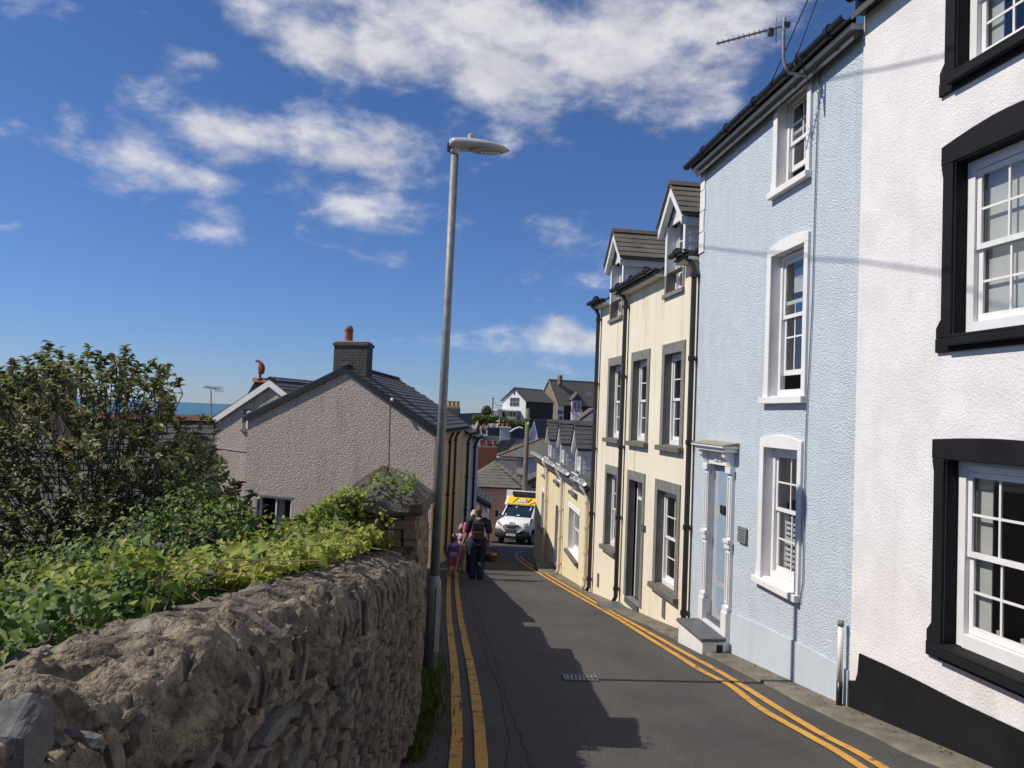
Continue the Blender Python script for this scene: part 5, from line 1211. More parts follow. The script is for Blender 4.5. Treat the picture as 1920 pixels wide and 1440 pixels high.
    MB().box(c+e1*3.3+nn*.02+UP*(zr-1.6-c[2]), e1*.35, nn*.05, UP*1.0).build('slit_window', m_gut, T)
    s_ = -e1   # side wall faces away from the gable
    q = c+e1*5.8+nn*3.2; q[2] = c[2]-.2
    mb = MB(); zt = kx(935, 770)[2]
    for k in range(6): mb.box(q+e1*(k*.62), e1*.14, nn*.12, UP*(zt-q[2])); 
    mb.box(q+UP*(zt-q[2]), e1*3.3, nn*.15, UP*.25); cons = mb.build('conservatory', m_wpaint, T)
    MB().box(q-nn*.06, e1*3.2, -nn*.03, UP*(zt-q[2]-.02)).build('pane', m_dglass, cons); MB().box(q+UP*(zt-q[2]+.26)+nn*.15, e1*3.4, -nn*3.2, UP*.12).build('roof', m_wpaint, cons)
    q2 = c+e1*1.5+nn*1.6; q2[2] = c[2]-.2; mb = MB(); mb.box(q2, e1*4.2, -nn*1.55, UP*(zt-q2[2]+.2)); g = mb.build('glazed_porch', m_lead, T)
    for k in range(4): MB().box(q2+nn*.001+e1*(.15+k*1.0)+UP*.6, e1*.85, nn*.03, UP*(zt-q2[2]-.7)).build('pane', m_dglass, g)
    # big dark hilltop house
    c = kx(1045, 790, 195); e1 = unit([-.62, .78, 0]); e2 = unit([.93, .36, 0]); T = thing('hilltop_dark_house', 'large dark brick house with steep slate roof and gabled bay on the hill', 'house', c)
    ze = kx(1045, 756, 195)[2]; zr = kx(1030, 712, 199)[2]; P = gabled(T, c, e1, 7.5, e2, 17, c[2]-4, ze, zr, mat('tan_gable', (.26,.20,.15), (.2,.15,.11), 3, 4, .9), mat('shaded_red_brick_far', (.075,.03,.028), (.05,.022,.022), 3, 4, .9), m_slate2, over=.3, barge=mat('far_tan_board', (.45,.36,.27), None))  # red brick tone also holds the shade of the side turned from the sun
    st = P(2.6, 2.2, 0); brick_stack(T, st, unit(e1), unit(e2), .9, .7, zr-1.2, zr+1.2, .45, .25, m_brick_b, m_mort)
    # gabled bay on the long side
    n2 = -e1*1.0; n2 = np.array([e2[1], -e2[0], 0]); b0 = c+e2*3.6; bc = b0+n2*.9; zt = kx(1072, 758, 195)[2]
    mb = MB(); mb.box(np.array([b0[0], b0[1], c[2]-1]), e2*2.6, n2*.9, UP*(ze+1.0-c[2]+1)); bay = mb.build('bay', mat('lilac_far', (.42,.41,.47), None), T)
    mb = MB(); mb.prism([np.array([b0[0], b0[1], ze+1.0])-e2*.4+n2*1.1, np.array([b0[0], b0[1], ze+3.0])+e2*1.3+n2*1.1, np.array([b0[0], b0[1], ze+1.0])+e2*3.0+n2*1.1], -n2*3.5); mb.build('bay_roof', m_slate, T)
    MB().tube([np.array([b0[0], b0[1], ze+3.05])+e2*1.3+n2*1.1, np.array([b0[0], b0[1], ze+3.05])+e2*1.3-n2*2.4], .12, 6).build('ridge_tile', m_ridge, T)
    for s in (0, 1):
        a = np.array([b0[0], b0[1], ze+.9])+(-e2*.5 if s == 0 else e2*3.1)+n2*1.12; t_ = np.array([b0[0], b0[1], ze+3.1])+e2*1.3+n2*1.12; mb = MB(); mb.prism([a, t_, t_-UP*.35, a-UP*.3], n2*.06); mb.build('bargeboard', mat('far_tan_board', (.45,.36,.27), None), T)
    for k in range(2): fwin(T, (bc+e2*(.35+k*1.0))[:2], e2[:2], .85, ze-1.1, ze+.4, n2[:2], None, 1, 2)
    fwin(T, (bc+e2*.5)[:2], e2[:2], 1.5, c[2]-.4, c[2]+1.5, n2[:2], None, 2, 1)
    fwin(T, (c+e2*9.5)[:2], e2[:2], 1.6, c[2]+.6, c[2]+2.6, n2[:2], None, 2, 2)
    mb = MB(); mb.box(np.array([c[0], c[1], c[2]-.6])-e2*.2+n2*.03, e2*1.8, n2*.1, UP*(ze-c[2]+.3)); mb.build('white_doorway', m_wpaint, T); MB().box(np.array([c[0], c[1], c[2]-.6])+e2*.5+n2*.131, e2*.8, n2*.03, UP*1.9).build('pane', m_dglass, T); MB().box(np.array([c[0], c[1], c[2]+1.9])-e2*.15+n2*.131, e2*1.6, n2*.03, UP*.9).build('dark_panel', m_dglass, T)
    k = (zr-ze)/3.75; sk = c+e2*9+e1*1.2; sk[2] = ze+k*1.2+.12; mb = MB(); sv = unit(e1+UP*k); mb.box(sk, e2*1.9, sv*1.6, np.cross(e2, sv)*-.1); mb.build('skylight', m_lead, T)
    # walls on the hill edge, cliff, hedges
    cl = MB(); n = 16; vs = []; fs = []; rows = 9
    for i in range(n):
        for j in range(rows):
            px = 886+3.4*i; y = 780+(j/(rows-1))*62; d = 168+1.6*mnoise.noise(Vector((i*.5, j*.6, 0)))*2-j*1.1-.05*i
            q = atY(px, y+2*mnoise.noise(Vector((i*.4, j, 4))), d); vs.append(q)
    for i in range(n-1):
        for j in range(rows-1): fs.append((i*rows+j, i*rows+j+1, (i+1)*rows+j+1, (i+1)*rows+j))
    tag(cl.add(vs, fs).build('cliff', mat('pale_cliff_rock', (.32,.27,.21), (.15,.125,.10), .35, 6, .95, .8, .8, .5), smooth=False), kind='structure')
beyond()

# ------------------------------------------------------------------ street lamp
def lamp():
    b = onroad(806, 1268); Y = b[1]; t = atY(853, 284, Y); ax = unit(t-b)
    T = thing('street_lamp', 'tall galvanised street lamp with flat grey lantern beside the stone wall', 'street lamp', b)
    zs = atY(815, 1090, Y); s1 = b+ax*np.dot(zs-b, ax)
    MB().tube([b-ax*.05, s1-ax*.10, s1+ax*.0, s1+ax*.06], [.066, .066, .066, .046], 20).build('base_column', m_steel, T, smooth=True)
    MB().tube([s1+ax*.055, b+ax*.6*np.linalg.norm(t-b), t-ax*.02], [.045, .042, .040], 18).build('pole', m_steel, T, smooth=True)
    mb = MB(); d0 = unit([.75, -.66, 0]); side = np.cross(ax, d0); p = b+ax*.25+d0*.062
    mb.box(p-side*.035, side*.07, d0*.012, ax*.62); mb.build('access_door', m_steel, T, bevel=.004)
    # lantern: flat body tapering to the right (towards the road)
    dx = unit([1, -.10, .0]); dx = unit(dx-ax*np.dot(dx, ax)*.7); dy = unit(np.cross(UP, dx)); o = t-ax*.0
    Ls = .62; prof = []
    n = 22; k = 20; vs = []; fs = []
    for i in range(n+1):
        s = i/n; x = -.065+Ls*s
        hw = .125*(min(1, (s/.10))**.5 if s < .1 else 1)*((1-max(0, (s-.45)/.55)**2.4)**.62) + .004
        top = .055*(1-.55*abs(s-.3))*((1-max(0, (s-.5)/.5)**2.2)**.7)+.006; bot = .038*((1-max(0, (s-.55)/.45)**2.5)**.6)+.004
        zc = .07-.055*s*s
        for j in range(k):
            a = 2*pi*j/k; cz = sin(a); yy = hw*(abs(cos(a))**.8)*(1 if cos(a) >= 0 else -1); z = zc+(top*cz**1 if cz > 0 else bot*(-1)*(abs(cz)**.5))
            vs.append(o+dx*x+dy*yy+UP*z)
    for i in range(n):
        for j in range(k): fs.append((i*k+j, i*k+(j+1) % k, (i+1)*k+(j+1) % k, (i+1)*k+j))
    fs.append(tuple(range(k))); fs.append(tuple(n*k+j for j in range(k-1, -1, -1)))
    mb = MB().add(vs, [f[::-1] for f in fs]); L_ = mb.build('lantern', m_lamp, T, smooth=True)
    mb = MB()
    rim = []
    for a in np.linspace(0, 2*pi, 30)[:-1]: rim.append(o+dx*(.33+.17*cos(a))+dy*(.085*sin(a))+UP*(.020-.028*(.33+.17*cos(a))))
    mb.prism(rim, UP*-.014); mb.build('lens', mat('lens_glass', (.38,.37,.33), (.32,.31,.28), 20, 2, .25), L_)
    for kk in range(6):
        q = o+dx*(.27+.032*kk)+UP*-.0045-UP*.0009*kk; MB().box(q-dy*.02, dx*.02, dy*.04, UP*-.006).build('led', m_wpaint, L_)
    MB().lathe(o+dx*.16+UP*.118, [(.03, 0), (.036, .01), (.034, .05), (.025, .06)], 12).build('photocell', m_lamp, L_)
    mb = MB(); mb.tube([o-ax*.03, o+UP*.05], .046, 16); mb.build('spigot', m_lamp, T, smooth=True)
    mb = MB(); mb.box(o-dx*.075-dy*.03-UP*.0, dx*.02, dy*.06, UP*.08); mb.build('bracket_clip', m_dkgrey, L_)
lamp()

# ------------------------------------------------------------------ delivery van
def text_mesh(s, size, ext=.004, shear=0., bold=0.):
    cu = bpy.data.curves.new('t', 'FONT'); cu.body = s; cu.size = size; cu.extrude = ext; cu.align_x = 'CENTER'; cu.align_y = 'CENTER'; cu.shear = shear; cu.offset = bold; cu.resolution_u = 3
    o = bpy.data.objects.new('t', cu); COL.objects.link(o); dg = bpy.context.evaluated_depsgraph_get(); me = bpy.data.meshes.new_from_object(o.evaluated_get(dg)); COL.objects.unlink(o); bpy.data.objects.remove(o); return me
def van():
    # local: X to the viewer's right, Y back from the front bumper, Z up
    Yv = 43.0; base = atY(957, 1013, Yv); base[2] = gz(Yv)
    R = Matrix.Translation(V3(base)) @ Matrix.Rotation(radians(-17), 4, 'Z') @ Matrix.Rotation(-math.atan(SLOPE), 4, 'X')
    T = thing('delivery_van', 'white delivery van with yellow front panel and dark windscreen coming up the street', 'van', base)
    mW = mat('van_white_paint', (.80,.80,.79), (.76,.76,.75), 2, 2, .25, coat=.5); mB = mat('van_black_plastic', (.02,.02,.022), (.028,.028,.03), 6, 2, .45); mY = mat('van_yellow', (.85,.55,.02), (.82,.52,.02), 3, 2, .35); mWs = mat('windscreen', (.012,.02,.028), (.02,.035,.045), 1.5, 3, .05, spec=.8)
    def put(mb, name, m, parent=T, smooth=False, bevel=0):
        for i, v in enumerate(mb.v): mb.v[i] = tuple(R @ Vector(v))
        return mb.build(name, m, parent, smooth, bevel)
    def shell(prof, nx=12, bow=.16, pw=2.6):
        """prof: list of (y, z, halfwidth); surface bowed back towards the sides"""
        vs = []; fs = []; n = nx+1
        for (y, z, hw) in prof:
            for i in range(n): s = -1+2*i/nx; vs.append((hw*s, y+bow*abs(s)**pw, z))
        for j in range(len(prof)-1):
            for i in range(nx): fs.append((j*n+i, j*n+i+1, (j+1)*n+i+1, (j+1)*n+i))
        return MB().add(vs, fs)
    nose = [(.10, .74, .98), (.02, .80, 1.0), (.0, .95, .995), (.05, 1.12, .97), (.14, 1.22, .94), (.35, 1.34, .90), (.62, 1.45, .87), (.86, 1.53, .85)]
    cab = put(shell(nose), 'cab_nose', mW, smooth=True)
    # cab sides and roof
    mb = MB()
    for s in (-1, 1):
        side = [(.18, .74), (.18, .98), (.30, 1.20), (.78, 1.44), (1.02, 1.52), (1.66, 2.20), (2.30, 2.30), (2.30, .45), (1.5, .45), (1.42, .75), (1.2, .92), (.9, .95), (.62, .80), (.55, .5)]
        hw = lambda y, z: (.985 if z < 1.3 else .985-.16*(min(z, 2.2)-1.3)/.9)
        pts = [(s*hw(*p), p[0], p[1]) for p in side]; mb.poly(pts if s > 0 else pts[::-1])
    mb.poly([(-.82, 1.62, 2.20), (.82, 1.62, 2.20), (.83, 2.3, 2.30), (-.83, 2.3, 2.30)]); mb.poly([(-.85, .86, 1.53), (-.985, .86, 1.46), (-.83, 1.62, 2.2), (-.80, 1.60, 2.2)][::-1]); mb.poly([(.85, .86, 1.53), (.985, .86, 1.46), (.83, 1.62, 2.2), (.80, 1.60, 2.2)])
    put(mb, 'cab', mW)
    ws = [(.88, 1.535, .90), (1.1, 1.74, .87), (1.36, 1.98, .83), (1.56, 2.16, .80)]
    put(shell(ws, 10, .14, 2.2), 'windscreen', mWs, smooth=True)
    mb = MB(); mb.tube([(-.9, 1.02, 1.55), (0, .86, 1.525), (.9, 1.02, 1.55)], .03, 6); put(mb, 'scuttle', mB)
    # grille
    g = shell([(-.012, .88, .40), (-.012, 1.0, .58), (.035, 1.10, .68)], 12, .10, 2.6); gr = put(g, 'grille', mB)
    for k in range(11): x = -.48+.096*k; put(MB().box((x-.012, -.03+.10*abs(x)**2.6, .90), (.024, 0, 0), (0, .03, 0), (.0, .02, .15)), 'grille_bar', m_dkgrey, gr)
    for s in (-1, 1):
        hl = [(s*.62, .02, 1.05), (s*.92, .13, 1.16), (s*.93, .20, 1.27), (s*.70, .075, 1.17)]
        h = MB().prism([np.array(p)-[0, .035, 0] for p in hl], (0, .05, 0)); o = put(h, 'headlight', mat('headlight', (.30,.27,.25), (.2,.18,.17), 20, 2, .12, spec=.8))
        put(MB().prism([(s*.80, .03, 1.17), (s*.92, .09, 1.21), (s*.92, .12, 1.255), (s*.80, .05, 1.22)], (0, .02, 0)), 'indicator', mat('amber', (.6,.22,.05), None, rough=.3), o)
        # mirror
        mb = MB(); mb.tube([(s*.95, 1.15, 1.60), (s*1.12, 1.08, 1.60), (s*1.2, 1.05, 1.62)], .03, 6); mr = put(mb, 'mirror', mB)
        mb = MB(); mb.box((s*1.25-.08, .98, 1.46), (.16, 0, 0), (0, .09, 0), (0, 0, .36)); put(mb, 'mirror_housing', mB, mr, bevel=.03)
        # wheels
        for yy in (1.05, 4.6):
            w = MB().lathe((s*.98-(.22 if s > 0 else 0), yy, .37), [(.30, 0), (.36, .02), (.37, .11), (.36, .20), (.30, .22)], 20, ax=(1, 0, 0), ux=(0, 0, 1)); wo = put(w, 'wheel', mat('tyre', (.015,.015,.015), (.022,.022,.022), 8, 3, .85))
            put(MB().lathe((s*.985-(.0 if s > 0 else 0), yy, .37), [(.21, 0), (.19, .004 if s > 0 else -.004), (.08, .006 if s > 0 else -.006)], 14, ax=(1, 0, 0), ux=(0, 0, 1)), 'rim', m_steel, wo)
    # bumper with chevron
    b = shell([(.10, .34, .93), (.0, .42, 1.0), (-.02, .60, 1.01), (.02, .76, 1.0)], 12, .17, 2.6); bo = put(b, 'bumper', mB, smooth=True)
    mb = MB(); 
    for s in (-1, 1): mb.prism([(s*.30, -.05, .70), (s*.42, -.045, .70), (s*.66, .0, .86), (s*.56, -.02, .86)], (0, .04, 0))
    put(mb, 'white_chevron', mW, bo); put(shell([(-.035, .66, .42), (-.03, .76, .52)], 8, .08), 'lower_grille', m_dkgrey, bo)
    mb = MB(); mb.box((-.26, -.06, .48), (.52, 0, 0), (0, .02, 0), (0, 0, .115)); pl = put(mb, 'number_plate', mat('plate_white', (.75,.75,.72), None), T)
    rot = Matrix.Rotation(radians(90), 4, 'X')
    def txt(s, size, loc, m, parent, name, tilt=0, **k):
        me = text_mesh(s, size, **k); M_ = R @ Matrix.Translation(loc) @ Matrix.Rotation(radians(90-tilt), 4, 'X'); return mkobj(name, me, m, parent, M=M_)
    txt('CE21 OYG', .095, (0, -.064, .537), m_gut, pl, 'plate_characters')
    txt('IVECO', .13, (0, .055, 1.185), m_dkgrey, cab, 'badge', tilt=40, bold=.004)
    # cargo box
    mb = MB(); mb.abox(-1.03, 1.03, 1.95, 6.2, .95, 3.06); put(mb, 'cargo_box', mW, bevel=.03)
    mb = MB(); mb.poly([(-.93, 1.52, 2.20), (.93, 1.52, 2.20), (1.0, 1.93, 2.74), (-1.0, 1.93, 2.74)]); 
    df = MB().prism([(-.97, 1.50, 2.21), (-.97, 1.94, 2.21), (-.97, 1.94, 2.72)], (1.94, 0, 0)); put(df, 'wind_deflector', mW)
    yp = MB().prism([(-.86, 1.50-.012, 2.24+.02), (-.86, 1.90, 2.71), (-.86, 1.93, 2.71), (-.86, 1.54, 2.24)], (1.82, 0, 0)); yo = put(yp, 'yellow_panel', mY)
    put(MB().prism([(.50, 1.50, 2.27), (.56, 1.50, 2.27), (.92, 1.66, 2.46), (.92, 1.68, 2.50)], (0, -.02, 0)), 'dark_stripe', m_gut, yo)
    lo_ = (.02, 1.665, 2.475); txt('/', .52, (-.42, 1.655, 2.46), m_gut, yo, 'logo_stroke', tilt=40, shear=.35, bold=.012); txt('/', .42, (.42, 1.655, 2.49), m_gut, yo, 'logo_stroke', tilt=40, shear=.35, bold=.012)
    txt('ask', .40, (.03, 1.660, 2.475), m_gut, yo, 'logo_shadow', tilt=40, shear=.25, bold=.024); txt('ask', .40, (.015, 1.650, 2.485), m_wpaint, yo, 'logo', tilt=40, shear=.25, bold=.010)
    mb = MB(); mb.abox(-.62, .95, 1.80, 1.949, 2.745, 3.0); fr = put(mb, 'fridge_unit', mB, bevel=.02)
    for k in range(3): put(MB().abox(-.52, .88, 1.79, 1.799, 2.78+k*.065, 2.81+k*.065), 'louvre', m_dkgrey, fr)
    mb = MB()
    for (x, z) in ((.62, 2.05), (.60, 1.95), (-.25, 2.05), (-.72, 1.62)): y = .88+(z-1.535)*1.09+.02; mb.box((x, y-.04, z), (.07, 0, 0), (0, .02, 0), (0, .05, .07))
    put(mb, 'windscreen_sticker', m_wpaint); mb = MB(); mb.box((-.02, .93, 1.61), (.16, 0, 0), (0, .01, 0), (0, .03, .05)); put(mb, 'paper', m_wpaint)
    put(MB().abox(-.8, .8, .3, 6.0, .38, .95), 'chassis', mB)
van()
# ------------------------------------------------------------------ people
m_skin = mat('skin', (.52,.30,.22), (.47,.26,.19), 20, 3, .55); m_shoe = mat('dark_shoe', (.03,.025,.025), (.045,.035,.03), 20, 2, .6)
def fused(name, chains, m, parent, vox):
    """several tapered chains fused into one continuous skin"""
    mb = MB()
    for path, rad in chains:
        mb.tube(path, rad, 14)
        for p, r in ((path[0], rad[0]), (path[-1], rad[-1])):
            rr = r if not isinstance(r, tuple) else min(r); prof = [(rr*sin(a)+1e-4, -rr*cos(a)) for a in np.linspace(.15, pi-.15, 7)]; mb.lathe(p, prof, 12)
    me = mb.mesh(name); o = bpy.data.objects.new(name, me); COL.objects.link(o)
    r = o.modifiers.new('remesh', 'REMESH'); r.mode = 'VOXEL'; r.voxel_size = vox; s = o.modifiers.new('smooth', 'SMOOTH'); s.factor = .5; s.iterations = 4
    dg = bpy.context.evaluated_depsgraph_get(); m2 = bpy.data.meshes.new_from_object(o.evaluated_get(dg)); COL.objects.unlink(o); bpy.data.objects.remove(o)
    return mkobj(name, m2, m, parent, smooth=True)
def person(lab, loc, H, hd, yaw, larm, rarm, lleg, rleg, shirt, trouser, hair, short=False, hat=None, sleeve=.55, lean=.0, group=None, build=1.0, hoodie=None, mshoe=None):
    """walks away from the camera along +Y; arms = (elbow, wrist), legs = (knee, ankle) in units of H relative to the ground centre"""
    M_ = Matrix.Translation(V3(loc)) @ Matrix.Rotation(yaw, 4, 'Z')
    X = lambda p: np.array(M_ @ Vector((p[0]*H, p[1]*H+lean*p[2]*H, p[2]*H)))
    T = thing('person', lab, 'person', loc, group)
    b = build; hh = hd; zt = 1-hh; sh = zt-.045; s = H*b
    hip = .52; sw = .105*b; ha = .052*b
    L = lambda q: [X(p) for p in q]
    ch = [(L([(0, 0, hip-.03), (0, -.005, hip+.06), (0, 0, hip+.16), (0, .0, sh-.06), (0, .0, sh), (0, .0, sh+.03)]), [(.085*s, .06*s), (.083*s, .06*s), (.08*s, .055*s), (.10*s, .062*s), (.085*s, .05*s), (.05*s, .04*s)]),
          (L([(0, .0, sh+.0), (0, .008, zt-.005), (0, .012, zt+hh*.25)]), [.036*s, .032*s, .034*s])]
    hr = hh*.5*H
    ch.append((L([(0, .02, zt+hh*.10), (0, .018, zt+hh*.32), (0, .010, zt+hh*.62), (0, .008, zt+hh*.85)]), [hr*.45, hr*.66, hr*.76, hr*.52]))
    ch.append((L([(0, .055*hh/.13, zt+hh*.45), (0, .075*hh/.13, zt+hh*.38)]), [.012*H, .009*H]))       # nose
    for sx in (-1, 1): ch.append((L([(sx*hh*.36, .005, zt+hh*.40), (sx*hh*.40, .0, zt+hh*.52)]), [.009*H, .011*H]))   # ears
    hands = []
    for sx, (el, wr) in ((-1, larm), (1, rarm)):
        ch.append((L([(sx*(sw-.02), 0, sh-.01), (sx*sw*1.05, 0, sh-.025), el, wr]), [.034*s, .033*s, .025*s, .018*s]))
        e, w = np.array(el), np.array(wr); d = unit(w-e); pm = w+d*.05; ch.append((L([w, w+d*.02, pm]), [.016*s, (.022*s, .014*s), (.021*s, .012*s)]))
        inn = np.array([-sx*1., .3, 0]); inn = unit(inn-d*np.dot(inn, d)); fw = unit(np.cross(d, inn))
        for k, ln in enumerate((.040, .047, .044, .034)):
            q = pm+fw*(.014-.0095*k); ch.append((L([q-d*.01, q+d*ln*.5+inn*.006, q+d*ln*.8+inn*.02]), [.0062*H, .0056*H, .0046*H]))
        q = w+d*.02+fw*.018; ch.append((L([q, q+d*.022+fw*.012+inn*.006, q+d*.042+fw*.010+inn*.014]), [.0075*H, .0065*H, .005*H]))
    for sx, (kn, an) in ((-1, lleg), (1, rleg)):
        ch.append((L([(sx*ha, 0, hip), (sx*ha*1.05, .0, hip-.06), kn, an]), [.062*s, .060*s, .038*s, .026*s])); k, a = np.array(kn), np.array(an)
        m_ = (k*.65+a*.35)+np.array([0, -.012, 0]); ch.append((L([k, m_, a]), [.036*s, .038*s, .024*s]))
    fused('body', ch, m_skin, T, .0075 if H > 1.4 else .0065)
    # shirt
    g = .010*H
    sc = [(L([(0, 0, hip-.02), (0, -.005, hip+.06), (0, 0, hip+.16), (0, 0, sh-.06), (0, 0, sh-.0), (0, 0, sh+.028)]), [(.094*s, .070*s), (.092*s, .069*s), (.088*s, .064*s), (.110*s, .072*s), (.094*s, .060*s), (.045*s, .043*s)])]
    for sx, (el, wr) in ((-1, larm), (1, rarm)):
        a0 = np.array([sx*sw*1.05, 0, sh-.025]); e = np.array(el)
        tip = a0+(e-a0)*sleeve*1.35 if sleeve < .75 else e
        pts = [(sx*(sw-.03), 0, sh-.012), a0, tip]; rr = [.042*s, .046*s, .044*s]
        if sleeve >= .75: pts.append(np.array(wr)-(np.array(wr)-e)*.1); rr = [.042*s, .044*s, .034*s, .027*s]
        sc.append((L(pts), rr))
    fused('shirt', sc, shirt, T, .011)
    tc = [(L([(0, 0, hip+.05), (0, 0, hip-.0)]), [(.090*s, .068*s), (.098*s, .074*s)])]
    for sx, (kn, an) in ((-1, lleg), (1, rleg)):
        k, a = np.array(kn), np.array(an)
        if short: tc.append((L([(sx*ha, 0, hip), (sx*ha*1.05, 0, hip-.05), k+np.array([0, 0, .02])]), [.070*s, .070*s, .056*s]))
        else: tc.append((L([(sx*ha, 0, hip), (sx*ha*1.05, 0, hip-.05), k, a+np.array([0, -.003, .0])]), [.072*s, .072*s, .052*s, .044*s]))
    fused('shorts' if short else 'trousers', tc, trouser, T, .011)
    for sx, (kn, an) in ((-1, lleg), (1, rleg)):
        a = np.array(an); dz = a[2]-.022 if a[2] > .07 else 0
        q = [(a[0], a[1]-.022, .024+dz), (a[0], a[1]+.0, .030+dz), (a[0]*1.02, a[1]+.05, .022+dz), (a[0]*1.04, a[1]+.095, .016+dz)]
        fused('shoe', [(L(q), [(.024*H, .022*H), (.026*H, .026*H), (.026*H, .018*H), (.018*H, .014*H)])], mshoe or m_shoe, T, .010)
    if hat is None: fused('hair', [(L([(0, -.012, zt+hh*.42), (0, -.006, zt+hh*.65), (0, .004, zt+hh*.88)]), [hr*.70, hr*.82, hr*.60])], hair, T, .010)
    else:
        fused('hair', [(L([(0, -.014, zt+hh*.30), (0, -.010, zt+hh*.6)]), [hr*.64, hr*.74])], hair, T, .010)
        fused('hat', [(L([(0, .002, zt+hh*.60), (0, .004, zt+hh*.78), (0, .006, zt+hh*.95)]), [hr*.88, hr*.86, hr*.62]), (L([(0, .03, zt+hh*.62), (0, .085*hh/.13, zt+hh*.56)]), [(hr*.75, .02*H), (hr*.5, .012*H)])], hat, T, .010)
    return T, X
def backpack(lab, X, H, z0, z1, w, dep, m, m2, y0=-.065):
    T = thing('backpack', lab, 'backpack', X((0, y0-dep/2, z0)))
    B = lambda x0, x1, ya, yb, za, zb: [X((x, y, z)) for z in (za, zb) for x, y in ((x0, ya), (x1, ya), (x1, yb), (x0, yb))]
    def bx(name, *a, mm=m, bev=.03): mb = MB().add(B(*a), [(3,2,1,0),(4,5,6,7),(0,1,5,4),(1,2,6,5),(2,3,7,6),(3,0,4,7)]); return mb.build(name, mm, T, smooth=False, bevel=bev)
    bx('bag', -w, w, y0-dep, y0, z0, z1); bx('front_pocket', -w*.8, w*.8, y0-dep*1.4, y0-dep*1.002, z0+.01, z0+(z1-z0)*.5, mm=m2, bev=.02); bx('flap', -w*.85, w*.85, y0-dep*1.12, y0-dep*1.002, z0+(z1-z0)*.62, z1-.015, mm=m, bev=.02)
    for s in (-1, 1): MB().tube([X((s*w*.7, y0+.003, z1-.01)), X((s*w*.75, y0+.05, z1+.028)), X((s*w*.8, .075, z1-.03)), X((s*w*.9, .06, (z0+z1)/2)), X((s*w*.9, y0+.01, z0+.03))], (.010*H), 6).build('strap', m2, T, smooth=True)
    return T
def people():
    navy = mat('navy_shirt', (.020,.012,.030), (.030,.018,.042), 12, 3, .9, .3, 40, .006); denim = mat('navy_trousers', (.010,.014,.045), (.018,.024,.075), 8, 4, .9, .4, 30, .01); blk = mat('black_nylon', (.012,.012,.014), (.02,.02,.022), 10, 3, .7, .3, 30, .005); oli = mat('dark_olive_nylon', (.022,.024,.018), (.03,.033,.025), 10, 3, .7)
    pinkT = mat('pink_top', (.62,.16,.22), (.55,.13,.19), 8, 3, .9); hairG = mat('grey_brown_hair', (.10,.08,.06), (.06,.045,.035), 40, 3, .7); sun_hat = mat('cream_hat', (.62,.56,.38), (.55,.50,.34), 20, 3, .9); hairB = mat('brown_hair', (.13,.06,.03), (.09,.04,.02), 40, 3, .6)
    lil = mat('lilac_top', (.40,.30,.42), (.34,.26,.37), 10, 3, .9); purp = mat('purple_bag', (.12,.065,.22), (.09,.05,.17), 10, 3, .7); purpL = mat('pale_lilac_pocket', (.33,.27,.45), None); coral = mat('coral_shorts', (.55,.16,.18), (.48,.13,.15), 10, 3, .9); pinkh = mat('pink_patterned_hat', (.55,.25,.30), (.35,.14,.20), 30, 2, .9); beige = mat('beige_trousers', (.35,.29,.24), (.3,.25,.2), 10, 3, .9)
    pm = onroad(890, 1086); pm[0] = onroad(893, 1086)[0]; pm[2] = gz(pm[1])+.003
    T, X = person('man in navy shirt and trousers walking away with black backpack', pm, 1.78, .130, radians(2), ((-.155, -.01, .63), (-.20, .04, .50)), ((.160, -.01, .63), (.165, .05, .49)), ((-.06, .045, .27), (-.058, .01, .045)), ((.055, .03, .27), (.052, -.05, .05)), navy, denim, hairG, build=1.12, group='family walking down the street')
    backpack('black backpack worn by the man in navy', X, 1.78, .555, .80, .085, .055, blk, oli)
    hx = X((.175, .065, .42))
    B = thing('wicker_basket', 'brown wicker basket hanging from the hand of the man in navy', 'basket', hx-UP*.3); mwk = mat('wicker', (.075,.035,.018), (.045,.02,.012), 30, 3, .8, .8, 60, .02)
    bc = hx+np.array([.03, 0, -.315]); MB().lathe(bc, [(.15, 0), (.19, .08), (.20, .17), (.205, .175), (.18, .17), (.14, .02)], 18).build('bowl', mwk, B)
    for k in range(5): MB().tube([bc+np.array([(.158+.0105*k)*cos(a), (.158+.0105*k)*sin(a), .02+.034*k]) for a in np.linspace(0, 2*pi, 19)], .012, 5, caps=False).build('woven_band', mwk, B)
    MB().tube([bc+np.array([.19*cos(a), 0, .17+.15*sin(a)]) for a in np.linspace(0, pi, 13)], .012, 6).build('handle', mwk, B, smooth=True)
    wp = onroad(884, 1076); wp[2] = gz(wp[1])+.003
    person('person in pink top and cream sun hat walking ahead of the man', wp, 1.66, .132, radians(-2), ((-.135, .0, .62), (-.13, .05, .49)), ((.135, .0, .62), (.13, .05, .49)), ((-.05, .05, .27), (-.05, .03, .045)), ((.05, .02, .27), (.05, -.04, .06)), pinkT, blk, hairG, hat=sun_hat, group='family walking down the street')
    c1 = onroad(848, 1082); c1[2] = gz(c1[1])+.003
    T, X = person('small child in coral shorts with purple backpack walking on the yellow line', c1, 1.06, .185, radians(0), ((-.145, .01, .58), (-.16, .06, .46)), ((.145, .01, .58), (.155, .05, .46)), ((-.065, .04, .26), (-.068, .03, .06)), ((.06, .02, .26), (.055, -.035, .07)), lil, coral, hairB, short=True, build=1.15, sleeve=.9, group='family walking down the street', mshoe=mat('purple_shoe', (.08,.05,.09), None))
    backpack('small purple backpack worn by the smaller child', X, 1.06, .50, .74, .11, .075, purp, purpL)
    c2 = onroad(862, 1073); c2[2] = gz(c2[1])+.003
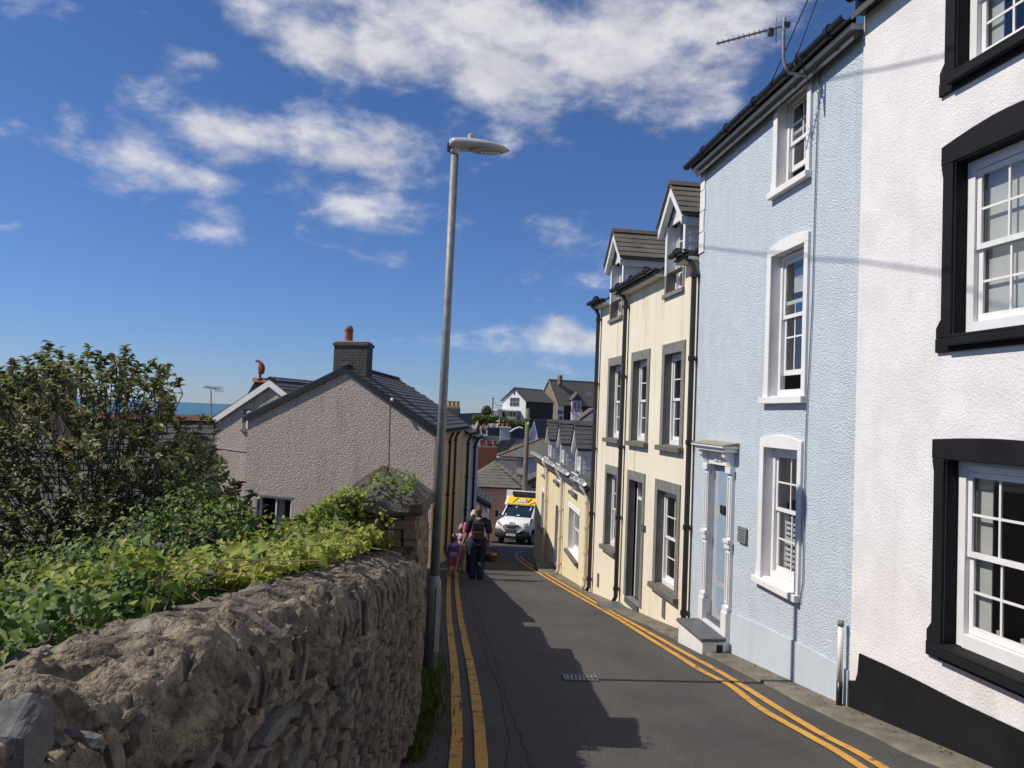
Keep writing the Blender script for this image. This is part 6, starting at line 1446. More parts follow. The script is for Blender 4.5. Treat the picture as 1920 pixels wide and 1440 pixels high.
    person('child in lilac top and pink hat holding hands beside the man', c2, 1.28, .165, radians(0), ((-.135, .0, .60), (-.14, .03, .48)), ((.15, -.01, .62), (.205, -.03, .50)), ((-.055, .04, .27), (-.055, .03, .05)), ((.055, .02, .27), (.055, -.03, .06)), lil, beige, hairB, hat=pinkh, build=1.1, sleeve=.5, group='family walking down the street')
people()

# ------------------------------------------------------------------ stone wall in the foreground
def wx(y): return -0.60-0.030*(5.5-y)          # street face
def wtop(y): return 1.275-0.1235*y
WY0, WY1 = -1.6, 5.50; WT = .44
def nz(p, s, o=0): return mnoise.fractal(Vector((p[0]*s+o, p[1]*s, p[2]*s)), 1.0, 2.0, 4)
def stone_block(rn, n=6):
    """irregular chipped stone: unit size, front towards +z"""
    an = sorted([2*pi*(k+rn.uniform(-.32, .32))/n for k in range(n)]); vs = []
    for (sc, z) in ((1.0, -.5), (1.0, .15), (.74, .5)):
        for k, a in enumerate(an):
            ca, sa = cos(a), sin(a); q = 1/max(abs(ca), abs(sa))**.75; r = .5*q*sc*(1+rn.uniform(-.10, .10)); vs.append((ca*r, sa*r, z+rn.uniform(-.10, .10)))
    fs = [tuple(range(n-1, -1, -1)), tuple(2*n+k for k in range(n))]
    for l in range(2):
        for k in range(n): fs.append((l*n+k, l*n+(k+1) % n, (l+1)*n+(k+1) % n, (l+1)*n+k))
    return vs, fs
def stone_wall():
    T = thing('stone_wall', 'rough lime mortared slate rubble garden wall with rounded coping beside the road', 'wall', (wx(3), 3, gz(3)))
    ys = []; y = WY0
    while y < WY1: ys.append(y); y += .014 if y > .3 else .05
    ys.append(WY1)
    def prof(y):
        g = gz(y)-.15; t = wtop(y); hc = .20+.022*y; lip = .055 if y < 2.6 else max(.012, .055-.02*(y-2.6)); P = []
        for k in range(40): s = k/39; P.append((0.0, g+(t-hc-.03-g)*s, 0))
        for k in range(1, 5): s = k/4; P.append((lip*s, t-hc-.03+.03*s, 1))
        for k in range(1, 13): s = k/12; P.append((lip-.015*s, t-hc+(hc*.62)*s, 1))
        for k in range(1, 19): a = pi/2*k/18; P.append((lip-.015-(WT*.46)*(1-cos(a)), t-hc*.38+hc*.38*sin(a), 2))
        for k in range(1, 13): s = k/12; P.append((lip-.015-WT*.46-(WT*.5)*s, t-.05*s*s, 2))
        for k in range(1, 10): s = k/9; P.append((-WT-.02, t-.05-.8*s, 3))
        return P
    n = len(prof(0)); vs = []; fs = []
    for y in ys:
        P = prof(y)
        for (w, z, kind) in P:
            p = np.array([wx(y)+w, y, z]); a = .050 if kind else .022
            d = a*.62*nz(p, 5.5)+a*.5*nz(p, 15, 7)+a*.26*nz(p, 42, 3)
            if kind in (1, 2):
                rib = mnoise.noise(Vector((y*17+z*3, w*2.5, z*2)))*.024*sstep(1.6, 3.2, y); d += rib
                d += .035*mnoise.noise(Vector((y*3.1, w*3, z*3)))
                d -= .09*max(0, mnoise.noise(Vector((y*8, w*8+4, z*8)))-.15)+.05*max(0, mnoise.noise(Vector((y*21, w*21+4, z*21)))-.2)+.008*sstep(1.7, 2.3, y)
            if kind == 0: dv = (1, 0, .15)
            elif kind == 1: dv = (1, 0, .1)
            elif kind == 2: dv = (.35, 0, .94)
            else: dv = (-1, 0, 0)
            vs.append(p+np.array(dv)*d)
    for j in range(len(ys)-1):
        for i in range(n-1): fs.append((j*n+i, j*n+i+1, (j+1)*n+i+1, (j+1)*n+i))
    fs.append(tuple((len(ys)-1)*n+i for i in range(n)))
    MB().add(vs, [f[::-1] for f in fs]).build('mortar_core', m_wallm, T, smooth=True)
    # face stones
    rn = random.Random(3); var = []
    for k in range(9):
        v, f = stone_block(rn, rn.choice((5, 6, 7))); var.append((v, f))
    meshes = {}
    items = []; h = .0
    while h < 1.12:
        ch = rn.uniform(.03, .085); y = .35+rn.uniform(0, .2)
        while y < WY1-.05:
            near = 1.35 if y < 2.4 else 1.0
            l = rn.uniform(.07, .24)*near*(1.2 if ch > .06 else 1)
            zb = gz(y)+h; lim = wtop(y)-.20-.022*y-.045
            if zb+ch < lim+.02 and rn.random() < .88: items.append((y+l/2, zb+ch/2, l*.96, ch*.93*near**.4, rn.uniform(-.22, .10), rn.uniform(.05, .09)))
            y += l+rn.uniform(0, .012)
        h += ch*.98
    items.sort(key=lambda it: it[0]-.4*it[1])
    ms = [m_stone, m_stoneB, m_stoneC, m_stone]; mrest = MB()
    for i, (y, z, l, hh, an, dp) in enumerate(items):
        k = rn.randrange(9); mi = rn.choice((0, 0, 1, 2, 2)); pr = rn.uniform(-.010, .020)
        M_ = Matrix.Translation((wx(y)-dp*.5+.022+pr, y, z)) @ Matrix.Rotation(an, 4, 'X') @ Matrix.Rotation(rn.uniform(-.14, .14), 4, 'Z') @ Matrix(((0, 0, dp, 0), (l, 0, 0, 0), (0, hh, 0, 0), (0, 0, 0, 1)))
        if i < 270:
            if (k, mi) not in meshes:
                me = MB().add(*var[k]).mesh('stone'); me.materials.append(ms[mi]); meshes[(k, mi)] = me
            mkobj('stone', meshes[(k, mi)], ms[mi], T, M=M_)
        else: mrest.add([M_ @ Vector(v) for v in var[k][0]], var[k][1])
    if mrest.v: tag(mrest.build('stones', m_stone, T), kind='stuff')
    # coping stones set on edge
    y = .95
    while y < WY1-.08:
        th = rn.uniform(.016, .050)*(1.5 if y < 2 else 1); t = wtop(y); hc = .20+.022*y; sink = rn.uniform(-.010, .030) if y > 2.6 else (rn.uniform(.0, .03) if y > 1.9 else .03)
        if rn.random() < (.93 if y > 2.0 else .45):
            lip = .055 if y < 2.6 else max(.012, .055-.02*(y-2.6)); pts = []
            xo = wx(y)+lip-.016-sink*.5+rn.uniform(-.022, .022)
            for (dx, dz) in ((0, -hc+rn.uniform(0, .07)), (.008, -hc*.62), (-.004, -hc*.36), (-.05, -.06), (-.13, -.012), (-.22, .004), (-.33, -.02), (-.36, -.18), (-.2, -hc)):
                pts.append(np.array([xo+dx+rn.uniform(-.012, .012), y, t+dz-sink*.6+rn.uniform(-.014, .014)]))
            lean = rn.uniform(-.10, .16); A = [p+np.array([0, (p[2]-t)*lean, 0]) for p in pts]; ctr = sum(A)/len(A)
            B = [p+np.array([0, th, 0])+(p-ctr)*rn.uniform(-.04, .02) for p in A]; n_ = len(A); m2 = [ (a+b)/2+(unit(((a+b)/2-ctr)))*.010 for a, b in zip(A, B)]
            fs = [tuple(range(n_)), tuple(3*n_-1-k for k in range(n_))]
            for l_ in range(2):
                for k in range(n_): fs.append((l_*n_+k, (l_+1)*n_+k, (l_+1)*n_+(k+1) % n_, l_*n_+(k+1) % n_))
            MB().add(A+m2+B, fs).build('coping_stone', rn.choice((m_copst, m_copst, m_stone, m_copst, m_stoneC)), T)
        y += th+rn.uniform(.002, .014)+(.09 if y < 1.9 else 0)
    # a few big slabs showing through the mortar close by
    for (px, py, l, hh, an, mi) in ((70, 1400, .13, .10, .8, m_stoneB), (265, 1365, .075, .11, .3, m_stone), (185, 1393, .035, .04, .3, m_stoneB), (370, 1405, .26, .06, -.45, m_stoneC), (440, 1330, .24, .05, -.5, m_stoneC), (505, 1300, .2, .04, -.6, m_stone), (420, 1430, .22, .05, -.5, m_stone), (560, 1240, .17, .05, -.5, m_stoneB)):
        d = ray(px, py); xx = wx(1.6)+.035; k = xx/d[0]; p = CAM+d*k
        v, f = var[rn.randrange(9)]; me = MB().add(v, f).mesh('stone')
        bm = bmesh.new(); bm.from_mesh(me); bmesh.ops.triangulate(bm, faces=bm.faces[:]); bmesh.ops.subdivide_edges(bm, edges=bm.edges[:], cuts=3, use_grid_fill=True)
        for q in bm.verts:
            c = q.co; w_ = Vector((c.x*l, c.y*hh, c.z*.07))*26+Vector((px, py, 0)); c *= 1+.16*mnoise.fractal(w_, 1.0, 2.0, 4); c.z += .10*mnoise.noise(w_*.6)
        bm.to_mesh(me); bm.free()
        M_ = Matrix.Translation((p[0]-.030, p[1], p[2])) @ Matrix.Rotation(an, 4, 'X') @ Matrix(((0, 0, .07, 0), (l, 0, 0, 0), (0, hh, 0, 0), (0, 0, 0, 1)))
        mkobj('slab', me, mi, T, M=M_)
stone_wall()
# pier at the end of the wall
PY0, PY1 = 5.53, 6.12; PX1 = -0.615; PX0 = -1.22
def pier():
    T = thing('brick_pier', 'crumbling stone and brick pier with mossy slab cap at the end of the wall', 'pier', ((PX0+PX1)/2, 5.8, gz(5.8)))
    zt = atY(760, 985, 5.6)[2]; zc = atY(800, 945, 5.7)[2]
    rn = random.Random(5); vs = []; fs = []; ny, nz_ = 16, 60; x0, x1 = PX0+.08, PX1
    loop = [(x1, PY0+(PY1-PY0)*k/14) for k in range(15)]+[(x1-(x1-x0)*k/14, PY1) for k in range(1, 15)]+[(x0, PY1-(PY1-PY0)*k/14) for k in range(1, 15)]+[(x0+(x1-x0)*k/14, PY0) for k in range(1, 14)]
    n = len(loop); cx, cy = (x0+x1)/2, (PY0+PY1)/2
    for j in range(nz_+1):
        z = gz(5.8)-.15+(zc-.06-gz(5.8)+.15)*j/nz_
        for (x, y) in loop:
            p = np.array([x, y, z]); d = unit([x-cx, y-cy, 0]); vs.append(p+d*(.022*nz(p, 6)+.016*nz(p, 17, 3)+.010*nz(p, 40, 5)))
    for j in range(nz_):
        for k in range(n): fs.append((j*n+k, j*n+(k+1) % n, (j+1)*n+(k+1) % n, (j+1)*n+k))
    fs.append(tuple(nz_*n+k for k in range(n)))
    MB().add(vs, fs).build('rubble_core', m_wallm, T, smooth=True)
    # exposed bricks on the face towards the garden and camera
    me = {}
    for (px0, px1, py0, py1) in ((662, 715, 973, 993), (729, 780, 976, 992), (757, 784, 950, 974), (757, 784, 993, 1009), (720, 754, 994, 1008), (668, 712, 994, 1006), (700, 752, 1009, 1022), (757, 785, 1010, 1024)):
        a, b = atY(px0, py1, 5.50), atY(px1, py0, 5.50); j = rn.uniform(-.015, .012)
        MB().box((a[0], 5.47+j, a[2]), (b[0]-a[0], 0, rn.uniform(-.004, .004)), (0, .10, 0), (0, 0, b[2]-a[2])).build('brick', m_brick_b, T, bevel=.006)
    # thin slab then the thick mossy cap
    def slab(pts, z0, th, name, m, dome=0):
        pts = [np.array(p) for p in pts]; c = sum(pts)/len(pts); rings = []
        for (s, z, o) in ((.97, 0, 0), (1.0, th*.2, 1), (1.0, th*.8, 2), (.95, th, 3), (.50, th+dome*.66, 4), (.10, th+dome, 5)):
            rings.append([(c[0]+(p[0]-c[0])*s+rn.uniform(-.012, .012), c[1]+(p[1]-c[1])*s+rn.uniform(-.012, .012), z0+z+.006*rn.uniform(-1, 1)+p[2]) for p in pts])
        n = len(pts); v = [q for r in rings for q in r]; f = [tuple(range(n-1, -1, -1))]
        for j in range(len(rings)-1):
            for k in range(n): f.append((j*n+k, j*n+(k+1) % n, (j+1)*n+(k+1) % n, (j+1)*n+k))
        f.append(tuple((len(rings)-1)*n+k for k in range(n))); return MB().add(v, f).build(name, m, T, bevel=.004)
    def outline(x0, x1, y0, y1, dz): 
        P = []
        for k in range(8): P.append((x0+(x1-x0)*k/8, y0+rn.uniform(-.02, .02), dz*(k/8)))
        for k in range(5): P.append((x1+rn.uniform(-.012, .012), y0+(y1-y0)*k/5, dz))
        for k in range(8): P.append((x1-(x1-x0)*k/8, y1+rn.uniform(-.02, .02), dz*(1-k/8)))
        for k in range(5): P.append((x0+rn.uniform(-.02, .02), y1-(y1-y0)*k/5, 0))
        return P
    slab(outline(-1.10, -.72, 5.42, 6.0, .05), zc-.10, .035, 'thin_slab', m_cap)
    slab(outline(-1.20, -.585, 5.40, 6.22, -.02), zc-.03, .10, 'cap_slab', m_cap, dome=.19)
    return zc
PIER_Z = pier()
# taller garden wall running on beyond the pier (hidden behind it; its shadow falls on the road)
def back_walls():
    def sp(y0, y1, xa, xb, ta, tb, lab, nm):
        vs = []; fs = []; n = int((y1-y0)/.12)+2
        for k in range(n):
            y = y0+(y1-y0)*k/(n-1); x = xa+(xb-xa)*k/(n-1); t = ta+(tb-ta)*k/(n-1)+.035*mnoise.noise(Vector((y*2.2, 0, 3)))
            for (dx, z) in ((0, gz(y)-.3), (.01*mnoise.noise(Vector((y*4, 1, 1))), t-.1), (-.05, t), (-.30, t), (-.35, t-.1), (-.36, gz(y)-1)): vs.append((x+dx, y, z))
        for k in range(n-1):
            for i in range(5): fs.append((k*6+i, k*6+i+1, (k+1)*6+i+1, (k+1)*6+i))
        fs.append(tuple(range(5, -1, -1))); fs.append(tuple((n-1)*6+i for i in range(6)))
        T = thing(nm, lab, 'wall', (xa, y0, gz(y0))); MB().add(vs, [f[::-1] for f in fs]).build('rubble_face', m_stone, T)
    sp(6.05, 9.40, -.76, -1.10, .99, .84, 'tall rubble wall running on behind the brick pier', 'garden_wall')
    sp(9.42, 11.2, -1.30, -1.45, .80, .66, 'lower rubble wall stepping down beyond the tall garden wall', 'garden_wall')
    sp(11.202, 11.65, -1.45, -1.50, .42, .42, 'short dip in the rubble wall below the pier', 'garden_wall')
    sp(11.652, 22.2, -1.50, -2.62, .62, -.80, 'long rubble wall leading down to the pebbledash house', 'garden_wall')
back_walls()

# ------------------------------------------------------------------ vegetation
def leaves(name, pos, nrm, dirs, size, tint, m, parent, wid=.30, fold=.18, kind=None, curl=.0, heart=False):
    pos = np.asarray(pos); n = len(pos); nrm = nrm/np.linalg.norm(nrm, axis=1)[:, None]; d = dirs-nrm*np.sum(dirs*nrm, 1)[:, None]; d /= np.linalg.norm(d, axis=1)[:, None]+1e-9; s = np.cross(d, nrm); S = size[:, None]
    if heart: loc = [(0, .12, 0), (.38, -.10, 1), (.46, .22, 1), (.26, .62, .6), (0, 1, -.3), (-.26, .62, .6), (-.46, .22, 1), (-.38, -.10, 1)]; fs = [(0, 1, 2, 3), (0, 3, 4), (0, 4, 5), (0, 5, 6, 7)]
    else: loc = [(0, 0, 0), (wid*.75, .28, 1), (wid*.85, .60, 1), (0, 1, -.4), (-wid*.85, .60, 1), (-wid*.75, .28, 1), (0, .5, 0)]; fs = [(0, 1, 6), (1, 2, 6), (2, 3, 6), (3, 4, 6), (4, 5, 6), (5, 0, 6)]
    k = len(loc); V = np.zeros((n, k, 3))
    for i, (a, b, c) in enumerate(loc): V[:, i] = pos+s*(a*S)+d*(b*S)+nrm*(c*fold*.35*S)-nrm*(curl*b*b*S)
    base = (np.arange(n)*k)[:, None]; lv = []; ls = []; tot = 0
    me = bpy.data.meshes.new(name)
    loops = np.concatenate([np.concatenate([base+np.array(f)[None, :] for f in fs], axis=1)], axis=0).reshape(-1)
    sizes = np.tile(np.array([len(f) for f in fs]), n); starts = np.concatenate([[0], np.cumsum(sizes)[:-1]])
    me.vertices.add(n*k); me.vertices.foreach_set('co', V.reshape(-1).astype(np.float32)); me.loops.add(len(loops)); me.loops.foreach_set('vertex_index', loops.astype(np.int32)); me.polygons.add(len(sizes)); me.polygons.foreach_set('loop_start', starts.astype(np.int32)); me.polygons.foreach_set('loop_total', sizes.astype(np.int32)); me.update(calc_edges=True)
    at = me.attributes.new('tint', 'FLOAT', 'POINT'); at.data.foreach_set('value', np.repeat(tint, k).astype(np.float32))
    o = mkobj(name, me, m, parent)
    if kind: tag(o, kind=kind)
    return o
def rnd(n, s=1.0): return rng.normal(0, s, (n, 3))
def shrub():
    Yc = 5.6; T = thing('garden_shrub', 'large twiggy evergreen shrub with small glossy leaves behind the wall', 'shrub', (-3.0, Yc, gz(5)-.8))
    prof = [(-160, 700), (-60, 690), (10, 690), (45, 668), (90, 642), (130, 668), (175, 658), (235, 650), (262, 690), (300, 680), (325, 700), (315, 745), (335, 790), (400, 800), (425, 850), (450, 905), (475, 930)]
    def top(px):
        for (a, ya), (b, yb) in zip(prof[:-1], prof[1:]):
            if a <= px <= b: return ya+(yb-ya)*(px-a)/(b-a)
        return 950
    br = MB(); P = []; D = []; Nn = []; S = []; Ti = []
    base = np.array([-2.9, Yc, gz(5)-1.0])
    def twig(tip, root, nl, ls):
        mid = (tip+root)/2+np.array([rng.normal(0, .05), rng.normal(0, .05), .04]); pts = [root, mid, tip]
        br.tube(pts, [.005, .004, .002], 4, caps=False); ax = unit(tip-mid); 
        for k in range(nl):
            t = rng.random()**.8; q = mid*(1-t)+tip*t if t > .25 else root*(1-t*4)*.0+mid
            a = rng.random()*2*pi; u = unit(np.cross(ax, [.3, .2, 1.])); w = np.cross(ax, u); out = u*cos(a)+w*sin(a)
            P.append(q); D.append(ax*.9+out*.8+np.array([0, 0, .12])); Nn.append(ax*.55-out*.4+np.array([0, 0, .5])+rng.normal(0, .25, 3)); S.append(ls*rng.uniform(.7, 1.15)); Ti.append(min(1, max(0, rng.normal(.45, .26))))
    # silhouette shoots
    for (px, py) in ((30, 690), (12, 712), (92, 640), (86, 668), (100, 690), (60, 690), (130, 665), (122, 680), (168, 650), (176, 668), (205, 662), (232, 652), (222, 672), (262, 682), (275, 692), (318, 682), (300, 690), (312, 700), (318, 732), (308, 745), (322, 760), (340, 785), (380, 780), (395, 785), (300, 770), (475, 925), (462, 938), (450, 905), (436, 925), (250, 690), (150, 690), (205, 690), (0, 690), (48, 672), (110, 655), (150, 672), (190, 664), (245, 668), (285, 678), (330, 705), (290, 715), (70, 664), (28, 676)):
        y = Yc+rng.uniform(-.35, .35); tip = atY(px, py, y); root = atY(px*.92+14+rng.uniform(-12, 12), py+rng.uniform(60, 95), y+rng.uniform(-.1, .1)); twig(tip, root, 28, .056)
    n = 0
    while n < 1150:
        px = rng.uniform(-160, 450); t = top(px); py = t+12+(1130-t)*rng.random()**.95; y = Yc+rng.normal(0, .42)
        if px > 330 and py > 960 and rng.random() < .6: continue
        dens = .5+.5*mnoise.noise(Vector((px*.012, py*.014, y*1.2)))+.25
        if rng.random() > dens: continue
        tip = atY(px, py, y); c = np.array([-2.9+(tip[0]+2.9)*.55, Yc+(y-Yc)*.5, tip[2]-.30-.12*rng.random()]); root = tip+unit(c-tip)*rng.uniform(.22, .42); twig(tip, root, 18, .052); n += 1
    stems = MB()
    for k in range(24):
        px = rng.uniform(-120, 420); t = top(px); tip = atY(px, t+rng.uniform(25, 200), Yc+rng.normal(0, .3)); b = base+np.array([rng.normal(0, .35)+(px-150)*.0012, rng.normal(0, .2), 0]); m1 = b+(tip-b)*.35+np.array([(tip[0]-b[0])*-.2+rng.normal(0, .1), rng.normal(0, .1), .15]); m2 = b+(tip-b)*.7+np.array([rng.normal(0, .06), rng.normal(0, .06), .08]); stems.tube([b, m1, m2, tip], [.013, .010, .007, .003], 6)
    stems.build('trunk', m_bark, T, smooth=True); tag(br.build('twigs', m_bark, T), kind='stuff')
    leaves('crown', np.array(P), np.array(Nn), np.array(D), np.array(S), np.array(Ti), m_leafA, T, wid=.26, fold=.5, curl=.12, kind='stuff')
shrub()
def mound_z(x, y):
    """top of the bramble bank behind the wall"""
    t = wtop(y); e = max(0, (wx(y)-WT)-x)
    h = t+.0-.02*e+.13*mnoise.noise(Vector((x*1.9, y*1.9, 2.2)))+.11*mnoise.noise(Vector((x*5.1, y*5.1, 5)))
    h += .44*math.exp(-((x+1.95)/.48)**2-((y-4.9)/.65)**2) + .10*math.exp(-((x+1.35)/.35)**2-((y-4.9)/.6)**2)
    h -= .10*sstep(0, .5, e) + .30*sstep(4.2, 1.6, y)*sstep(.02, .7, e)
    return h
def brambles():
    T = thing('bramble_bank', 'dense green bramble and ivy bank spilling along the back of the stone wall', 'bramble', (-1.9, 3.8, gz(4)))
    # dark leafy core so the bank is closed
    xs = np.linspace(-4.2, -1.10, 30); ys = np.linspace(.9, 6.4, 40); vs = []; fs = []
    for y in ys:
        for x in xs: vs.append((x, y, mound_z(x, y)-.16+.05*mnoise.noise(Vector((x*9, y*9, 0)))))
    for j in range(len(ys)-1):
        for i in range(len(xs)-1): k = j*len(xs)+i; fs.append((k, k+1, k+1+len(xs), k+len(xs)))
    nb = len(vs)
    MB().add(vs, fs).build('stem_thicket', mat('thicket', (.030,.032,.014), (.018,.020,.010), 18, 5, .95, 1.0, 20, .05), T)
    P = []; N_ = []; D = []; S = []; Ti = []
    for _ in range(24000):
        y = .9+5.4*rng.random(); x0 = wx(y)-WT+.05; x = x0-abs(rng.normal(0, 1.0))
        if x < -4.0: continue
        z = mound_z(x, y)-.16*rng.random()**1.5+.05*abs(rng.normal()); P.append((x, y, z)); N_.append(np.array([-.25, -.35, .85])+rng.normal(0, .42, 3)); D.append(rng.normal(0, 1, 3)+np.array([.2, -.4, -.3])); S.append(rng.uniform(.022, .050)); Ti.append(min(1, max(0, rng.normal(.36, .27)+.30*mnoise.noise(Vector((x*2, y*2, 0))))))
    leaves('foliage', P, np.array(N_), np.array(D), np.array(S), np.array(Ti), m_leafB, T, wid=.36, fold=.5, curl=.15, kind='stuff')
    for k in range(60):
        y = rng.uniform(1.8, 6); x = wx(y)-WT-abs(rng.normal(0, .7)); z = mound_z(x, y); p = np.array([x, y, z-.1]); d = rng.normal(0, 1, 3)*[.25, .25, .04]; MB().tube([p, p+d*.5+UP*rng.uniform(.06, .16), p+d+UP*rng.uniform(-.02, .16)], [.005, .004, .002], 4).build('bramble_stem', m_bark, T)
    # bindweed over the wall top and the pier
    V = thing('bindweed', 'yellow green bindweed climbing over the wall top and the brick pier', 'climbing plant', (-1.0, 4.5, wtop(4.5)))
    P = []; N_ = []; D = []; S = []; Ti = []
    def put(p, s0=.02, s1=.042, tm=.45):
        P.append(p); N_.append(np.array([-.3, -.35, .8])+rng.normal(0, .45, 3)); D.append(rng.normal(0, 1, 3)+np.array([.5, -.5, -.4])); S.append(rng.uniform(s0, s1)); Ti.append(min(1, max(0, rng.normal(tm, .22))))
    for _ in range(7500):
        y = 2.3+3.3*rng.random()**.8; e = abs(rng.normal(0, .26)); lim = -.02 if y < 2.6 else .10
        x = wx(y)-WT+lim+.10-e
        if y < 2.9 and x > wx(y)-WT+.03: continue
        if y < 3.0 and rng.random() > (y-2.0): continue
        z = max(wtop(y)-.01, mound_z(x, y))+.01+.07*rng.random()**2+.09*max(0, mnoise.noise(Vector((x*3, y*2.3, 8)))); put((x, y, z), .018, .040, .58)
    for _ in range(3200):      # over the pier, climbing from its garden side
        x = -1.55+.78*rng.random()**1.35; y = 5.33+.30*rng.random(); zt = PIER_Z+.14-.9*abs(x+1.08)**1.4-.2*max(0, x+.95); z = wtop(5.4)-.05+(zt-wtop(5.4)+.05)*rng.random()**.8
        if x > -.98 and rng.random() < .72: continue
        put((x, y-.03, z), .018, .042, .45)
    for _ in range(160): put((-1.0+.34*rng.random(), 5.38+.3*rng.random(), PIER_Z+.10+.16*(1-abs(rng.random()-.5))*rng.random()), .018, .038, .25)
    leaves('foliage', P, np.array(N_), np.array(D), np.array(S), np.array(Ti), m_leafC, V, fold=.4, curl=.2, heart=True, kind='stuff')
    # the large leaves on top, one by one
    def one(p, nn, dd, s, t, wid=None): leaves('leaf', [p], np.array([nn], float), np.array([dd], float), np.array([s]), np.array([t]), m_leafC, V, fold=.5, curl=.35, heart=wid is None, wid=wid or .3)
    for _ in range(130):
        y = 2.3+3.2*rng.random(); x = wx(y)-WT+.10-abs(rng.normal(0, .12)); z = wtop(y)+.06+.12*rng.random(); 
        if y < 3: continue
        one((x, y, z-.03), np.array([-.3, -.5, .7])+rng.normal(0, .35, 3), rng.normal(0, 1, 3)+np.array([.4, -.4, -.2]), rng.uniform(.034, .058), min(1, max(0, rng.normal(.5, .2))))
    for (px, py, qx, qy, s) in ((505, 1075, 560, 1010, .11), (500, 1078, 528, 1040, .10), (520, 1085, 535, 1120, .10), (490, 1095, 560, 1095, .10), (470, 1090, 440, 1100, .09), (428, 1040, 425, 1010, .09), (330, 1090, 335, 1120, .08), (285, 1120, 262, 1130, .08), (550, 1050, 560, 1080, .08), (600, 1045, 610, 1060, .08)):
        y = 2.35+(px-300)/300*1.1; a = atY(px, py, y); b = atY(qx, qy, y-.05); one(a, (-.2, -.8, .5), b-a, min(.06, np.linalg.norm(b-a)), rng.uniform(.3, .6))
    for _ in range(40):
        y = 2.3+3*rng.random(); x = wx(y)-WT+.08-.2*rng.random(); p = np.array([x, y, wtop(y)+.03]); d = rng.normal(0, .2, 3)*[1, 1.4, .3]; MB().tube([p, p+d*.5+UP*.09*rng.random(), p+d+UP*.05*rng.random()], .0025, 4).build('stem', mat('dry_stem', (.25,.20,.11), (.18,.12,.07), 20, 2, .8), V)
brambles()
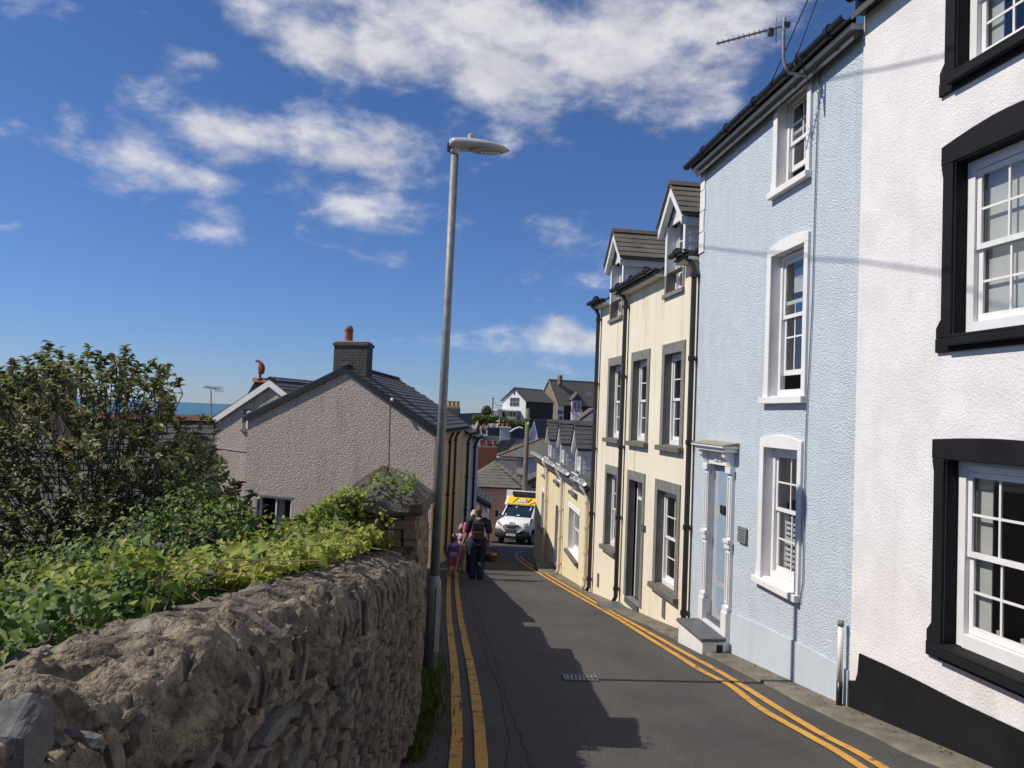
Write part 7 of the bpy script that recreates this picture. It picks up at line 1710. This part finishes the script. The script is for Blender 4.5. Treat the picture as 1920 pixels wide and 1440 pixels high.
def weeds():
    # strip of weeds and fallen leaves along the wall foot
    P = []; N_ = []; D = []; S = []; Ti = []
    for _ in range(1500):
        y = 5.0+5.0*rng.random()**1.2; x = left_x(y)+.02+.10*abs(rng.normal()) if y > 5.6 else wx(y)+.03+.05*abs(rng.normal()); P.append((x, y, gz(y)+.004)); a = rng.random()*2*pi; D.append((.6*cos(a), .6*sin(a), 1.0)); N_.append((cos(a), sin(a), -.3)); S.append(rng.uniform(.04, .14)*(1.0 if abs(y-7.2) < 1.2 else .6)); Ti.append(rng.random())
    o = leaves('weeds', P, np.array(N_, float), np.array(D, float), np.array(S), np.array(Ti), m_grass, None, wid=.10, fold=.2, curl=.3, kind='stuff'); tag(o, 'green weeds growing along the foot of the wall by the lamp', 'weeds')
    P = []; N_ = []; D = []; S = []; Ti = []
    for _ in range(520):
        y = 4.2+5.0*rng.random(); x = (wx(y) if y < 5.6 else left_x(y))+.04+.11*abs(rng.normal()); P.append((x, y, gz(y)+.012+.01*rng.random())); N_.append((rng.normal(0, .3), rng.normal(0, .3), 1)); a = rng.random()*2*pi; D.append((cos(a), sin(a), 0)); S.append(rng.uniform(.015, .035)); Ti.append(rng.random())
    for _ in range(160):
        y = 4.5+9*rng.random(); x = right_x(y)-.05-.10*abs(rng.normal()); P.append((x, y, gz(y)+.036)); N_.append((rng.normal(0, .3), rng.normal(0, .3), 1)); a = rng.random()*2*pi; D.append((cos(a), sin(a), 0)); S.append(rng.uniform(.010, .028)); Ti.append(rng.random())
    o = leaves('fallen_leaves', P, np.array(N_, float), np.array(D, float), np.array(S), np.array(Ti), m_leafD, None, wid=.35, fold=.5, curl=.2, kind='stuff'); tag(o, 'brown fallen leaves and debris along both road edges', 'leaves')
    # hedges and bushes on the hill
    def far_bush(nm, lab, pts, n, size, m, cat):
        T = thing(nm, lab, cat, pts[0][0]); P = []; N_ = []; S = []; Ti = []; tr = MB()
        for (c, r) in pts:
            k = int(n/len(pts)); q = rng.normal(0, 1, (k, 3)); q /= np.linalg.norm(q, axis=1)[:, None]; q *= (rng.random((k, 1))**.4)*np.array(r)[None, :]; P += list(c+q); N_ += list(q+rng.normal(0, .4, (k, 3))); tr.tube([c-[0, 0, r[2]*1.5], c], [.15, .05], 5)
        k = len(P); leaves('crown', P, np.array(N_), rng.normal(0, 1, (k, 3)), rng.uniform(.6, 1.3, k)*size, np.clip(rng.normal(.4, .25, k), 0, 1), m, T, wid=.4, kind='stuff'); tr.build('trunk', m_bark, T)
    far_bush('hilltop_bush', 'round dark bush beside the pole at the cliff top', [(atY(912, 771, 178), (1.2, 1.2, 1.3))], 900, .45, m_leafA, 'bush')
    far_bush('hillside_hedge', 'long dark hedge below the hilltop white house', [(atY(930+7*k, 791+.8*k, 172), (1.1, 1.0, 1.0)) for k in range(9)], 3600, .4, m_leafA, 'hedge')
    far_bush('cliff_grass', 'yellow green scrub hanging over the pale cliff top', [(atY(893+6*k, 784+.6*k, 166), (.9, .8, .75)) for k in range(6)], 2200, .35, m_leafB, 'scrub')
    T = thing('hill_pole', 'thin dark pole beside the hilltop conservatory', 'pole', atY(922, 795, 170)); MB().tube([atY(922, 805, 170), atY(924.5, 746, 170)], .14, 6).build('shaft', m_wood, T); MB().tube([atY(924.5, 746, 170), atY(924.5, 748, 170)], .22, 6).build('pole_cap', m_gut, T)
    tag(MB().tube([atY(925, 755, 170), atY(933, 760, 173), atY(943, 761, 178)], .05, 4).build('far_cable', m_gut), 'cable from the thin hill pole to the white house', 'cable')
    # headland on the horizon
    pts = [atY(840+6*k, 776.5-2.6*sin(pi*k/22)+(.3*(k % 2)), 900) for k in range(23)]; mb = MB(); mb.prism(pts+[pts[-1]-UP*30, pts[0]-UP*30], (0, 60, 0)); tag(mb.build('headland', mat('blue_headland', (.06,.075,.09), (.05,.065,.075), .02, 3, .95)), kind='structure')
    # sailing boat
    p = atZ(376, 777, -27); T = thing('sailing_boat', 'tiny white sailing boat on the sea beside the aerial', 'boat', p); s = np.linalg.norm(p-CAM)/1442
    MB().prism([p+np.array([-1.6*s, 0, .6*s]), p+np.array([1.8*s, 0, .6*s]), p+np.array([1.2*s, 0, 0]), p+np.array([-1.2*s, 0, 0])], (0, 1.2*s, 0)).build('hull', m_wpaint, T); MB().prism([p+np.array([.1*s, .5*s, .8*s]), p+np.array([.3*s, .5*s, 7*s]), p+np.array([1.8*s, .5*s, .8*s])], (0, .1*s, 0)).build('sail', m_wpaint, T); MB().tube([p+np.array([0, .5*s, .6*s]), p+np.array([0, .5*s, 7.4*s])], .1*s, 5).build('mast', m_steel, T)
weeds()
